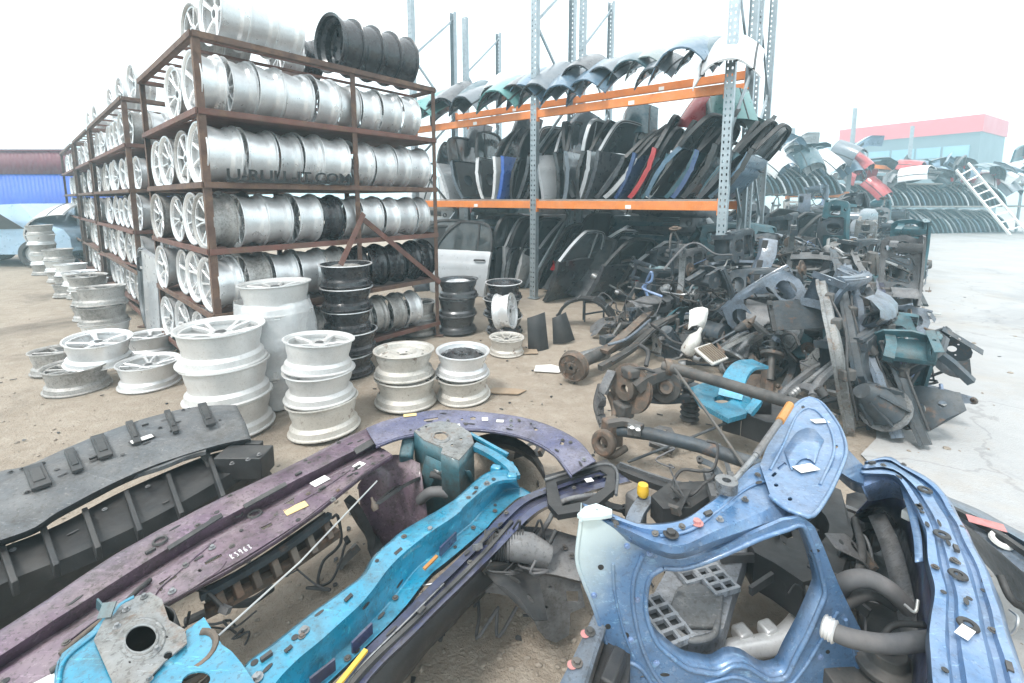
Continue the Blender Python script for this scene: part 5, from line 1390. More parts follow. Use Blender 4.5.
# shelving that carries the far heap
sh = empty('shelf_rack', aty(930, 200, 21.4) * 1, 'low grey shelving carrying the heaped panels beyond the doors', 'rack')
sh.location.z = 0
for z in (1.25, 2.25):
    MB().bar(V((15.2, 21.6, z)), V((25, 21.6, z)), 2.0, .06).build('shelf', M_['deck'], sh)
for x in (15.5, 18.5, 21.5, 24.5):
    MB().bar(V((x, 22.4, 0)), V((x, 22.4, 2.9)), .08, .08).build('post', M_['galv'], sh)
# white ladder
ld = empty('ladder', at(1000, 236, 0), 'white ladder leaning against the panels at the right', 'ladder')
a0, a1 = aty(1026, 232, 17.6), aty(968, 163, 19.2); b0, b1 = aty(1010, 235, 17.6), aty(956, 170, 19.2)
for p, q in ((a0, a1), (b0, b1)): MB().bar(p, q, .05, .09, up=(0, -1, 0)).build('side_rail', M_['sticker'], ld)
for k in range(9):
    f = (k + .7) / 9.5
    MB().bar(a0.lerp(a1, f), b0.lerp(b1, f), .04, .04).build('rung', M_['sticker'], ld)

# ================================================================== far left: pale blue car and a white panel
cr = empty('parked_car', at(20, 272, 0), 'pale blue car body parked in front of the blue wall', 'car')
o = at(-60, 268, 0); yb_ = o.y + .9
xr = aty(62, 200, o.y).x
Lc = 4.1; x0 = xr - Lc
side = [(0, .35), (.02, .75), (.25, .92), (1.0, .98), (1.6, 1.40), (2.8, 1.46), (3.3, 1.05), (3.95, .88), (4.08, .70), (4.1, .38), (3.7, .25)] + [(3.2 + .34 * math.cos(a), .30 + .34 * math.sin(a)) for a in [k * PI / 8 for k in range(0, 9)]] + [(.95 + .34 * math.cos(a), .30 + .34 * math.sin(a)) for a in [k * PI / 8 for k in range(0, 9)]] + [(.4, .25)]
bd_ = MB(); bd_.plate(side, [], 1.6, basis(V((1, 0, 0)), V((0, 0, 1)), V((0, -1, 0)), V((x0, yb_ + .8, 0))), bend=lambda p: V((p.x, p.y, .8 + (p.z - .8) * (1 - .25 * max(0, (p.y - .9) / .55)))), grid=.15)
bd_.build('body', PAINT['pale blue'], cr, ang=45)
wn = MB().plate([(1.15, 1.0), (1.68, 1.36), (2.75, 1.41), (3.15, 1.05)], [], .01, basis(V((1, 0, 0)), V((0, -.32, 1)).normalized(), V((0, -1, -.32)).normalized(), V((x0, yb_ - .56, -.10))))
wn.build('side_window', M_['glass'], cr)
for xx in (.95, 3.2):
    for yy in (yb_ - .78, yb_ + .6):
        t = MB().lathe([(.19, -.09), (.29, -.09), (.31, -.05), (.31, .05), (.29, .09), (.19, .09)], 28, Matrix.Translation((x0 + xx, yy, .31)) @ Matrix.Rotation(PI / 2, 4, 'X'), closed=True).build('wheel', M_['rubber'], cr)
        MB().disc((x0 + xx, yy + .02, .31), (0, -1, 0), .19, .04, 24).build('rim', M_['silver'], t)
p = at(56, 268, 0)
x = V((.75, .1, 0)).normalized()
put('car_bonnet_0', basis(V((0, .3, 1)).normalized(), V((1, .1, 0)).normalized().cross(V((0, .3, 1)).normalized()) * -1, V((-.2, -1, .3)).normalized(), V((p.x - .25, p.y + .2, .75))), 'white bonnet standing upright beside the pale blue car', 'bonnet', None, {'outer_skin': PAINT['white']}, 'car_bonnet', 1.2)
# grey door leaning between the first two wheel racks
p = A0 + VV * 2.06 - UU * .02
put('car_door_1', basis(V((0, 0, 1)), UU.copy(), VV.copy(), p + V((0, 0, .02))), 'pale grey car door standing on end between the first two wheel racks', 'car door', None, {'outer_skin': PAINT['silver'], 'window_frame': PAINT['silver']}, 'car_door_assembly', (.92, .86))
# ================================================================== cut-off front ends in front, traced as real sheet metal at their own heights
def zp(px, py, z): return at(px, py, z)
def zplate(outl, holes, z, t=.004, seed=1, wav=.003, grid=.03):
    o2 = [(at(a, b, z).x, at(a, b, z).y) for a, b in outl]
    h2 = [[(at(a, b, z).x, at(a, b, z).y) for a, b in h] for h in holes]
    def bend(p):
        return V((p.x, p.y, p.z + wav * noise.noise(V((p.x * 7, p.y * 7, seed))) * 2))
    return MB().plate(o2, h2, t, Matrix.Translation((0, 0, z)), bend=bend, grid=grid)
def patch(px, py, w, h, z, rot=0.0, t=.0015):
    """small flat label; w,h in metres, lying at height z"""
    o = at(px, py, z); return MB().box((o.x, o.y, z), (w, h, t), Matrix.Rotation(rot, 3, 'Z'))
def rows_px(*rows, n=40): return [prow(r, n) for r in rows]
def shift(pts, dx, dy, dh): return [(a + dx, b + dy, h + dh) for a, b, h in pts]
def bolt(px, py, z, r=.008, m='alu', parent=None, name='bolt'):
    o = at(px, py, z); b = MB()
    b.disc(o, (0, 0, 1), r * 1.6, .002, 14); b.lathe([(r * .05, .009), (r, .009), (r, .0), ], 6, Matrix.Translation(o)); 
    return b.build(name, M_[m], parent, ang=30)
def on_surface_tube(pts, r, m, parent, name, res=24, n=8):
    return MB().tube([at(a, b, h) for a, b, h in pts], r, n, res=res).build(name, M_[m], parent, ang=60)
def strip(pts, w, h, m, parent, name, up=(0, 0, 1), n=24):
    return MB().sweep(prow(pts, n), [(-w / 2, -h / 2), (w / 2, -h / 2), (w / 2, h / 2), (-w / 2, h / 2)], up=up).build(name, M_[m], parent, ang=35)

# ---------------------------------------------------------------- A: grey bumper carrier at the left
rA = empty('bumper_carrier', at(60, 560, 0), 'grey plastic bumper carrier with dark clips along its edge, farthest left up front', 'bumper carrier', 'cut-off front ends up front')
U = [(-260, 566, .50), (-120, 508, .50), (0, 471, .50), (30, 464, .50), (103, 433, .50), (150, 417, .50), (193, 407, .50), (236, 405, .49)]
M1 = [(-260, 590, .515), (-120, 524, .515), (0, 484, .515), (36, 475, .515), (108, 444, .515), (155, 426, .515), (197, 415, .515), (240, 412, .505)]
M2 = [(-260, 612, .505), (-120, 545, .505), (0, 508, .505), (44, 495, .505), (118, 461, .505), (170, 439, .505), (205, 428, .50), (246, 424, .495)]
Lw = [(-260, 652, .47), (-120, 580, .47), (0, 541, .47), (36, 527, .465), (60, 511, .475), (137, 472, .475), (203, 449, .475), (251, 438, .47)]
sk = MB().loft(rows_px(shift(U, -2, 4, -.07), U, M1, M2, Lw, shift(Lw, 1, 6, -.045), n=60))
sk.jit(.004, 9, 2)
sk.build('carrier_skin', M_['grey_plastic'], rA, solid=.004, ang=50)
T = [(-260, 655, .41), (-100, 585, .41), (0, 548, .41), (60, 524, .41), (125, 490, .41), (200, 458, .41), (244, 446, .42)]
Bm = [(-260, 735, .38), (-100, 640, .38), (0, 585, .38), (80, 552, .38), (160, 514, .38), (230, 474, .38), (262, 455, .385)]
Bn = [(-260, 760, .33), (-100, 660, .33), (0, 600, .33), (85, 566, .33), (165, 526, .33), (232, 486, .33), (265, 464, .33)]
Bo = [(-260, 860, .12), (-100, 720, .12), (0, 650, .12), (100, 596, .12), (182, 552, .12), (245, 505, .12), (275, 478, .12)]
lb = MB().loft(rows_px(T, Bm, Bn, Bo, n=60)); lb.build('lower_beam', M_['black_plastic'], rA, solid=.004, ang=30)
for a, b, w in ((36, 471, 20), (72, 455, 12), (100, 441, 17), (132, 427, 10), (170, 416, 9), (205, 409, 14)):
    c = MB(); p0, p1 = at(a - 3, b - 5, .515), at(a + 6, b + 16, .522); c.bar(p0, p1, w / 380, .014); c.bar(p0.lerp(p1, .2), p0.lerp(p1, .8), w / 380 * .6, .024)
    c.build('clip', M_['black_plastic'], rA, bevel=.002)
pl_ = at(142, 439, .519); MB().box(pl_, (.075, .03, .003), Matrix.Rotation(.95, 3, 'Z') @ Matrix.Rotation(.1, 3, 'X')).build('paper_label', M_['sticker'], rA)
fr_ = MB(); fr_.box(pl_ - V((0, 0, .002)), (.086, .04, .003), Matrix.Rotation(.95, 3, 'Z')); fr_.build('label_frame', M_['black_plastic'], rA)
# deep pockets of the lower beam
for k in range(7):
    f = k / 6; a = -40 + 250 * f; b = 566 - 105 * f
    q = MB(); q.bar(at(a, b, .405), at(a + 14, b + 40, .385), .016, .05); q.build('stiffening_web', M_['black_plastic'], rA, bevel=.003)
strip([(-40, 590, .36), (60, 555, .36), (150, 510, .36), (215, 475, .36)], .012, .02, 'grey_plastic', rA, 'edge_lip')
e = MB(); e.bar(at(222, 462, .40), at(268, 462, .40), .11, .10); e.bar(at(226, 446, .42), at(262, 447, .42), .03, .05); e.build('end_bracket', M_['black_plastic'], rA, bevel=.004)
for a, b in ((232, 464), (248, 460), (259, 455)): bolt(a, b, .455, .006, 'grey_box', rA)
strip([(203, 452, .44), (212, 470, .38), (214, 492, .3)], .03, .01, 'black_plastic', rA, 'hanging_tab')
strip([(120, 480, .44), (160, 468, .46), (190, 456, .46), (206, 452, .46)], .018, .016, 'grey_plastic', rA, 'lamp_bracket')

# ---------------------------------------------------------------- B: purple front end with a lavender wing rail
rB = empty('front_end_cut', at(230, 580, 0), 'faded purple front end with lavender curved wing rail and paper stickers', 'front end', 'cut-off front ends up front')
T1 = [(-200, 738, .52), (-60, 664, .52), (0, 630, .52), (58, 592, .52), (116, 554, .52), (170, 524, .52), (223, 497, .52), (300, 461, .52), (338, 441, .52), (372, 426, .52)]
T2 = [(-200, 776, .515), (-60, 694, .515), (0, 656, .515), (62, 615, .515), (131, 571, .515), (180, 541, .515), (229, 515, .515), (302, 477, .515), (345, 455, .515), (376, 440, .515)]
T3 = [(-200, 790, .465), (-60, 706, .465), (0, 668, .465), (66, 626, .465), (138, 580, .465), (186, 550, .465), (234, 523, .465), (305, 485, .465), (348, 462, .465), (379, 446, .465)]
T4 = [(-200, 800, .49), (-60, 715, .49), (0, 676, .49), (69, 634, .49), (143, 586, .49), (190, 555, .49), (238, 529, .49), (308, 490, .49), (352, 466, .49), (383, 449, .49)]
bk = MB().loft(rows_px(shift(T1, -3, 3, -.06), shift(T1, 0, 0, -.004), shift(T1, 1, 3, .004), shift(T2, -1, -3, .004), T2, T3, T4, n=60)); bk.jit(.0025, 11, 4)
bk.build('cowl_channel', M_['purple'], rB, solid=.003, ang=30)
T4p = [(a, b) for a, b, h in T4]
low = [(392, 455), (368, 470), (345, 488), (300, 523), (240, 562), (172, 600), (100, 645), (20, 705), (-60, 780), (-200, 900)]
def pslot(a, b, c, d, w):   # slot between two photo points, half width w px
    dx, dy = c - a, d - b; l = math.hypot(dx, dy); nx, ny = -dy / l * w, dx / l * w
    return [(a + nx, b + ny), (a - nx, b - ny), (c - nx, d - ny), (c + nx, d + ny)]
hB = [ring2(255, 514, 6, 4.6, 14), ring2(239, 515, 3, 2.4, 10), ring2(160, 590, 3, 2.2, 10), rect2(284, 497, 294, 505), pslot(98, 628, 120, 612, 2.4), pslot(160, 586, 176, 576, 2.2), pslot(262, 530, 272, 525, 1.6), pslot(205, 565, 222, 556, 1.5), ring2(200, 572, 2, 1.6, 8), ring2(344, 474, 2, 1.5, 8), pslot(60, 665, 84, 648, 2.4)]
fp = zplate(T4p + low, hB, .4895, .003, 5, .002)
fp.build('front_panel', M_['purple'], rB, ang=25)
L5 = [(a, b, .491) for a, b in reversed(low)]
lp = MB().loft(rows_px(L5, shift(L5, 1, 3, -.02), shift(L5, -2, -2, -.07), shift(L5, -14, -8, -.10), n=60)); lp.build('front_lip', M_['purple'], rB, solid=.003, ang=30)
# pressed beads and rubber slots along the channel
for q in ([(70, 640, .494), (110, 612, .494), (150, 600, .494), (163, 585, .494), (215, 540, .494)], [(96, 640, .494), (150, 612, .494), (214, 574, .494), (226, 562, .494)], [(270, 520, .494), (320, 490, .494), (350, 470, .494)]):
    on_surface_tube(q, .0035, 'purple', rB, 'pressed_bead', 30, 6)
for a, b, c, d, w in ((168, 549, 222, 515, 2.6), (244, 507, 286, 484, 2.6), (355, 452, 374, 441, 4)):
    o2 = [at(*p, .52) for p in pslot(a, b, c, d, w * .75)]
    MB().plate([(p.x, p.y) for p in o2], [], .004, Matrix.Translation((0, 0, .5185))).build('rubber_insert', M_['rubber'], rB)
for a, b, r_ in ((255, 514, 7), (239, 515, 4), (160, 541, 6)):
    o = at(a, b, .4935 if b != 541 else .524); s_ = r_ / 340
    MB().lathe([(s_ * .72, 0), (s_ * 1.15, 0), (s_ * 1.05, .004), (s_ * .8, .004)], 24, Matrix.Translation(o), closed=True).build('grommet', M_['black_plastic'], rB)
patch(320, 481, .062, .038, .4955, .95).build('paper_label', M_['sticker'], rB)
patch(359, 465, .040, .034, .4955, 1.1).build('paper_label', M_['sticker'], rB)
patch(296, 508, .072, .036, .4955, .80).build('paper_label', M_['sticker_yellow'], rB)
patch(40, 690, .07, .06, .4955, .8).build('paper_label', M_['sticker'], rB)
for a, b in ((142, 566), (185, 566), (172, 592), (333, 500), (212, 548)): bolt(a, b, .494, .006, 'alu', rB)
# chalk marks on the panel
ck = MB()
ox, oy = at(231, 557, .494), at(253, 545, .494); ex = (oy - ox); L0 = ex.length; ex.normalize(); ey = V((-ex.y, ex.x, 0))
for i, gl in enumerate(([(0, 0), (0, 1), (.6, .8), (0, .5), (.6, 0)], [(.6, .9), (0, .9), (.5, .5), (.6, .1), (0, 0)], [(0, 1), (0, .5), (.6, .5), (.5, 1), (.5, 0)], [(.5, 1), (0, .6), (.1, 0), (.6, .1), (.5, .5), (.1, .5)], [(0, 1), (.6, .9), (.2, .5), (.6, .2), (0, 0)])):
    ck.tube([ox + ex * (i * L0 / 5 + x * L0 / 8) + ey * ((y - .5) * .026) for x, y in gl], .0011, 5)
ck.build('chalk_marks', M_['chalk'], rB)
# ribbed lower grille panel below the lip
for k, (a, b) in enumerate(((214, 584), (231, 574), (250, 564), (270, 553), (289, 542), (306, 530), (322, 516))):
    q = MB(); q.bar(at(a, b, .40), at(a + 9, b + 24, .34), .022, .03); q.build('grille_web', M_['rusty_part'], rB, bevel=.003)
strip([(205, 612, .33), (240, 594, .33), (290, 565, .33), (338, 532, .33)], .03, .03, 'rusty_part', rB, 'lower_member')
strip([(200, 597, .41), (240, 575, .41), (290, 545, .41), (330, 515, .41)], .02, .02, 'dark_frame', rB, 'upper_member')
gb = MB().loft(rows_px([(200, 590, .37), (250, 563, .37), (325, 512, .37)], [(206, 604, .3), (250, 586, .3), (336, 530, .3)], n=14)); gb.build('grille_back', M_['black_plastic'], rB, solid=.003)
# liner hanging at the far end
ln = MB().loft(rows_px([(372, 462, .44), (395, 455, .44), (420, 462, .44)], [(358, 485, .34), (392, 478, .36), (424, 490, .34)], [(362, 515, .2), (392, 512, .22), (428, 525, .2)], [(380, 548, .05), (402, 550, .06), (432, 560, .05)], n=20)); ln.jit(.01, 8, 3)
ln.build('wheel_arch_liner', M_['purple'], rB, solid=.003, ang=50)
strip([(350, 500, .35), (372, 540, .12), (382, 566, .04)], .05, .03, 'rubber', rB, 'liner_edge')
# lavender wing rail, curving round
O1 = [(366, 429), (390, 420), (436, 411), (492, 414), (535, 422), (573, 439), (594, 462)]
O2 = [(572, 476), (553, 453), (522, 437), (482, 430), (440, 431), (402, 437), (376, 446)]
hL = [ring2(473, 419, 3, 1.7, 10), ring2(462, 420, 1.6, 1.2, 8), ring2(536, 430, 2, 1.4, 8), pslot(424, 421, 438, 419, 1.1), ring2(562, 444, 2.2, 2, 8)]
def dn(pts, n=30): return [(q.x, q.y) for q in spline([V((a, b, 0)) for a, b in pts], n)]
wr_ = zplate(dn(O1) + dn(O2), hL, .53, .004, 7, .002); wr_.build('wing_rail', M_['lavender'], rB, ang=25)
o1 = [(a, b, .533) for a, b in O1]; o2 = [(a, b, .533) for a, b in reversed(O2)]
MB().loft(rows_px(o1, shift(o1, 2, -1, -.01), shift(o1, 2, -1, -.05), n=40)).build('rail_flange', M_['lavender'], rB, solid=.003)
MB().loft(rows_px(o2, shift(o2, 0, 2, -.015), shift(o2, -4, -2, -.08), shift(o2, -2, 0, -.22), n=40)).build('rail_side', M_['lavender'], rB, solid=.003)
la = [(468, 440, .42), (488, 434, .42), (510, 436, .42), (530, 447, .42), (543, 466, .42)]
MB().loft(rows_px(la, shift(la, 2, 10, -.02), shift(la, 2, 14, -.10), shift(la, 0, 0, -.36), n=30)).jit(.006, 9).build('arch_liner', M_['black_plastic'], rB, solid=.004, ang=50)
patch(410, 415, .06, .026, .537, .25).build('paper_label', M_['sticker_yellow'], rB)
patch(485, 419, .028, .03, .537, .1).build('paper_label', M_['sticker'], rB)
patch(500, 421, .034, .022, .537, -.1).build('paper_label', M_['sticker'], rB)
patch(456, 425, .036, .016, .537, .2).build('paper_label', M_['sticker'], rB)
for a, b in ((511, 421), (511, 426), (584, 460), (448, 421)): bolt(a, b, .535, .006, 'alu', rB)
# loose wire across, hose below
MB().tube([at(217, 637, .47), at(300, 562, .50), at(377, 481, .52)], .0028, 6).build('thin_rod', M_['wire'], label='thin pale rod lying slantwise between the purple and turquoise front ends', cat='rod')
MB().tube([at(185, 622, .1), at(225, 605, .12), at(250, 602, .1), at(272, 588, .08)], .014, 8, res=20).build('hose', M_['rubber'], label='black hose on the dirt below the purple grille webs', cat='hose')
for k, q in enumerate(([(60, 655, .50), (100, 622, .51), (140, 598, .52)], [(50, 672, .50), (95, 640, .51), (125, 612, .53)], [(70, 660, .50), (110, 628, .505), (128, 600, .51), (150, 580, .50)])):
    on_surface_tube(q, .007, ['rusty_part', 'rubber', 'black_plastic'][k], rB, 'cable', 24)

# ---------------------------------------------------------------- C: turquoise front end
rC = empty('front_end_cut', at(300, 660, 0), 'turquoise front end with two grey strut towers and a long inner wing rail', 'front end', 'cut-off front ends up front')
so_ = [(117, 604), (134, 598), (150, 593), (162, 600), (169, 621), (185, 630), (187, 644), (164, 663), (152, 676), (142, 704), (116, 704), (112, 682), (94, 642), (103, 623)]
hs_ = [ring2(141, 640, 16, 13, 22, -.5), ring2(126, 610, 3.4, 3, 10), ring2(144, 597, 2.4, 2, 8), ring2(168, 656, 5, 3.4, 10, -.6), ring2(149, 680, 3.2, 3, 10), ring2(167, 638, 1.5, 1.3, 6), ring2(130, 664, 1.5, 1.3, 6)]
sp_ = zplate(so_, hs_, .53, .004, 9, .002)
sp_.build('strut_plate', M_['primer'], rC, ang=25)
def ring_px(cx, cy, rx, ry, rot, z, r, m, parent, name):
    pts = [at(a, b, z) for a, b in ring2(cx, cy, rx, ry, 36, rot)]
    pts.append(pts[0]); pts.append(pts[1])
    return MB().tube(pts, r, 6).build(name, M_[m], parent, ang=70)
ring_px(141, 640, 24, 20, -.5, .533, .004, 'primer', rC, 'pressed_ring'); ring_px(141, 640, 17.5, 14.5, -.5, .534, .003, 'primer', rC, 'pressed_ring')
# cup below the strut plate
cu_ = MB(); o = at(141, 640, .5); cu_.lathe([(.07, .025), (.085, -.06), (.10, -.18), (.11, -.35)], 28, Matrix.Translation(o)); cu_.build('strut_cup', M_['black_plastic'], rC, solid=.003)
for a, b in ((126, 610), (144, 597), (149, 680), (117, 627), (157, 650)): bolt(a, b, .535, .005, 'alu', rC)
wl = [(50, 760), (55, 683), (62, 655), (92, 632), (107, 615), (113, 604), (118, 612), (100, 640), (112, 676), (118, 700), (120, 760)]
zplate(wl, [], .522, .004, 3, .003).build('wing_panel', M_['turquoise'], rC, ang=25)
on_surface_tube([(54, 740, .528), (58, 690, .528), (65, 660, .528), (93, 636, .528), (110, 622, .528), (119, 606, .531), (134, 597, .533)], .005, 'turquoise', rC, 'pressed_bead', 40)
wl3 = [(50, 760, .522), (55, 683, .522), (62, 655, .522), (92, 632, .522), (107, 615, .522), (113, 604, .522)]
MB().loft(rows_px(wl3, shift(wl3, -2, 2, -.03), shift(wl3, 4, 2, -.25), n=30)).build('wing_flange', M_['turquoise'], rC, solid=.003)
tb = MB().bar(at(108, 616, .53), at(97, 603, .545), .004, .03); tb.bar(at(104, 618, .54), at(110, 602, .56), .03, .004); tb.build('tab', M_['teal_dark'], rC)
rt = [(165, 664), (187, 645), (186, 632), (204, 619), (213, 632), (222, 645), (232, 652), (242, 664), (258, 690), (262, 760), (150, 760), (150, 684)]
zplate(rt, [ring2(196, 681, 15, 9, 16, -.35)], .518, .004, 6, .004).build('tower_side', M_['turquoise'], rC, ang=25)
sp3 = MB(); o = at(196, 681, .44); sp3.tube([o + V((.045 * math.cos(a), .045 * math.sin(a), .012 * a / 3)) for a in [k * .35 for k in range(60)]], .008, 6); sp3.build('coil_spring', M_['rusty_part'], rC, ang=60)
r1 = [(226, 716, .50), (244, 669, .50), (275, 644, .50), (311, 615, .50), (345, 590, .50), (365, 574, .50), (376, 556, .50), (392, 541, .505), (407, 529, .505), (450, 504, .505), (460, 496, .505), (487, 473, .505), (513, 469, .505)]
r2 = [(262, 728, .50), (272, 690, .50), (296, 662, .50), (326, 637, .50), (358, 608, .50), (374, 590, .50), (388, 571, .50), (402, 556, .505), (418, 543, .505), (457, 516, .505), (467, 506, .505), (494, 484, .505), (517, 480, .505)]
r3 = [(275, 738, .425), (290, 700, .425), (312, 676, .425), (340, 650, .425), (372, 620, .425), (390, 600, .425), (404, 582, .425), (417, 567, .425), (433, 554, .425), (470, 523, .425), (480, 512, .425), (502, 492, .425), (520, 487, .425)]
r4 = [(a + 14, b + 7, .425) for a, b, h in r3]
ra = MB().loft(rows_px(shift(r1, -3, 2, -.04), shift(r1, 0, 0, -.004), shift(r1, 1, 1, .003), shift(r2, -1, -1, .003), shift(r2, 0, 1, -.006), r3, shift(r3, 2, 1, -.004), r4, shift(r4, 2, 2, -.03), n=70)); ra.jit(.0025, 9, 8)
ra.build('inner_wing_rail', M_['turquoise'], rC, solid=.003, ang=28)
for a, b in ((304, 631), (257, 678), (487, 484), (430, 530)): bolt(a, b, .508, .008, 'alu', rC, 'washer')
for a, b, c, d in ((285, 655, 292, 649), (345, 604, 352, 597), (395, 557, 402, 551)):
    o2 = [at(*p, .5) for p in pslot(a, b, c, d, 1.6)]
    MB().plate([(p.x, p.y) for p in o2], [], .0025, Matrix.Translation((0, 0, .5075))).build('plug', M_['black_plastic'], rC)
for a, b, c, d, w in ((310, 684, 335, 664, 4), (352, 648, 372, 628, 5), (440, 552, 456, 536, 4)):
    MB().bar(at(a, b, .45), at(c, d, .45), .006, .03).build('access_cover', M_['navy'], rC)
# far strut tower
fo = [(414, 432), (427, 425), (440, 422), (456, 424), (471, 434), (474, 444), (459, 461), (441, 454), (443, 448), (424, 441)]
zplate(fo, [ring2(441, 437, 6.4, 3.8, 18, .1), ring2(419, 431, 1.8, 1.2, 8), ring2(461, 440, 1.8, 1.3, 8), ring2(452, 446, 1.6, 1.2, 8), ring2(426, 428, 1.4, 1, 6)], .545, .005, 2, .001).build('strut_plate.001', M_['primer'], rC, ang=25)
ring_px(441, 437, 8.4, 5.2, .1, .551, .003, 'primer', rC, 'pressed_ring')
f3 = [(414, 432, .545), (424, 441, .545), (443, 449, .545), (441, 454, .545), (459, 461, .545), (474, 444, .545)]
MB().loft([[at(a, b, .545) for a, b, h in f3], [at(a, b, .545) + V((0, -.005, -.05)) for a, b, h in f3], [at(a, b, .545) + V((.0, .02, -.22)) for a, b, h in f3]]).build('tower_wall', M_['teal_dark'], rC, solid=.003, ang=30)
bkt = MB(); bkt.bar(at(408, 444, .49), at(408, 462, .36), .11, .06, up=(1, 0, 0)); bkt.build('tower_box', M_['teal_dark'], rC, bevel=.012)
strip([(474, 446, .53), (492, 455, .52), (510, 468, .51), (516, 478, .50)], .035, .02, 'turquoise', rC, 'cross_member')
strip([(470, 434, .54), (495, 448, .53), (508, 455, .52)], .015, .012, 'turquoise', rC, 'cross_member.001')
for a, b, w in ((500, 458, .05), (509, 467, .04), (512, 478, .04), (496, 470, .04)):
    MB().box(at(a, b, .50), (w, w * .7, .035), Matrix.Rotation(a, 3, 'Z')).build('bent_bracket', M_['turquoise'], rC, bevel=.006)
for q, m, r_ in (([(432, 466, .44), (440, 472, .43), (448, 468, .42), (456, 476, .4)], 'alu', .010), ([(430, 474, .42), (444, 478, .4), (452, 488, .35)], 'rubber', .014), ([(420, 500, .3), (432, 492, .36), (452, 494, .36), (462, 505, .3)], 'rubber_grey', .022)):
    on_surface_tube(q, r_, m, rC, 'hose', 20)
mb = MB(); mb.box(at(436, 468, .42), (.05, .035, .04)); mb.disc(at(446, 472, .43), (0, -.5, 1), .022, .02, 14); mb.build('brake_cylinder', M_['alu'], rC, bevel=.004)
inn = MB().loft(rows_px([(425, 455, .50), (450, 468, .48), (470, 470, .48)], [(420, 480, .35), (450, 492, .33), (478, 488, .33)], [(415, 515, .15), (445, 520, .15), (470, 510, .15)], n=14)); inn.jit(.01, 7, 6); inn.build('inner_arch', M_['teal_dark'], rC, solid=.003, ang=50)

# ---------------------------------------------------------------- D/E: navy sill rail and dark subframe behind it
rD = empty('front_end_cut', at(470, 620, 0), 'navy and black front end with yellow strip and dark grey chassis leg', 'front end', 'cut-off front ends up front')
d0 = [(312, 722, .42), (352, 664, .43), (394, 622, .44), (436, 580, .44), (472, 545, .44), (500, 516, .45), (522, 497, .46), (548, 486, .47), (582, 475, .48), (612, 468, .48)]
dr = MB().loft(rows_px(shift(d0, -2, 2, -.03), d0, shift(d0, 6, 4, .004), shift(d0, 7, 5, -.012), shift(d0, 12, 9, -.012), shift(d0, 13, 9, .0), shift(d0, 18, 13, 0), shift(d0, 20, 15, -.05), n=70)); dr.jit(.003, 8, 3)
dr.build('sill_rail', M_['navy'], rD, solid=.003, ang=28)
strip([(332, 710, .427), (366, 668, .437), (406, 630, .442), (450, 588, .442), (486, 552, .442), (512, 522, .45)], .012, .014, 'rubber', rD, 'rubber_seal')
strip([(326, 712, .434), (360, 668, .438), (402, 626, .446), (444, 584, .446)], .004, .006, 'alu', rD, 'bright_trim')
MB().bar(at(334, 690, .452), at(366, 650, .452), .012, .006).build('yellow_strip', M_['yellow'], rD)
MB().bar(at(424, 569, .455), at(437, 556, .455), .010, .006).build('orange_strip', M_['brass_orange'], rD)
dl = [(350, 740, .30), (380, 700, .30), (420, 655, .30), (466, 606, .30), (500, 575, .32), (512, 555, .34)]
MB().loft(rows_px(shift(d0[:6], 18, 14, -.06), dl, shift(dl, 4, 2, -.10), shift(dl, -20, -10, -.28), n=40)).jit(.006, 9, 4).build('lower_shell', M_['black_plastic'], rD, solid=.003, ang=40)
br = zplate([(545, 480), (606, 464), (616, 471), (615, 494), (592, 514), (558, 520), (548, 508)], [[(556, 487), (600, 475), (607, 480), (604, 492), (586, 506), (562, 511)]], .47, .02, 5, .004); br.build('arch_bracket', M_['black_plastic'], rD)
on_surface_tube([(545, 480, .495), (575, 471, .495), (606, 464, .495), (617, 472, .495), (616, 495, .49)], .006, 'grey_plastic', rD, 'bracket_edge', 30)
on_surface_tube([(538, 538, .34), (548, 522, .42), (560, 503, .47), (585, 496, .48), (612, 495, .45)], .009, 'grey_box', rD, 'hose')
on_surface_tube([(560, 512, .40), (575, 500, .44), (598, 500, .43), (605, 510, .35)], .012, 'rubber', rD, 'hose')
patch(589, 480, .03, .022, .493, .3).build('paper_label', M_['sticker'], rD)
PY = at(554, 641, .04).y
def yplane(outl, holes, y0, t, nx=.12):
    n = V((nx, -1, 0)).normalized(); p0 = V((at(554, 641, .04).x, y0, 0)); ux = V((-n.y, n.x, 0)); 
    def uv(a, b):
        q = on(a, b, p0, n); return ((q - p0).dot(ux), q.z)
    return MB().plate([uv(*p) for p in outl], [[uv(*p) for p in h] for h in holes], t, basis(ux, V((0, 0, 1)), n, p0), grid=.05)
eo = [(470, 556), (490, 560), (514, 571), (548, 574), (580, 581), (585, 606), (570, 612), (569, 634), (556, 642), (545, 638), (537, 628), (532, 613), (522, 598), (500, 593), (480, 590), (466, 586)]
yplane(eo, [rect2(566, 590, 578, 601), ring2(533, 606, 3.2, 2.6, 10, .4), ring2(546, 606, 2, 1.8, 8), ring2(533, 588, 1.8, 1.6, 8), ring2(550, 586, 1.6, 1.4, 8)], PY, .004).jit(.003, 9).build('chassis_leg', M_['grey_box'], rD, ang=30)
et = [(470, 556, .315), (514, 571, .318), (548, 574, .318), (582, 581, .31)]
MB().loft(rows_px([(478, 532, .33), (510, 526, .33), (546, 528, .34), (586, 538, .34)], [(474, 545, .33), (512, 552, .33), (548, 556, .33), (584, 562, .33)], et, shift(et, 0, 2, -.02), n=24)).jit(.004, 10).build('leg_top', M_['grey_box'], rD, solid=.003, ang=30)
fb = MB(); fb.lathe([(.045, .0), (.055, .02), (.055, .10), (.045, .13), (.0005, .13)], 20, Matrix.Translation(at(553, 640, .02) + V((0, .06, 0)))); fb.build('bump_stop', M_['rubber_grey'], rD)
du = MB(); A_, B_ = at(484, 545, .40), at(524, 545, .40)
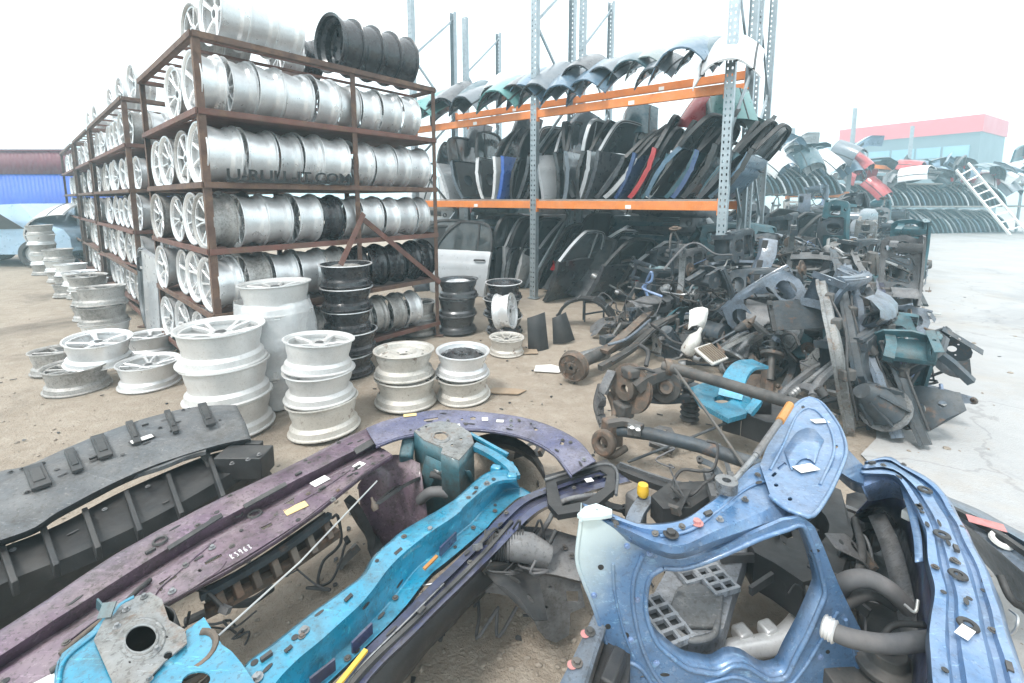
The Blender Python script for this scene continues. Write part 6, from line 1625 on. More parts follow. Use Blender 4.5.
n_ = 30; du.tube([A_.lerp(B_, k / n_) for k in range(n_ + 1)], [.045 + .004 * (k % 2) for k in range(n_ + 1)], 18); du.build('ribbed_duct', M_['rubber'], rD, ang=40)
du = MB(); du.tube([at(508, 545, .40), at(535, 549, .40), at(548, 556, .37)], [.046, .046, .036], 18, res=3); du.build('duct', M_['grey_box'], rD, ang=40)
for q, m, r_ in (([(470, 580, .3), (474, 600, .22), (480, 585, .3), (490, 570, .33)], 'rubber', .012), ([(492, 575, .33), (510, 560, .36), (530, 562, .35), (548, 545, .4), (556, 530, .44)], 'black_plastic', .008), ([(512, 530, .44), (520, 520, .5), (518, 535, .42)], 'rubber', .004), ([(534, 532, .42), (540, 520, .5), (545, 540, .4)], 'rubber', .004), ([(505, 556, .37), (520, 554, .37), (532, 555, .37)], 'alu', .007), ([(440, 640, .1), (452, 600, .25), (470, 590, .3)], 'rubber', .008), ([(408, 588, .40), (440, 582, .42), (462, 574, .42)], 'wire', .003)):
    on_surface_tube(q, r_, m, rD, 'cable', 20)
for a, b in ((540, 540), (565, 548), (572, 556), (525, 565)): bolt(a, b, .342, .006, 'greasy', rD)

# ---------------------------------------------------------------- F: bolted slate rail at the bottom
rF = empty('bolted_rail', at(575, 690, 0), 'slate chassis rail with two bolts and pink primer spots at the bottom edge', 'chassis rail')
fr0 = [(536, 745, .40), (556, 692, .40), (578, 648, .40), (598, 606, .40)]; fr1 = [(572, 752, .40), (585, 694, .40), (598, 652, .40), (611, 614, .40)]
MB().loft(rows_px(shift(fr0, 2, 3, -.10), fr0, shift(fr0, 4, 1, .006), shift(fr1, -4, 0, .006), fr1, shift(fr1, 4, 6, -.10), n=24)).jit(.002, 12).build('rail', M_['slate'], rF, solid=.004, ang=28)
for a, b in ((577, 663), (590, 632)): bolt(a, b, .408, .009, 'greasy', rF); MB().disc(at(a - 5, b + 2, .4075), (0, 0, 1), .012, .0012, 14).build('primer_spot', M_['pink_primer'], rF)
MB().loft(rows_px([(590, 690, .36), (602, 652, .36), (614, 618, .36)], [(625, 705, .33), (630, 665, .33), (630, 632, .33)], [(630, 740, .05), (632, 700, .05), (632, 660, .05)], n=10)).build('side_plate', M_['black_plastic'], rF, solid=.006)
MB().bar(at(606, 690, .37), at(620, 655, .37), .035, .05).build('stay', M_['black_plastic'], rF, bevel=.006)

# small fixings, holes and clips sprinkled over the pressed rails, each one a part
FXM = {'bolt': MB().lathe([(.0008, .005), (.005, .005), (.0055, .0015), (.009, .0015), (.009, 0)], 8).mesh('bolt', None, 30),
       'clip': MB().box((0, 0, .004), (.024, .010, .008)).mesh('clip', None, 30)}
for i_, (a_, b_) in enumerate(((.006, .006), (.013, .005), (.008, .008), (.017, .004))): FXM[f'hole_plug_{i_}'] = MB().plate(ring2(0, 0, a_, b_, 12), [], .0012).mesh('hole_plug', None, 30)
def fixing(kind, M, m, parent):
    o = bpy.data.objects.new(kind.rstrip('_0123'), FXM[kind]); COL.objects.link(o); o.parent = parent
    if not o.data.materials: o.data.materials.append(M_['rubber'])
    o.matrix_local = Matrix.Translation(-V(parent.location)) @ M
    o.material_slots[0].link = 'OBJECT'; o.material_slots[0].material = M_[m]
def fixings(parent, ra_, rb_, n, seed, mats=('greasy', 'black_plastic', 'rubber'), lift=.004, f0=.15, f1=.85, i0=.02, i1=.98):
    r = random.Random(seed); A_, B_ = prow(ra_, 120), prow(rb_, 120)
    for k in range(int(n * .62)):
        i = int((i0 + (i1 - i0) * r.random()) * 119); f = r.uniform(f0, f1)
        p = A_[i].lerp(B_[i], f); d = (A_[min(i + 1, 119)] - A_[max(i - 1, 0)]).normalized(); w = (B_[i] - A_[i]).normalized(); nn = d.cross(w).normalized()
        if nn.z < 0: nn = -nn
        M = basis(d, nn.cross(d), nn, p + nn * lift)
        q = r.random()
        kd = 'bolt' if q < .3 else ('clip' if q > .88 else f'hole_plug_{r.randrange(4)}')
        fixing(kd, M, mats[0] if kd == 'bolt' else (mats[2] if kd == 'clip' else mats[1]), parent)
fixings(rB, T1, T2, 34, 1); fixings(rB, T4, [(a, b, .49) for a, b in reversed(low)], 40, 2, f0=.1, f1=.9)
fixings(rB, o1, [(a, b, .533) for a, b in reversed(O2)], 26, 3)
fixings(rC, r1, r2, 22, 4, lift=.006); fixings(rC, r3, r4, 18, 5, lift=.003); fixings(rC, r2, r3, 16, 6, lift=.003)
fixings(rA, M1, M2, 40, 7, mats=('black_plastic', 'rubber', 'black_plastic')); fixings(rA, T, Bm, 26, 8, mats=('grey_box', 'rubber', 'grey_plastic'))
fixings(rA, U, M1, 22, 9, mats=('black_plastic', 'rubber', 'black_plastic'))
fixings(rD, d0, shift(d0, 14, 10, 0), 30, 10, lift=.006)

# brackets, looms and arms lying in the cavities between the front ends
r7 = random.Random(12)
for k, (a, b, h, kd) in enumerate(((388, 540, .06, 'wiring_loom_0'), (405, 520, .14, 'mounting_bracket_1'), (398, 490, .30, 'control_arm_0'), (350, 560, .03, 'mounting_bracket_0'), (330, 590, .02, 'wiring_loom_2'), (478, 600, .10, 'wiring_loom_1'), (498, 570, .34, 'mounting_bracket_2'), (520, 545, .38, 'wiring_loom_0'), (640, 540, .30, 'wiring_loom_1'), (625, 510, .25, 'control_arm_1'), (668, 512, .46, 'mounting_bracket_1'), (690, 505, .48, 'wiring_loom_2'), (865, 560, .30, 'mounting_bracket_0'), (880, 600, .34, 'wiring_loom_0'), (850, 530, .25, 'control_arm_2'), (780, 640, .06, 'mounting_bracket_2'), (230, 620, .02, 'wiring_loom_1'), (215, 470, .30, 'wiring_loom_2'), (255, 480, .28, 'mounting_bracket_1'), (140, 610, .40, 'wiring_loom_0'), (545, 450, .20, 'mounting_bracket_0'), (590, 530, .30, 'wiring_loom_1'), (700, 460, .06, 'control_arm_0'), (660, 450, .04, 'mounting_bracket_2'))):
    x = V((r7.uniform(-1, 1), r7.uniform(-1, 1), r7.uniform(-.3, .3))).normalized(); zz = V((r7.uniform(-.6, .6), r7.uniform(-.6, .6), 1)).normalized(); y = zz.cross(x).normalized(); zz = x.cross(y)
    nm = SK[kd]
    where = ['under the lavender wing rail', 'behind the turquoise wing rail', 'beside the purple liner', 'on dirt left of the turquoise rail', 'on dirt below the grille webs', 'below the navy sill rail', 'on top of the dark chassis leg', 'over the ribbed duct', 'by the yellow-capped reservoir', 'in front of the sill rail piece', 'on the black plastic tray', 'over the tray beside the vent', 'below the grey side flap', 'among the hoses at the right', 'behind the blue right post', 'beside the silver exhaust pipe', 'on dirt by the black hose', 'inside the black carrier end', 'by the carrier end bracket', 'at the near grey strut plate', 'inside the lavender arch', 'left of the blue white corner', 'under the torsion beam', 'on dirt left of the torsion beam'][k]
    put(kd, basis(x, y, zz, at(a, b, h)), f'dark {nm} lying {where}', nm, None, {{'control arm': 'arm', 'bracket': 'plate', 'wiring loom': 'plug'}[nm]: M_[r7.choice(['black_plastic', 'dark_frame', 'grey_box'])]}, kd.rstrip('_0123456789'), r7.uniform(.45, .65))
# ---------------------------------------------------------------- G: blue radiator support standing on the ground
def painted_highlight_mat():  # whitens towards the upper left: a washed-out highlight painted into the colour
    m = M_['blue'].copy(); m.name = 'blue_painted_highlight'
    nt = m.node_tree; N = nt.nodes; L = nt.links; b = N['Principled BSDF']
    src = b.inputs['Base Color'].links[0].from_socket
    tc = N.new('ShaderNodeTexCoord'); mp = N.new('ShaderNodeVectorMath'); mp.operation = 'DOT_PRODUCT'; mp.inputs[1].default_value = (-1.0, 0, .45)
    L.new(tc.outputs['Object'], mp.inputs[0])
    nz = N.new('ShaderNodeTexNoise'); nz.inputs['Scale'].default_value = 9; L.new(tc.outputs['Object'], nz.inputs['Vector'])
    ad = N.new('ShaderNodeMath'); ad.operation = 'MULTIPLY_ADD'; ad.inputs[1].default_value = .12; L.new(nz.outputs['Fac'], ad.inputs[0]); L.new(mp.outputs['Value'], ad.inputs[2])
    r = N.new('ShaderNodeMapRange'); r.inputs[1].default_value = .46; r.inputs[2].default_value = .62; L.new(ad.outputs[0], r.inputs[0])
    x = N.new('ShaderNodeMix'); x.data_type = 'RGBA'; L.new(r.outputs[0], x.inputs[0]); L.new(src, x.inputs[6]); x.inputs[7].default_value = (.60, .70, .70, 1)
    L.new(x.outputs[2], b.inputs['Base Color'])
    M_['blue_painted_highlight'] = m
painted_highlight_mat()
GY = 1.125
rG = empty('radiator_support', (.45, GY, 0), 'scratched blue radiator support frame, its upper left corner washed white by a painted highlight', 'radiator support', 'cut-off front ends up front')
n0 = V((0, -1, 0)); p0 = V((.45, GY, 0))
def guv(a, b): q = on(a, b, p0, n0); return (q.x - .45, q.z)
outG = [(581, 520), (577, 558), (583, 580), (592, 602), (600, 625), (606, 645), (610, 655), (609, 683), (612, 758), (886, 758), (880, 683), (872, 650), (862, 630), (852, 611), (842, 590), (834, 572), (822, 545), (812, 524), (800, 514), (780, 517), (759, 525), (735, 533), (714, 541), (695, 548), (676, 552), (655, 546), (625, 531), (600, 517)]
inG = [(660, 560), (648, 570), (644, 590), (645, 611), (654, 634), (668, 646), (683, 656), (700, 661), (714, 664), (730, 658), (745, 661), (756, 668), (767, 674), (778, 674), (785, 671), (791, 660), (796, 651), (807, 632), (816, 615), (824, 600), (826, 592), (822, 575), (816, 557), (808, 538), (799, 522), (785, 526), (759, 533), (735, 541), (714, 549), (695, 556), (678, 560)]
fG = MB().plate([guv(*p) for p in outG], [[guv(*p) for p in inG], [guv(*p) for p in ring2(719, 682, 4, 3.6, 10)], [guv(*p) for p in ring2(640, 668, 3, 2.6, 8)], [guv(*p) for p in pslot(690, 690, 704, 693, 2)]], .010, basis(V((1, 0, 0)), V((0, 0, 1)), n0, p0),
                bend=lambda p: V((p.x, p.y, p.z + .012 * noise.noise(V((p.x * 5, p.y * 5, 2))) + .02 * math.sin((p.x + .2) * 6))), grid=.03)
fG.build('front_face', M_['blue_painted_highlight'], rG, ang=30, bevel=.003)
def ybend(q): return V((q.x, q.y - .008 - .012 * noise.noise(V(((q.x - .45) * 5, q.z * 5, 2))) - .02 * math.sin((q.x - .45 + .2) * 6), q.z))
def gedge(pts, r, m='blue', d=-.012, res=60, name='rolled_edge'):
    q = [ybend(on(a, b, p0, n0)) + V((0, d + .008, 0)) for a, b in pts]
    return MB().tube(q, r, 7, res=res).build(name, M_[m], rG, ang=70)
gedge(inG + inG[:1], .007, 'blue', -.010, 120)
gedge([(581, 520), (577, 558), (583, 580), (592, 602), (600, 625), (608, 652), (610, 700)], .006, 'blue_painted_highlight', -.010)
gedge([(640, 548), (632, 575), (632, 605), (640, 640), (655, 668), (680, 690)], .006, 'blue', -.012, name='pressed_bead')
gedge([(612, 560), (614, 590), (622, 625), (632, 650)], .004, 'blue_painted_highlight', -.012, name='pressed_bead')
gedge([(610, 655), (622, 652), (640, 660), (655, 690), (660, 740)], .006, 'blue', -.012, name='pressed_bead')
gedge([(700, 672), (730, 668), (752, 676), (780, 682), (800, 668), (820, 640), (838, 612)], .005, 'blue', -.012, name='pressed_bead')
gedge([(846, 620), (855, 650), (862, 690)], .006, 'blue', -.012, name='pressed_bead')
MB().loft(rows_px([(845, 446, .715), (856, 458, .66), (866, 468, .61)], [(840, 472, .70), (853, 480, .65), (864, 484, .60)], [(838, 478, .60), (852, 490, .55), (864, 494, .5)], n=14)).build('side_web', M_['blue'], rG, solid=.004, ang=40)
# thin side wall giving the opening and posts their depth
def ybend(q): return V((q.x, q.y - .008 - .012 * noise.noise(V(((q.x - .45) * 5, q.z * 5, 2))) - .02 * math.sin((q.x - .45 + .2) * 6), q.z))
wallp = [ybend(on(a, b, p0, n0)) for a, b in inG + inG[:1]]
MB().loft([spline([q + V((0, .0, 0)) for q in wallp], 90), spline([q + V((0, .05, 0)) for q in wallp], 90)]).build('opening_return', M_['blue'], rG, solid=.003, ang=50)
wo = [ybend(on(a, b, p0, n0)) for a, b in outG[:9]]
MB().loft([wo, [q + V((.01, .07, 0)) for q in wo]]).build('side_return', M_['blue_painted_highlight'], rG, solid=.003, ang=50)
# top panel
g1 = [(594, 520, .695), (625, 534, .695), (655, 548, .695), (679, 553, .695), (714, 541, .695), (759, 526, .695), (785, 517, .695), (806, 520, .695)]
g2 = [(592, 516, .715), (625, 529, .715), (657, 542, .715), (684, 544, .715), (716, 531, .715), (757, 514, .715), (782, 503, .715), (806, 508, .715)]
g3 = [(590, 512, .712), (620, 524, .712), (655, 535, .712), (686, 533, .712), (718, 514, .712), (752, 492, .712), (778, 482, .712), (808, 494, .712)]
g4 = [(587, 509, .725), (615, 519, .725), (650, 529, .725), (688, 526, .725), (716, 507, .725), (746, 482, .725), (772, 466, .725), (812, 474, .725)]
g5 = [(583, 504, .725), (608, 512, .725), (640, 524, .725), (679, 521, .725), (705, 506, .725), (733, 484, .725), (760, 462, .725), (800, 455, .725)]
tp = MB().loft(rows_px(shift(g1, 0, 6, -.03), g1, g2, g3, g4, g5, shift(g5, 0, -1, -.03), n=60)); tp.jit(.003, 10, 6)
tp.build('top_panel', M_['blue'], rG, solid=.003, ang=28)
hd = [(760, 466), (765, 452), (772, 438), (780, 422), (790, 411), (799, 402), (809, 398), (819, 401), (828, 410), (841, 430), (846, 451), (838, 475), (825, 500), (812, 516), (800, 514), (785, 508), (770, 496)]
zplate(hd, [pslot(778, 470, 786, 464, 1.8), pslot(798, 440, 812, 441, 1.5), pslot(802, 446, 818, 447, 1.5), ring2(790, 500, 2.4, 1.8, 8), ring2(776, 487, 2.4, 1.8, 8), pslot(772, 478, 776, 474, 1.6), ring2(836, 448, 2.2, 2, 8), ring2(803, 408, 2, 1.6, 8)], .727, .004, 8, .004).build('lock_platform', M_['blue'], rG, ang=25)
h3 = [(a, b, .732) for a, b in hd]
on_surface_tube(h3[4:] , .006, 'blue', rG, 'rolled_edge', 60)
MB().loft(rows_px(h3[8:15], shift(h3[8:15], 2, 2, -.02), shift(h3[8:15], -3, 6, -.10), n=30)).build('platform_side', M_['blue'], rG, solid=.003, ang=40)
on_surface_tube([(770, 470, .733), (783, 445, .733), (797, 415, .733), (812, 408, .733), (828, 424, .733), (834, 450, .733), (820, 485, .733)], .0045, 'blue', rG, 'pressed_bead', 40)
on_surface_tube([(660, 536, .716), (690, 530, .717), (716, 512, .716), (748, 488, .719), (770, 480, .72)], .004, 'blue', rG, 'pressed_bead', 40)
MB().loft(rows_px([(784, 450, .735), (797, 432, .735), (812, 428, .735), (824, 440, .735)], [(788, 460, .738), (798, 446, .738), (810, 444, .738), (819, 450, .738)], [(792, 470, .735), (800, 460, .735), (808, 458, .735), (815, 463, .735)], n=14)).build('pressed_step', M_['blue'], rG, solid=.003, ang=28)
patch(806, 468, .070, .034, .7375, .25).build('paper_label', M_['sticker'], rG)
patch(820, 421, .058, .028, .7345, .1).build('paper_label', M_['sticker'], rG)
bolt(671, 534, .722, .012, 'black_plastic', rG, 'rubber_stop'); bolt(697, 523, .722, .010, 'pink_primer', rG); bolt(720, 520, .716, .006, 'alu', rG); bolt(745, 500, .716, .006, 'alu', rG)
# corner cap, blue whitened by the painted highlight
zplate([(577, 518), (585, 510), (596, 507), (612, 513), (612, 518), (600, 520), (584, 521)], [ring2(597, 513, 1.8, 1.3, 8)], .728, .012, 4, .001).build('corner_cap', M_['blue_painted_highlight'], rG, bevel=.003)
# things inside and behind the blue frame
sh_ = empty('air_duct_box', at(700, 590, 0), 'grey air duct box with black louvres behind the blue frame', 'air duct')
zplate([(636, 650), (662, 600), (690, 545), (712, 532), (756, 520), (750, 560), (735, 606), (722, 655), (690, 664), (655, 668)], [], .20, .09, 5, .004).build('housing', M_['duct_grey'], sh_, bevel=.006)
for cx, cy, ang, n_, lw, lh in ((688, 569, .3, 3, .10, .12), (716, 582, .3, 3, .085, .10), (664, 622, .35, 4, .085, .15), (700, 549, .3, 2, .06, .05)):
    o = at(cx, cy, .298); Mr = Matrix.Rotation(ang, 3, 'Z')
    MB().box(o, (lw, lh, .006), Mr).build('louvre', M_['letters'], sh_)
    v = MB()
    for k in range(n_ + 1): v.box(o + Mr @ V((0, (k / n_ - .5) * lh, .008)), (lw + .012, .010, .018), Mr)
    for sx in (-1, 0, 1): v.box(o + Mr @ V((sx * lw / 2, 0, .008)), (.009, lh + .01, .017), Mr)
    v.build('louvre_frame', M_['duct_grey'], sh_)
zplate([(676, 592), (690, 582), (724, 596), (720, 630), (690, 630), (668, 614)], [], .295, .012, 3, .001).build('raised_panel', M_['grey_plastic'], sh_, bevel=.005)
on_surface_tube([(672, 628, .305), (690, 640, .305), (712, 636, .305), (718, 622, .305)], .009, 'grey_plastic', sh_, 'rim', 24)
ls = empty('louvre_vent', at(722, 485, 0), 'small grey louvred vent panel leaning behind the blue frame\'s top', 'vent')
for k in range(5):
    MB().bar(at(709 + k * 1.5, 474 + k * 5, .52), at(728 + k * 1.5, 478 + k * 5, .52), .012, .018).build('slat', M_['grey_plastic'], ls)
MB().bar(at(706, 472, .515), at(714, 500, .515), .02, .03).build('frame', M_['grey_plastic'], ls); MB().bar(at(730, 475, .515), at(738, 500, .515), .02, .03).build('frame', M_['grey_plastic'], ls)
ep = empty('exhaust_pipe', at(740, 650, 0), 'silver exhaust pipe with flange lying inside the blue frame', 'exhaust')
on_surface_tube([(718, 660, .10), (728, 652, .12), (748, 648, .12), (775, 643, .12), (792, 630, .13), (804, 614, .13)], .032, 'silver', ep, 'pipe', 30, 16)
on_surface_tube([(686, 648, .12), (705, 645, .13), (730, 648, .12)], .026, 'rubber_grey', ep, 'sleeve', 12, 14)
v = MB(); A_, B_ = at(692, 645, .14), at(716, 640, .15); v.tube([A_.lerp(B_, k / 10) for k in range(11)], [.03 + .004 * (k % 3 == 0) for k in range(11)], 18); v.build('coupling', M_['silver_bright'], ep, ang=30)
for a, b in ((742, 634), (768, 630)): MB().box(at(a, b, .14), (.05, .05, .04), Matrix.Rotation(.3, 3, 'Z')).build('bracket', M_['silver'], ep, bevel=.008)
fs = empty('fan_cowl', at(790, 570, 0), 'big dark fan cowl lying behind the blue frame\'s right post', 'fan cowl')
zplate([(738, 560), (752, 520), (790, 500), (838, 520), (850, 570), (838, 612), (800, 620), (772, 600), (752, 590)], [ring2(800, 560, 26, 24, 24)], .18, .14, 5, .01).build('cowl', M_['black_plastic'], fs, bevel=.01)
for k in range(9):
    a = 2 * PI * k / 9 + .2; oc = at(800, 560, .33); MB().bar(oc + V((.15 * math.cos(a), .12 * math.sin(a), -.005)), oc + V((.26 * math.cos(a), .2 * math.sin(a), -.02)), .012, .03).build('stiffening_rib', M_['rubber'], fs)
o = at(800, 560, .24)
v = MB(); v.disc(o, (0, 0, 1), .05, .05, 18)
for k in range(7):
    a = 2 * PI * k / 7; v.bar(o + V((.04 * math.cos(a), .04 * math.sin(a), .03)), o + V((.13 * math.cos(a + .2), .13 * math.sin(a + .2), .03)), .045, .004, up=(0, .4, 1))
v.build('fan', M_['black_plastic'], fs, ang=30)
# ---------------------------------------------------------------- H: blue wing rail on the right
rH = empty('front_end_cut', at(950, 640, 0), 'blue front end with a broad ribbed wing rail, rightmost of the cut-off front ends', 'front end', 'cut-off front ends up front')
Ho = [(866, 461), (888, 456), (904, 465), (933, 481), (955, 508), (974, 544), (994, 584), (1008, 629), (1020, 664), (1042, 740)]
Hi = [(860, 473), (882, 474), (898, 478), (913, 500), (925, 527), (929, 556), (935, 589), (931, 615), (930, 650), (938, 730)]
def hrow(f, h): return [(a + (c - a) * f, b + (d - b) * f, h) for (a, b), (c, d) in zip(Ho, Hi)]
hr = MB().loft(rows_px(shift(hrow(0, .60), 2, 6, -.14), hrow(0, .60), hrow(.05, .615), hrow(.16, .615), hrow(.22, .60), hrow(.30, .60), hrow(.36, .625), hrow(.64, .628), hrow(.70, .612), hrow(.78, .612), hrow(.82, .63), hrow(1, .63), shift(hrow(1, .63), -1, 3, -.03), shift(hrow(1, .63), -4, 8, -.10), n=60)); hr.jit(.004, 10, 3)
hr.build('wing_rail', M_['blue'], rH, solid=.003, ang=26)
for f, q in ((.5, (925, 490)), (.5, (958, 575)), (.5, (968, 625)), (.5, (942, 535))):
    o = at(q[0], q[1], .632); MB().lathe([(.008, .0), (.02, .0), (.018, .004), (.009, .004)], 14, Matrix.Translation(o), closed=True).build('grommet', M_['black_plastic'], rH)
patch(965, 632, .04, .022, .6365, .5).build('paper_label', M_['sticker'], rH)
hf = [(898, 480, .585), (906, 505, .585), (913, 535, .585), (915, 562, .585)]
MB().loft(rows_px(hf, shift(hf, 8, -1, .0), shift(hf, 9, 0, -.03), n=20)).build('inner_flange', M_['blue'], rH, solid=.003)
cp = MB().loft(rows_px([(858, 474, .60), (872, 466, .61), (890, 464, .61), (902, 472, .60)], [(862, 488, .58), (876, 482, .585), (890, 480, .585), (902, 486, .58)], [(868, 502, .50), (880, 500, .50), (892, 498, .50), (903, 500, .50)], n=16)); cp.jit(.006, 12, 2); cp.build('corner_box', M_['blue_pale'], rH, solid=.004, ang=30)
wl_ = MB().loft(rows_px([(868, 500, .46), (895, 495, .46), (915, 520, .46), (925, 560, .46), (930, 620, .46), (930, 720, .46)], [(850, 520, .22), (880, 520, .22), (898, 540, .22), (905, 580, .22), (905, 640, .22), (905, 740, .22)], n=30)); wl_.jit(.01, 6); wl_.build('inner_wing', M_['navy'], rH, solid=.004, ang=50)
gp = MB().loft(rows_px([(868, 516, .36), (880, 545, .36), (892, 590, .36), (902, 640, .36)], [(884, 512, .40), (900, 545, .40), (912, 590, .40), (918, 640, .40)], n=12)); gp.build('side_flap', M_['grey_box'], rH, solid=.005)
MB().box(at(908, 514, .50), (.04, .025, .03), Matrix.Rotation(.5, 3, 'Z')).build('plastic_clip', M_['sticker'], rH, bevel=.004)
on_surface_tube([(836, 592, .40), (848, 581, .46), (868, 579, .48), (890, 590, .47), (908, 608, .42)], .024, 'rubber_grey', rH, 'hose', 30, 14)
on_surface_tube([(846, 604, .38), (870, 594, .42), (895, 606, .40)], .016, 'rubber', rH, 'hose', 24, 12)
on_surface_tube([(826, 628, .44), (850, 638, .44), (885, 644, .44), (915, 642, .44), (934, 640, .44)], .022, 'rubber_grey', rH, 'hose', 30, 14)
v = MB(); A_, B_ = at(823, 625, .44), at(836, 633, .44); v.tube([A_.lerp(B_, k / 8) for k in range(9)], [.026 + .004 * (k % 2) for k in range(9)], 16); v.build('hose_clamp', M_['silver_bright'], rH, ang=30)
on_surface_tube([(905, 605, .47), (915, 612, .48), (918, 600, .50)], .004, 'wire', rH, 'wire_clip', 12)
en = MB(); en.lathe([(.02, 0), (.07, 0), (.075, .02), (.05, .03), (.045, .06), (.02, .06)], 22, Matrix.Translation(at(885, 668, .28)), closed=True); en.box(at(860, 690, .2), (.2, .16, .12)); en.build('pulley', M_['greasy'], rH, bevel=.003)
for q, m, r_ in (([(855, 520, .3), (862, 550, .34), (858, 575, .3)], 'rubber', .014), ([(850, 540, .25), (864, 536, .32), (872, 560, .3), (868, 590, .25)], 'alu', .006), ([(880, 640, .35), (895, 625, .4), (925, 625, .45)], 'black_plastic', .008), ([(1010, 610, .5), (1018, 618, .55), (1014, 632, .52), (1004, 636, .5)], 'wire', .003)):
    on_surface_tube(q, r_, m, rH, 'cable', 24)
bx = MB(); bx.box(at(868, 535, .2), (.10, .08, .10), Matrix.Rotation(.4, 3, 'Z')); bx.build('relay_box', M_['black_plastic'], rH, bevel=.008)
bx = MB(); bx.box(at(855, 524, .28), (.05, .045, .03), Matrix.Rotation(.3, 3, 'Z')); bx.build('plastic_clip', M_['grey_box'], rH, bevel=.006)
fl = zplate([(846, 500), (870, 496), (900, 520), (918, 600), (925, 700), (880, 700), (860, 640), (846, 560)], [], .10, .04, 3, .02); fl.build('under_tray', M_['black_plastic'], rH)
# ---------------------------------------------------------------- I: dark bumper at the right edge
rI = empty('bumper_beam', at(1010, 590, 0), 'dark slate bumper beam with a pink patch and pale ring at the right edge', 'bumper beam')
I0 = [(935, 494, .36), (962, 506, .36), (990, 519, .36), (1030, 541, .36), (1100, 585, .36)]
I1 = [(948, 512, .33), (975, 532, .33), (1004, 556, .33), (1045, 590, .33), (1120, 650, .33)]
I2 = [(960, 540, .08), (990, 570, .08), (1020, 610, .08), (1062, 660, .08), (1140, 740, .08)]
MB().loft(rows_px(shift(I0, 2, -3, -.05), I0, shift(I0, 4, 6, .01), shift(I0, 8, 12, -.02), I1, shift(I1, 3, 5, -.05), I2, n=40)).jit(.004, 9).build('beam', M_['slate'], rI, solid=.004, ang=30)
strip([(944, 505, .365), (972, 519, .365), (1004, 538, .365), (1044, 566, .365)], .02, .02, 'black_plastic', rI, 'rubber_strip')
patch(986, 523, .10, .05, .375, -.6).build('primer_patch', M_['pink_primer'], rI)
o = at(1001, 541, .35); MB().lathe([(.018, 0), (.034, 0), (.032, .012), (.020, .012)], 22, Matrix.Translation(o) @ Matrix.Rotation(.3, 4, 'X'), closed=True).build('ring', M_['sticker'], rI)
on_surface_tube([(1000, 575, .3), (1012, 600, .25), (1030, 610, .2)], .012, 'rubber', rI, 'cable')

# ================================================================== running gear in the middle
def drum(o, ax, r, parent, name='brake_drum', m='rusty_part', w=.06):
    d = MB(); z = V(ax).normalized(); Mz = Matrix.Translation(o) @ z.to_track_quat('Z', 'Y').to_matrix().to_4x4()
    d.lathe([(.02, w), (r * .35, w), (r * .4, w * .75), (r * .86, w * .75), (r * .92, w * .9), (r, w * .7), (r, 0), (r * 1.07, -.006), (r * 1.07, -.018), (r * .5, -.02), (.02, -.02)], 32, Mz, closed=True)
    for k in range(5):
        a = 2 * PI * k / 5; d.lathe([(.0005, w + .02), (.006, w + .02), (.006, w * .7)], 8, Mz @ Matrix.Translation((r * .55 * math.cos(a), r * .55 * math.sin(a), 0)))
    return d.build(name, M_[m], parent, ang=30)
x1 = empty('rear_axle', at(600, 370, 0), 'rusty rear axle whose brake drum lies nearest the cream wheels', 'axle')
c0 = at(574, 366, .15); c1 = at(664, 322, .28)
ax = (c0 - c1).normalized()
drum(c0, ax + V((-.1, -.6, 0)), .125, x1)
drum(at(628, 319, .14), V((-.3, -.9, .1)), .11, x1, 'brake_drum', 'greasy')
MB().tube([c0, c0.lerp(c1, .3), c1], [.055, .05, .05], 14).build('axle_tube', M_['greasy'], x1)
sp_ = MB(); A_, B_ = at(580, 360, .16), at(606, 352, .17)
sp_.tube([A_.lerp(B_, k / 14) for k in range(15)], [.06 + .006 * (k % 2) for k in range(15)], 14); sp_.build('ribbed_hub', M_['alu'], x1, ang=30)
strip([(604, 352, .22), (625, 335, .30), (650, 312, .36), (662, 303, .38)], .08, .035, 'rusty_part', x1, 'trailing_arm')
strip([(600, 368, .12), (630, 350, .2), (655, 328, .3), (676, 316, .35)], .05, .05, 'greasy', x1, 'trailing_arm.001')
for q, m, r_ in (([(608, 345, .3), (628, 338, .34), (650, 320, .38)], 'slate', .014), ([(640, 345, .28), (648, 352, .24), (646, 366, .15)], 'rubber', .02), ([(612, 362, .16), (640, 344, .26), (655, 330, .33), (668, 322, .38)], 'rubber', .009)):
    on_surface_tube(q, r_, m, x1, 'pipe')
bb = MB(); bb.box(at(608, 340, .22), (.14, .10, .09), Matrix.Rotation(.5, 3, 'Z')); bb.build('bracket', M_['dark_frame'], x1, bevel=.01)
x2 = empty('drive_axle', at(680, 420, 0), 'greasy drive axle with rusted brake disc and long shaft to the right', 'axle')
o = at(632, 388, .30)
dd = MB(); dv = V((-.75, -.55, .15)); dd.disc(o, dv, .165, .014, 36, .06); dd.disc(o + dv.normalized() * .02, dv, .165, .010, 36, .06); dd.disc(o + dv.normalized() * .03, dv, .075, .05, 20, .03); dd.build('brake_disc', M_['rusty_part'], x2, ang=30)
ca = MB(); ca.box(o + V((-.06, -.02, -.14)), (.10, .12, .10), Matrix.Rotation(.5, 3, 'Z')); ca.build('brake_caliper', M_['greasy'], x2, bevel=.015)
df = MB(); od = at(664, 386, .30); df.lathe([(.0005, .10), (.05, .10), (.06, .06), (.10, .05), (.115, 0), (.10, -.06), (.05, -.10), (.0005, -.10)], 24, Matrix.Translation(od) @ V((-.2, -.95, .3)).to_track_quat('Z', 'Y').to_matrix().to_4x4()); df.build('differential', M_['greasy'], x2, ang=30)
df = MB(); df.lathe([(.02, .11), (.04, .115), (.048, .10), (.03, .09)], 20, Matrix.Translation(od) @ V((-.2, -.95, .3)).to_track_quat('Z', 'Y').to_matrix().to_4x4(), closed=True); df.build('seal_ring', M_['rusty_part'], x2)
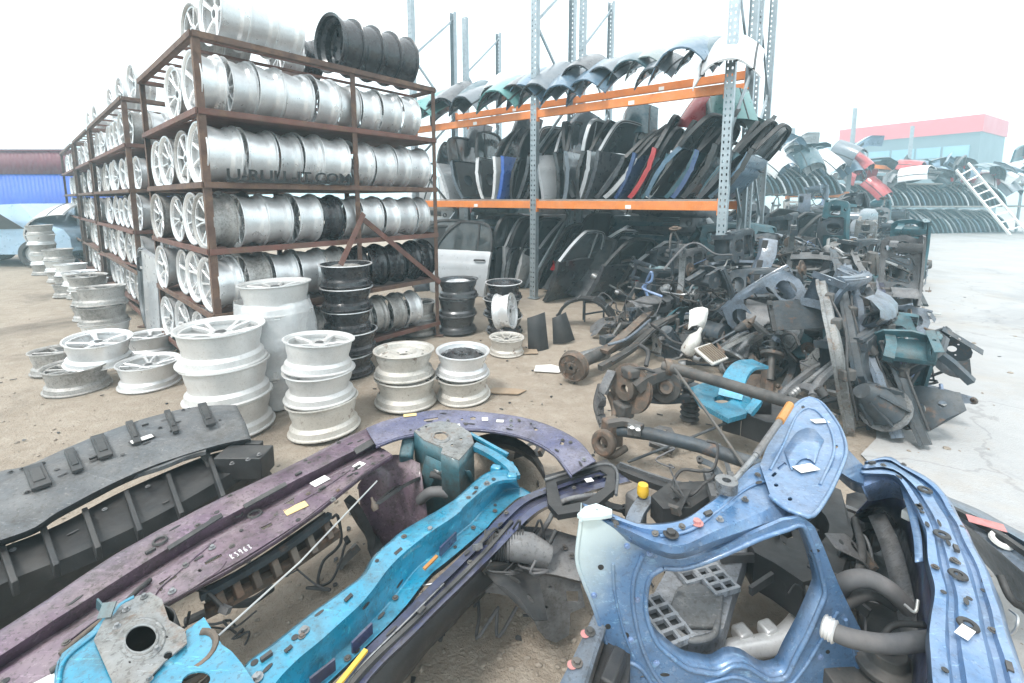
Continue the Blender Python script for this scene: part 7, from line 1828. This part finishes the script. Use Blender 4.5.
MB().tube([o, od, od.lerp(at(690, 375, .36), 1)], [.05, .06, .05], 14).build('axle_housing', M_['greasy'], x2)
MB().tube([at(664, 366, .46), at(700, 376, .47), at(760, 394, .48), at(815, 410, .49), at(835, 420, .48)], [.036, .034, .033, .032, .03], 14).build('drive_shaft', M_['greasy'], x2)
v = MB(); v.lathe([(.03, -.02), (.055, -.02), (.055, .02), (.03, .02)], 16, Matrix.Translation(at(668, 367, .46)) @ V((1, -.1, 0)).to_track_quat('Z', 'Y').to_matrix().to_4x4(), closed=True); v.build('flange', M_['rusty_part'], x2)
strip([(668, 372, .42), (650, 378, .40), (636, 388, .34)], .07, .06, 'greasy', x2, 'arm'); strip([(640, 398, .22), (665, 400, .2), (690, 398, .22)], .05, .04, 'dark_frame', x2, 'arm.001')
strip([(612, 372, .38), (604, 390, .3), (600, 412, .14), (604, 426, .06)], .06, .03, 'grey_box', x2, 'stub_axle')
for q, m, r_ in (([(600, 385, .25), (596, 405, .16), (602, 424, .08)], 'rubber', .02), ([(608, 392, .25), (614, 410, .15), (612, 425, .08)], 'rusty_part', .018), ([(622, 372, .42), (640, 368, .46), (655, 372, .44)], 'rubber', .010)):
    on_surface_tube(q, r_, m, x2, 'pipe')
kc = MB().box(o + V((-.02, -.03, .12)), (.10, .10, .07), Matrix.Rotation(.4, 3, 'Z')); kc.build('caliper_mount', M_['greasy'], x2, bevel=.015)
x3 = empty('torsion_beam', at(690, 460, 0), 'dark torsion beam with knuckle, in front of the rusted brake disc', 'axle')
MB().tube([at(618, 430, .24), at(650, 434, .26), at(700, 446, .27), at(760, 466, .28), at(790, 476, .28)], [.034, .036, .036, .034, .03], 14).build('beam', M_['dark_frame'], x3)
kn = MB(); kn.box(at(612, 432, .16), (.10, .10, .16), Matrix.Rotation(.4, 3, 'Z')); kn.disc(at(606, 442, .14), (-.6, -.7, .2), .075, .05, 20, .03); kn.build('knuckle', M_['rusty_part'], x3, bevel=.012)
bk_ = MB(); bk_.box(at(634, 430, .31), (.07, .05, .05), Matrix.Rotation(-.3, 3, 'Z')); bk_.build('bracket', M_['alu'], x3, bevel=.006)
strip([(608, 424, .28), (625, 422, .3), (642, 428, .3)], .05, .03, 'greasy', x3, 'arm')
for a, b in ((632, 428), (638, 430)): bolt(a, b, .34, .008, 'sticker', x3)
on_surface_tube([(606, 440, .1), (604, 452, .05), (612, 456, .04), (626, 448, .06)], .02, 'rusty_part', x3, 'ball_joint')
MB().tube([at(674, 368, .52), at(708, 414, .40), at(744, 466, .30)], .0085, 8).build('steel_rod', M_['greasy'], label='long thin rod leaning across the drive shaft', cat='rod')
MB().tube([at(628, 462, .02), at(690, 438, .12), at(752, 412, .24)], .008, 8).build('steel_rod', M_['dark_frame'], label='thin dark rod lying over the torsion beam', cat='rod')
gs = empty('gas_strut', at(755, 450, 0), 'gas strut with orange end lying on the blue frame\'s lock platform', 'gas strut')
MB().tube([at(727, 488, .74), at(756, 455, .77)], .008, 10).build('rod', M_['alu'], gs); MB().tube([at(756, 455, .77), at(782, 418, .80)], .011, 10).build('cylinder', M_['grey_box'], gs); MB().tube([at(780, 421, .80), at(790, 405, .81)], .014, 10).build('end_cap', M_['brass_orange'], gs)
mt_ = MB(); mt_.disc(at(726, 490, .74), (0, 0, 1), .03, .03, 14, .012); mt_.build('ball_end', M_['alu'], gs)
dk = empty('door_sill_rail', at(660, 490, 0), 'black sill rail lying on dirt left of the small grey vent panel', 'sill rail')
strip([(616, 468, .22), (640, 478, .22), (668, 488, .22), (696, 494, .22)], .05, .03, 'black_plastic', dk, 'rail'); strip([(620, 464, .24), (644, 473, .24), (672, 482, .24), (697, 488, .24)], .012, .02, 'grey_plastic', dk, 'edge_lip')
yc = empty('reservoir', at(648, 500, 0), 'fluid reservoir with bright yellow cap behind the blue frame\'s white corner', 'reservoir')
bt = MB(); bt.box(at(636, 512, .36), (.07, .06, .16), Matrix.Rotation(.6, 3, 'Z')); bt.build('bottle', M_['grey_box'], yc, bevel=.012)
bt = MB(); oy_ = at(643, 489, .50); bt.lathe([(.0005, .018), (.018, .018), (.021, .0), (.021, -.02), (.014, -.03)], 14, Matrix.Translation(oy_)); bt.build('yellow_cap', M_['yellow'], yc); MB().tube([oy_ + V((0, 0, -.03)), at(636, 512, .42)], .016, 10).build('filler_neck', M_['black_plastic'], yc)
strip([(628, 540, .42), (636, 515, .45), (648, 498, .46)], .05, .02, 'slate', yc, 'mount_arm')
bl = zplate([(650, 520), (668, 500), (705, 498), (715, 512), (690, 528), (662, 532)], [], .40, .08, 4, .01); bl.build('plastic_tray', M_['black_plastic'], label='black plastic tray under the blue frame\'s top panel', cat='tray', bevel=.01)
# turquoise clamp, springs and odd bits
tq = empty('turquoise_bracket', at(728, 410, 0), 'bright turquoise bent bracket on dirt under the drive shaft', 'bracket')
zplate([(690, 392), (706, 386), (744, 396), (752, 404), (746, 418), (728, 424), (700, 408)], [ring2(722, 404, 9, 4, 12)], .27, .03, 5, .004).build('plate', M_['turquoise'], tq, bevel=.008)
strip([(730, 398, .30), (735, 378, .40), (745, 366, .46), (760, 364, .46)], .14, .02, 'turquoise', tq, 'upright_lug'); strip([(748, 414, .28), (757, 402, .34), (760, 390, .38)], .05, .03, 'turquoise', tq, 'lug')
bs = empty('bump_stop_strut', at(690, 430, 0), 'black ribbed strut boot standing beside the turquoise bracket', 'strut')
o = at(692, 424, 0); v = MB(); v.lathe([(.0005, 0)] + [((.05 if k % 2 else .066), .02 + k * .018) for k in range(12)] + [(.0005, .24)], 20, Matrix.Translation(o + V((0, .05, 0)))); v.build('rubber_boot', M_['rubber'], bs, ang=60); MB().disc(o + V((0, .05, .24)), (0, 0, 1), .075, .02, 20).build('top_mount', M_['dark_frame'], bs)
v = zplate([(722, 430), (735, 414), (765, 416), (786, 428), (786, 448), (765, 444)], [rect2(740, 422, 770, 436)], .14, .14, 4, .01); v.build('battery_tray', M_['black_plastic'], label='black battery tray under the shaft beside the turquoise bracket', cat='tray', bevel=.012)
cv = empty('slatted_vent', at(712, 360, 0), 'cream louvred vent panel lying on the parts behind the drive shaft', 'vent')
p_ = at(711, 354, .50)
Mr = Matrix.Rotation(.65, 3, 'Z') @ Matrix.Rotation(.5, 3, 'X')
v = MB(); v.box(p_, (.20, .16, .02), Mr); v.build('panel', M_['cream_wheel'], cv, bevel=.005)
for k in range(7):
    MB().box(p_ + Mr @ V((-.075 + .025 * k, 0, .016)), (.009, .13, .012), Mr).build('slat', M_['dirt_thing'], cv)
wb = MB(); o = at(688, 350, .40); wb.lathe([(.0005, .2), (.015, .2), (.018, .16), (.05, .11), (.055, .0), (.045, -.03), (.0005, -.04)], 18, Matrix.Translation(o) @ Matrix.Rotation(.5, 4, 'Y')); wb.build('washer_bottle', M_['cream_wheel'], label='cream washer bottle among parts left of the louvred vent', cat='bottle', ang=40)
ws = MB(); o = at(697, 318, .55); ws.loft([[o + V((a * .07 + .02 * b, b * .03, .06 * b - .03 * a * a)) for a in (-1, -.4, .3, 1)] for b in (-1, 0, 1, 1.6)]).jit(.03, 8); ws.build('plastic_cover', M_['sticker'], label='crumpled white plastic cover above the washer bottle', cat='cover', solid=.004)
# black arch liners on the dirt in front of the mid upright
for k, (pts, lab) in enumerate((([(527, 318), (545, 312), (549, 350), (528, 350)], 'black splash guard standing upright, left of the pair on the dirt'), ([(552, 318), (566, 312), (575, 340), (553, 344)], 'black splash guard standing upright, right of the pair on the dirt'))):
    b0 = at(pts[3][0], pts[3][1], 0); n_ = V((.25, -1, .25)).normalized()
    q = [on(a, b, b0, n_) for a, b in pts]
    v = MB().loft([spline([q[0], q[0].lerp(q[1], .5) + V((0, -.05, .01)), q[1]], 8), spline([q[3].lerp(q[0], .5), q[3].lerp(q[1], .5) + V((0, -.06, .0)), q[2].lerp(q[1], .5)], 8), spline([q[3], q[3].lerp(q[2], .5) + V((0, -.05, 0)), q[2]], 8)])
    v.build('splash_guard', M_['black_plastic'], label=lab, cat='splash guard', solid=.012, ang=50, bevel=.003)
al = empty('wheel_arch_liner', at(590, 325, 0), 'curved black wheel arch liner on the dirt in front of the tailgates', 'arch liner')
c_ = at(586, 318, .12); ux = V((.9, -.35, 0)).normalized(); uy = V((.35, .9, 0)).normalized()
rows = [[c_ + ux * (.36 * math.cos(a)) + V((0, 0, .36 * math.sin(a) * .95 - .08)) + uy * d for a in [PI * .02 + PI * .96 * k / 20 for k in range(21)]] for d in (-.10, -.08, .05, .12)]
for r_ in (rows[0],):
    for i, p in enumerate(r_): rows[0][i] = c_ + (p - c_) * .88 + uy * .0
MB().loft(rows).jit(.012, 8).build('arch', M_['black_plastic'], al, solid=.006, ang=50)
for k in range(6):
    a = PI * (.1 + .16 * k); p = c_ + ux * (.365 * math.cos(a)) + V((0, 0, .36 * math.sin(a) * .95 - .08)); MB().bar(p - uy * .1, p + uy * .11, .012, .02).build('rib', M_['grey_plastic'], al)
bx_ = MB(); ob = at(594, 322, .02); 
for a_, b_ in (((-.12, 0, 0), (-.12, 0, .3)), ((.12, 0, 0), (.12, 0, .3)), ((-.12, 0, .3), (.12, 0, .3)), ((-.12, .1, .0), (-.12, .1, .3)), ((.12, .1, .3), (-.12, .1, .3)), ((-.12, 0, .1), (.12, 0, .14))):
    bx_.bar(ob + V(a_), ob + V(b_), .025, .02)
bx_.build('bracket_frame', M_['dark_frame'], al, bevel=.004)

fixings(rG, g1, g5, 18, 11, lift=.010, f0=.3, f1=.95); fixings(rH, hrow(.36, .628), hrow(.64, .63), 22, 12, lift=.003); fixings(rH, hrow(0, .60), hrow(.3, .60), 20, 13, lift=.010); fixings(rH, hrow(.82, .63), hrow(1, .63), 16, 14, lift=.003)
fixings(rI, I0, I1, 16, 15, lift=.006)
r_ = random.Random(4)
for k in range(50):
    a, b = r_.uniform(584, 850), r_.uniform(530, 683)
    if inside((a, b), inG) or not inside((a, b), outG) or any(math.hypot(a - c, b - d) < 7 for c, d in inG + outG): continue
    q = on(a, b, p0, n0); q.y = GY - .010 - .02 * math.sin((q.x - .45 + .2) * 6) - .012 * noise.noise(V(((q.x - .45) * 5, q.z * 5, 2)))
    kd = 'bolt' if r_.random() < .5 else f'hole_plug_{r_.randrange(3)}'
    fixing(kd, Matrix.Translation(q) @ Matrix.Rotation(PI / 2, 4, 'X'), 'blue_pale' if kd == 'bolt' else 'black_plastic', rG)
# ================================================================== hazy air
hz = MB().box((30, 110, 9), (520, 380, 20)).build('haze', None, kind='stuff')
hm = bpy.data.materials.new('haze_air'); hm.use_nodes = True
nt = hm.node_tree
for n in list(nt.nodes):
    if n.type != 'OUTPUT_MATERIAL': nt.nodes.remove(n)
pv = nt.nodes.new('ShaderNodeVolumePrincipled'); pv.inputs['Color'].default_value = (.66, .92, 1.0, 1); pv.inputs['Density'].default_value = .0082; pv.inputs['Anisotropy'].default_value = .2
nt.links.new(pv.outputs[0], nt.nodes['Material Output'].inputs['Volume'])
hz.data.materials.append(hm)
# ================================================================== camera, light, sky
cam = bpy.data.cameras.new('camera'); co = bpy.data.objects.new('camera', cam); COL.objects.link(co)
co.location = EYE; co.rotation_euler = (R(90) - TH, 0, 0)
cam.sensor_width = 36; cam.lens = FPX / 1024 * 36; cam.shift_y = -(341.5 - CY) / 1024; cam.clip_end = 2500; cam.clip_start = .02
scene.camera = co
SUN_EL, SUN_AZ = R(58), R(215)      # azimuth measured from +Y towards +X
wd_ = bpy.data.worlds.new('World'); scene.world = wd_; wd_.use_nodes = True
nt = wd_.node_tree; bg = nt.nodes['Background']
sky = nt.nodes.new('ShaderNodeTexSky'); sky.sky_type = 'NISHITA'; sky.sun_disc = False
sky.sun_elevation = SUN_EL; sky.sun_rotation = SUN_AZ; sky.dust_density = 5.0; sky.air_density = 1.0; sky.ozone_density = 1.0
hs = nt.nodes.new('ShaderNodeHueSaturation'); hs.inputs['Saturation'].default_value = .22
nt.links.new(sky.outputs[0], hs.inputs['Color']); cl = nt.nodes.new('ShaderNodeMix'); cl.data_type = 'RGBA'; cl.inputs[7].default_value = (6.2, 6.35, 6.5, 1)
tcw = nt.nodes.new('ShaderNodeTexCoord'); nw = nt.nodes.new('ShaderNodeTexNoise'); nw.inputs['Scale'].default_value = 2.2; nw.inputs['Detail'].default_value = 6
nt.links.new(tcw.outputs['Generated'], nw.inputs['Vector'])
mw_ = nt.nodes.new('ShaderNodeMapRange'); mw_.inputs[1].default_value = .3; mw_.inputs[2].default_value = .7; mw_.inputs[3].default_value = .78; mw_.inputs[4].default_value = .96
nt.links.new(nw.outputs['Fac'], mw_.inputs[0]); nt.links.new(mw_.outputs[0], cl.inputs[0])
nt.links.new(hs.outputs[0], cl.inputs[6]); nt.links.new(cl.outputs[2], bg.inputs[0])
bg.inputs[1].default_value = .15
sl = bpy.data.lights.new('sun', 'SUN'); so = bpy.data.objects.new('sun', sl); COL.objects.link(so)
sl.energy = 1.5; sl.angle = R(11); sl.color = (1, .97, .92)
sd = V((math.sin(SUN_AZ) * math.cos(SUN_EL), math.cos(SUN_AZ) * math.cos(SUN_EL), math.sin(SUN_EL)))
so.rotation_euler = sd.to_track_quat('Z', 'Y').to_euler(); so.location = (0, 0, 30)
vs = scene.view_settings; vs.view_transform = 'Standard'; vs.look = 'None'; vs.gamma = 1; vs.use_curve_mapping = False
vs.exposure = 1.25
scene.cycles.volume_bounces = 2
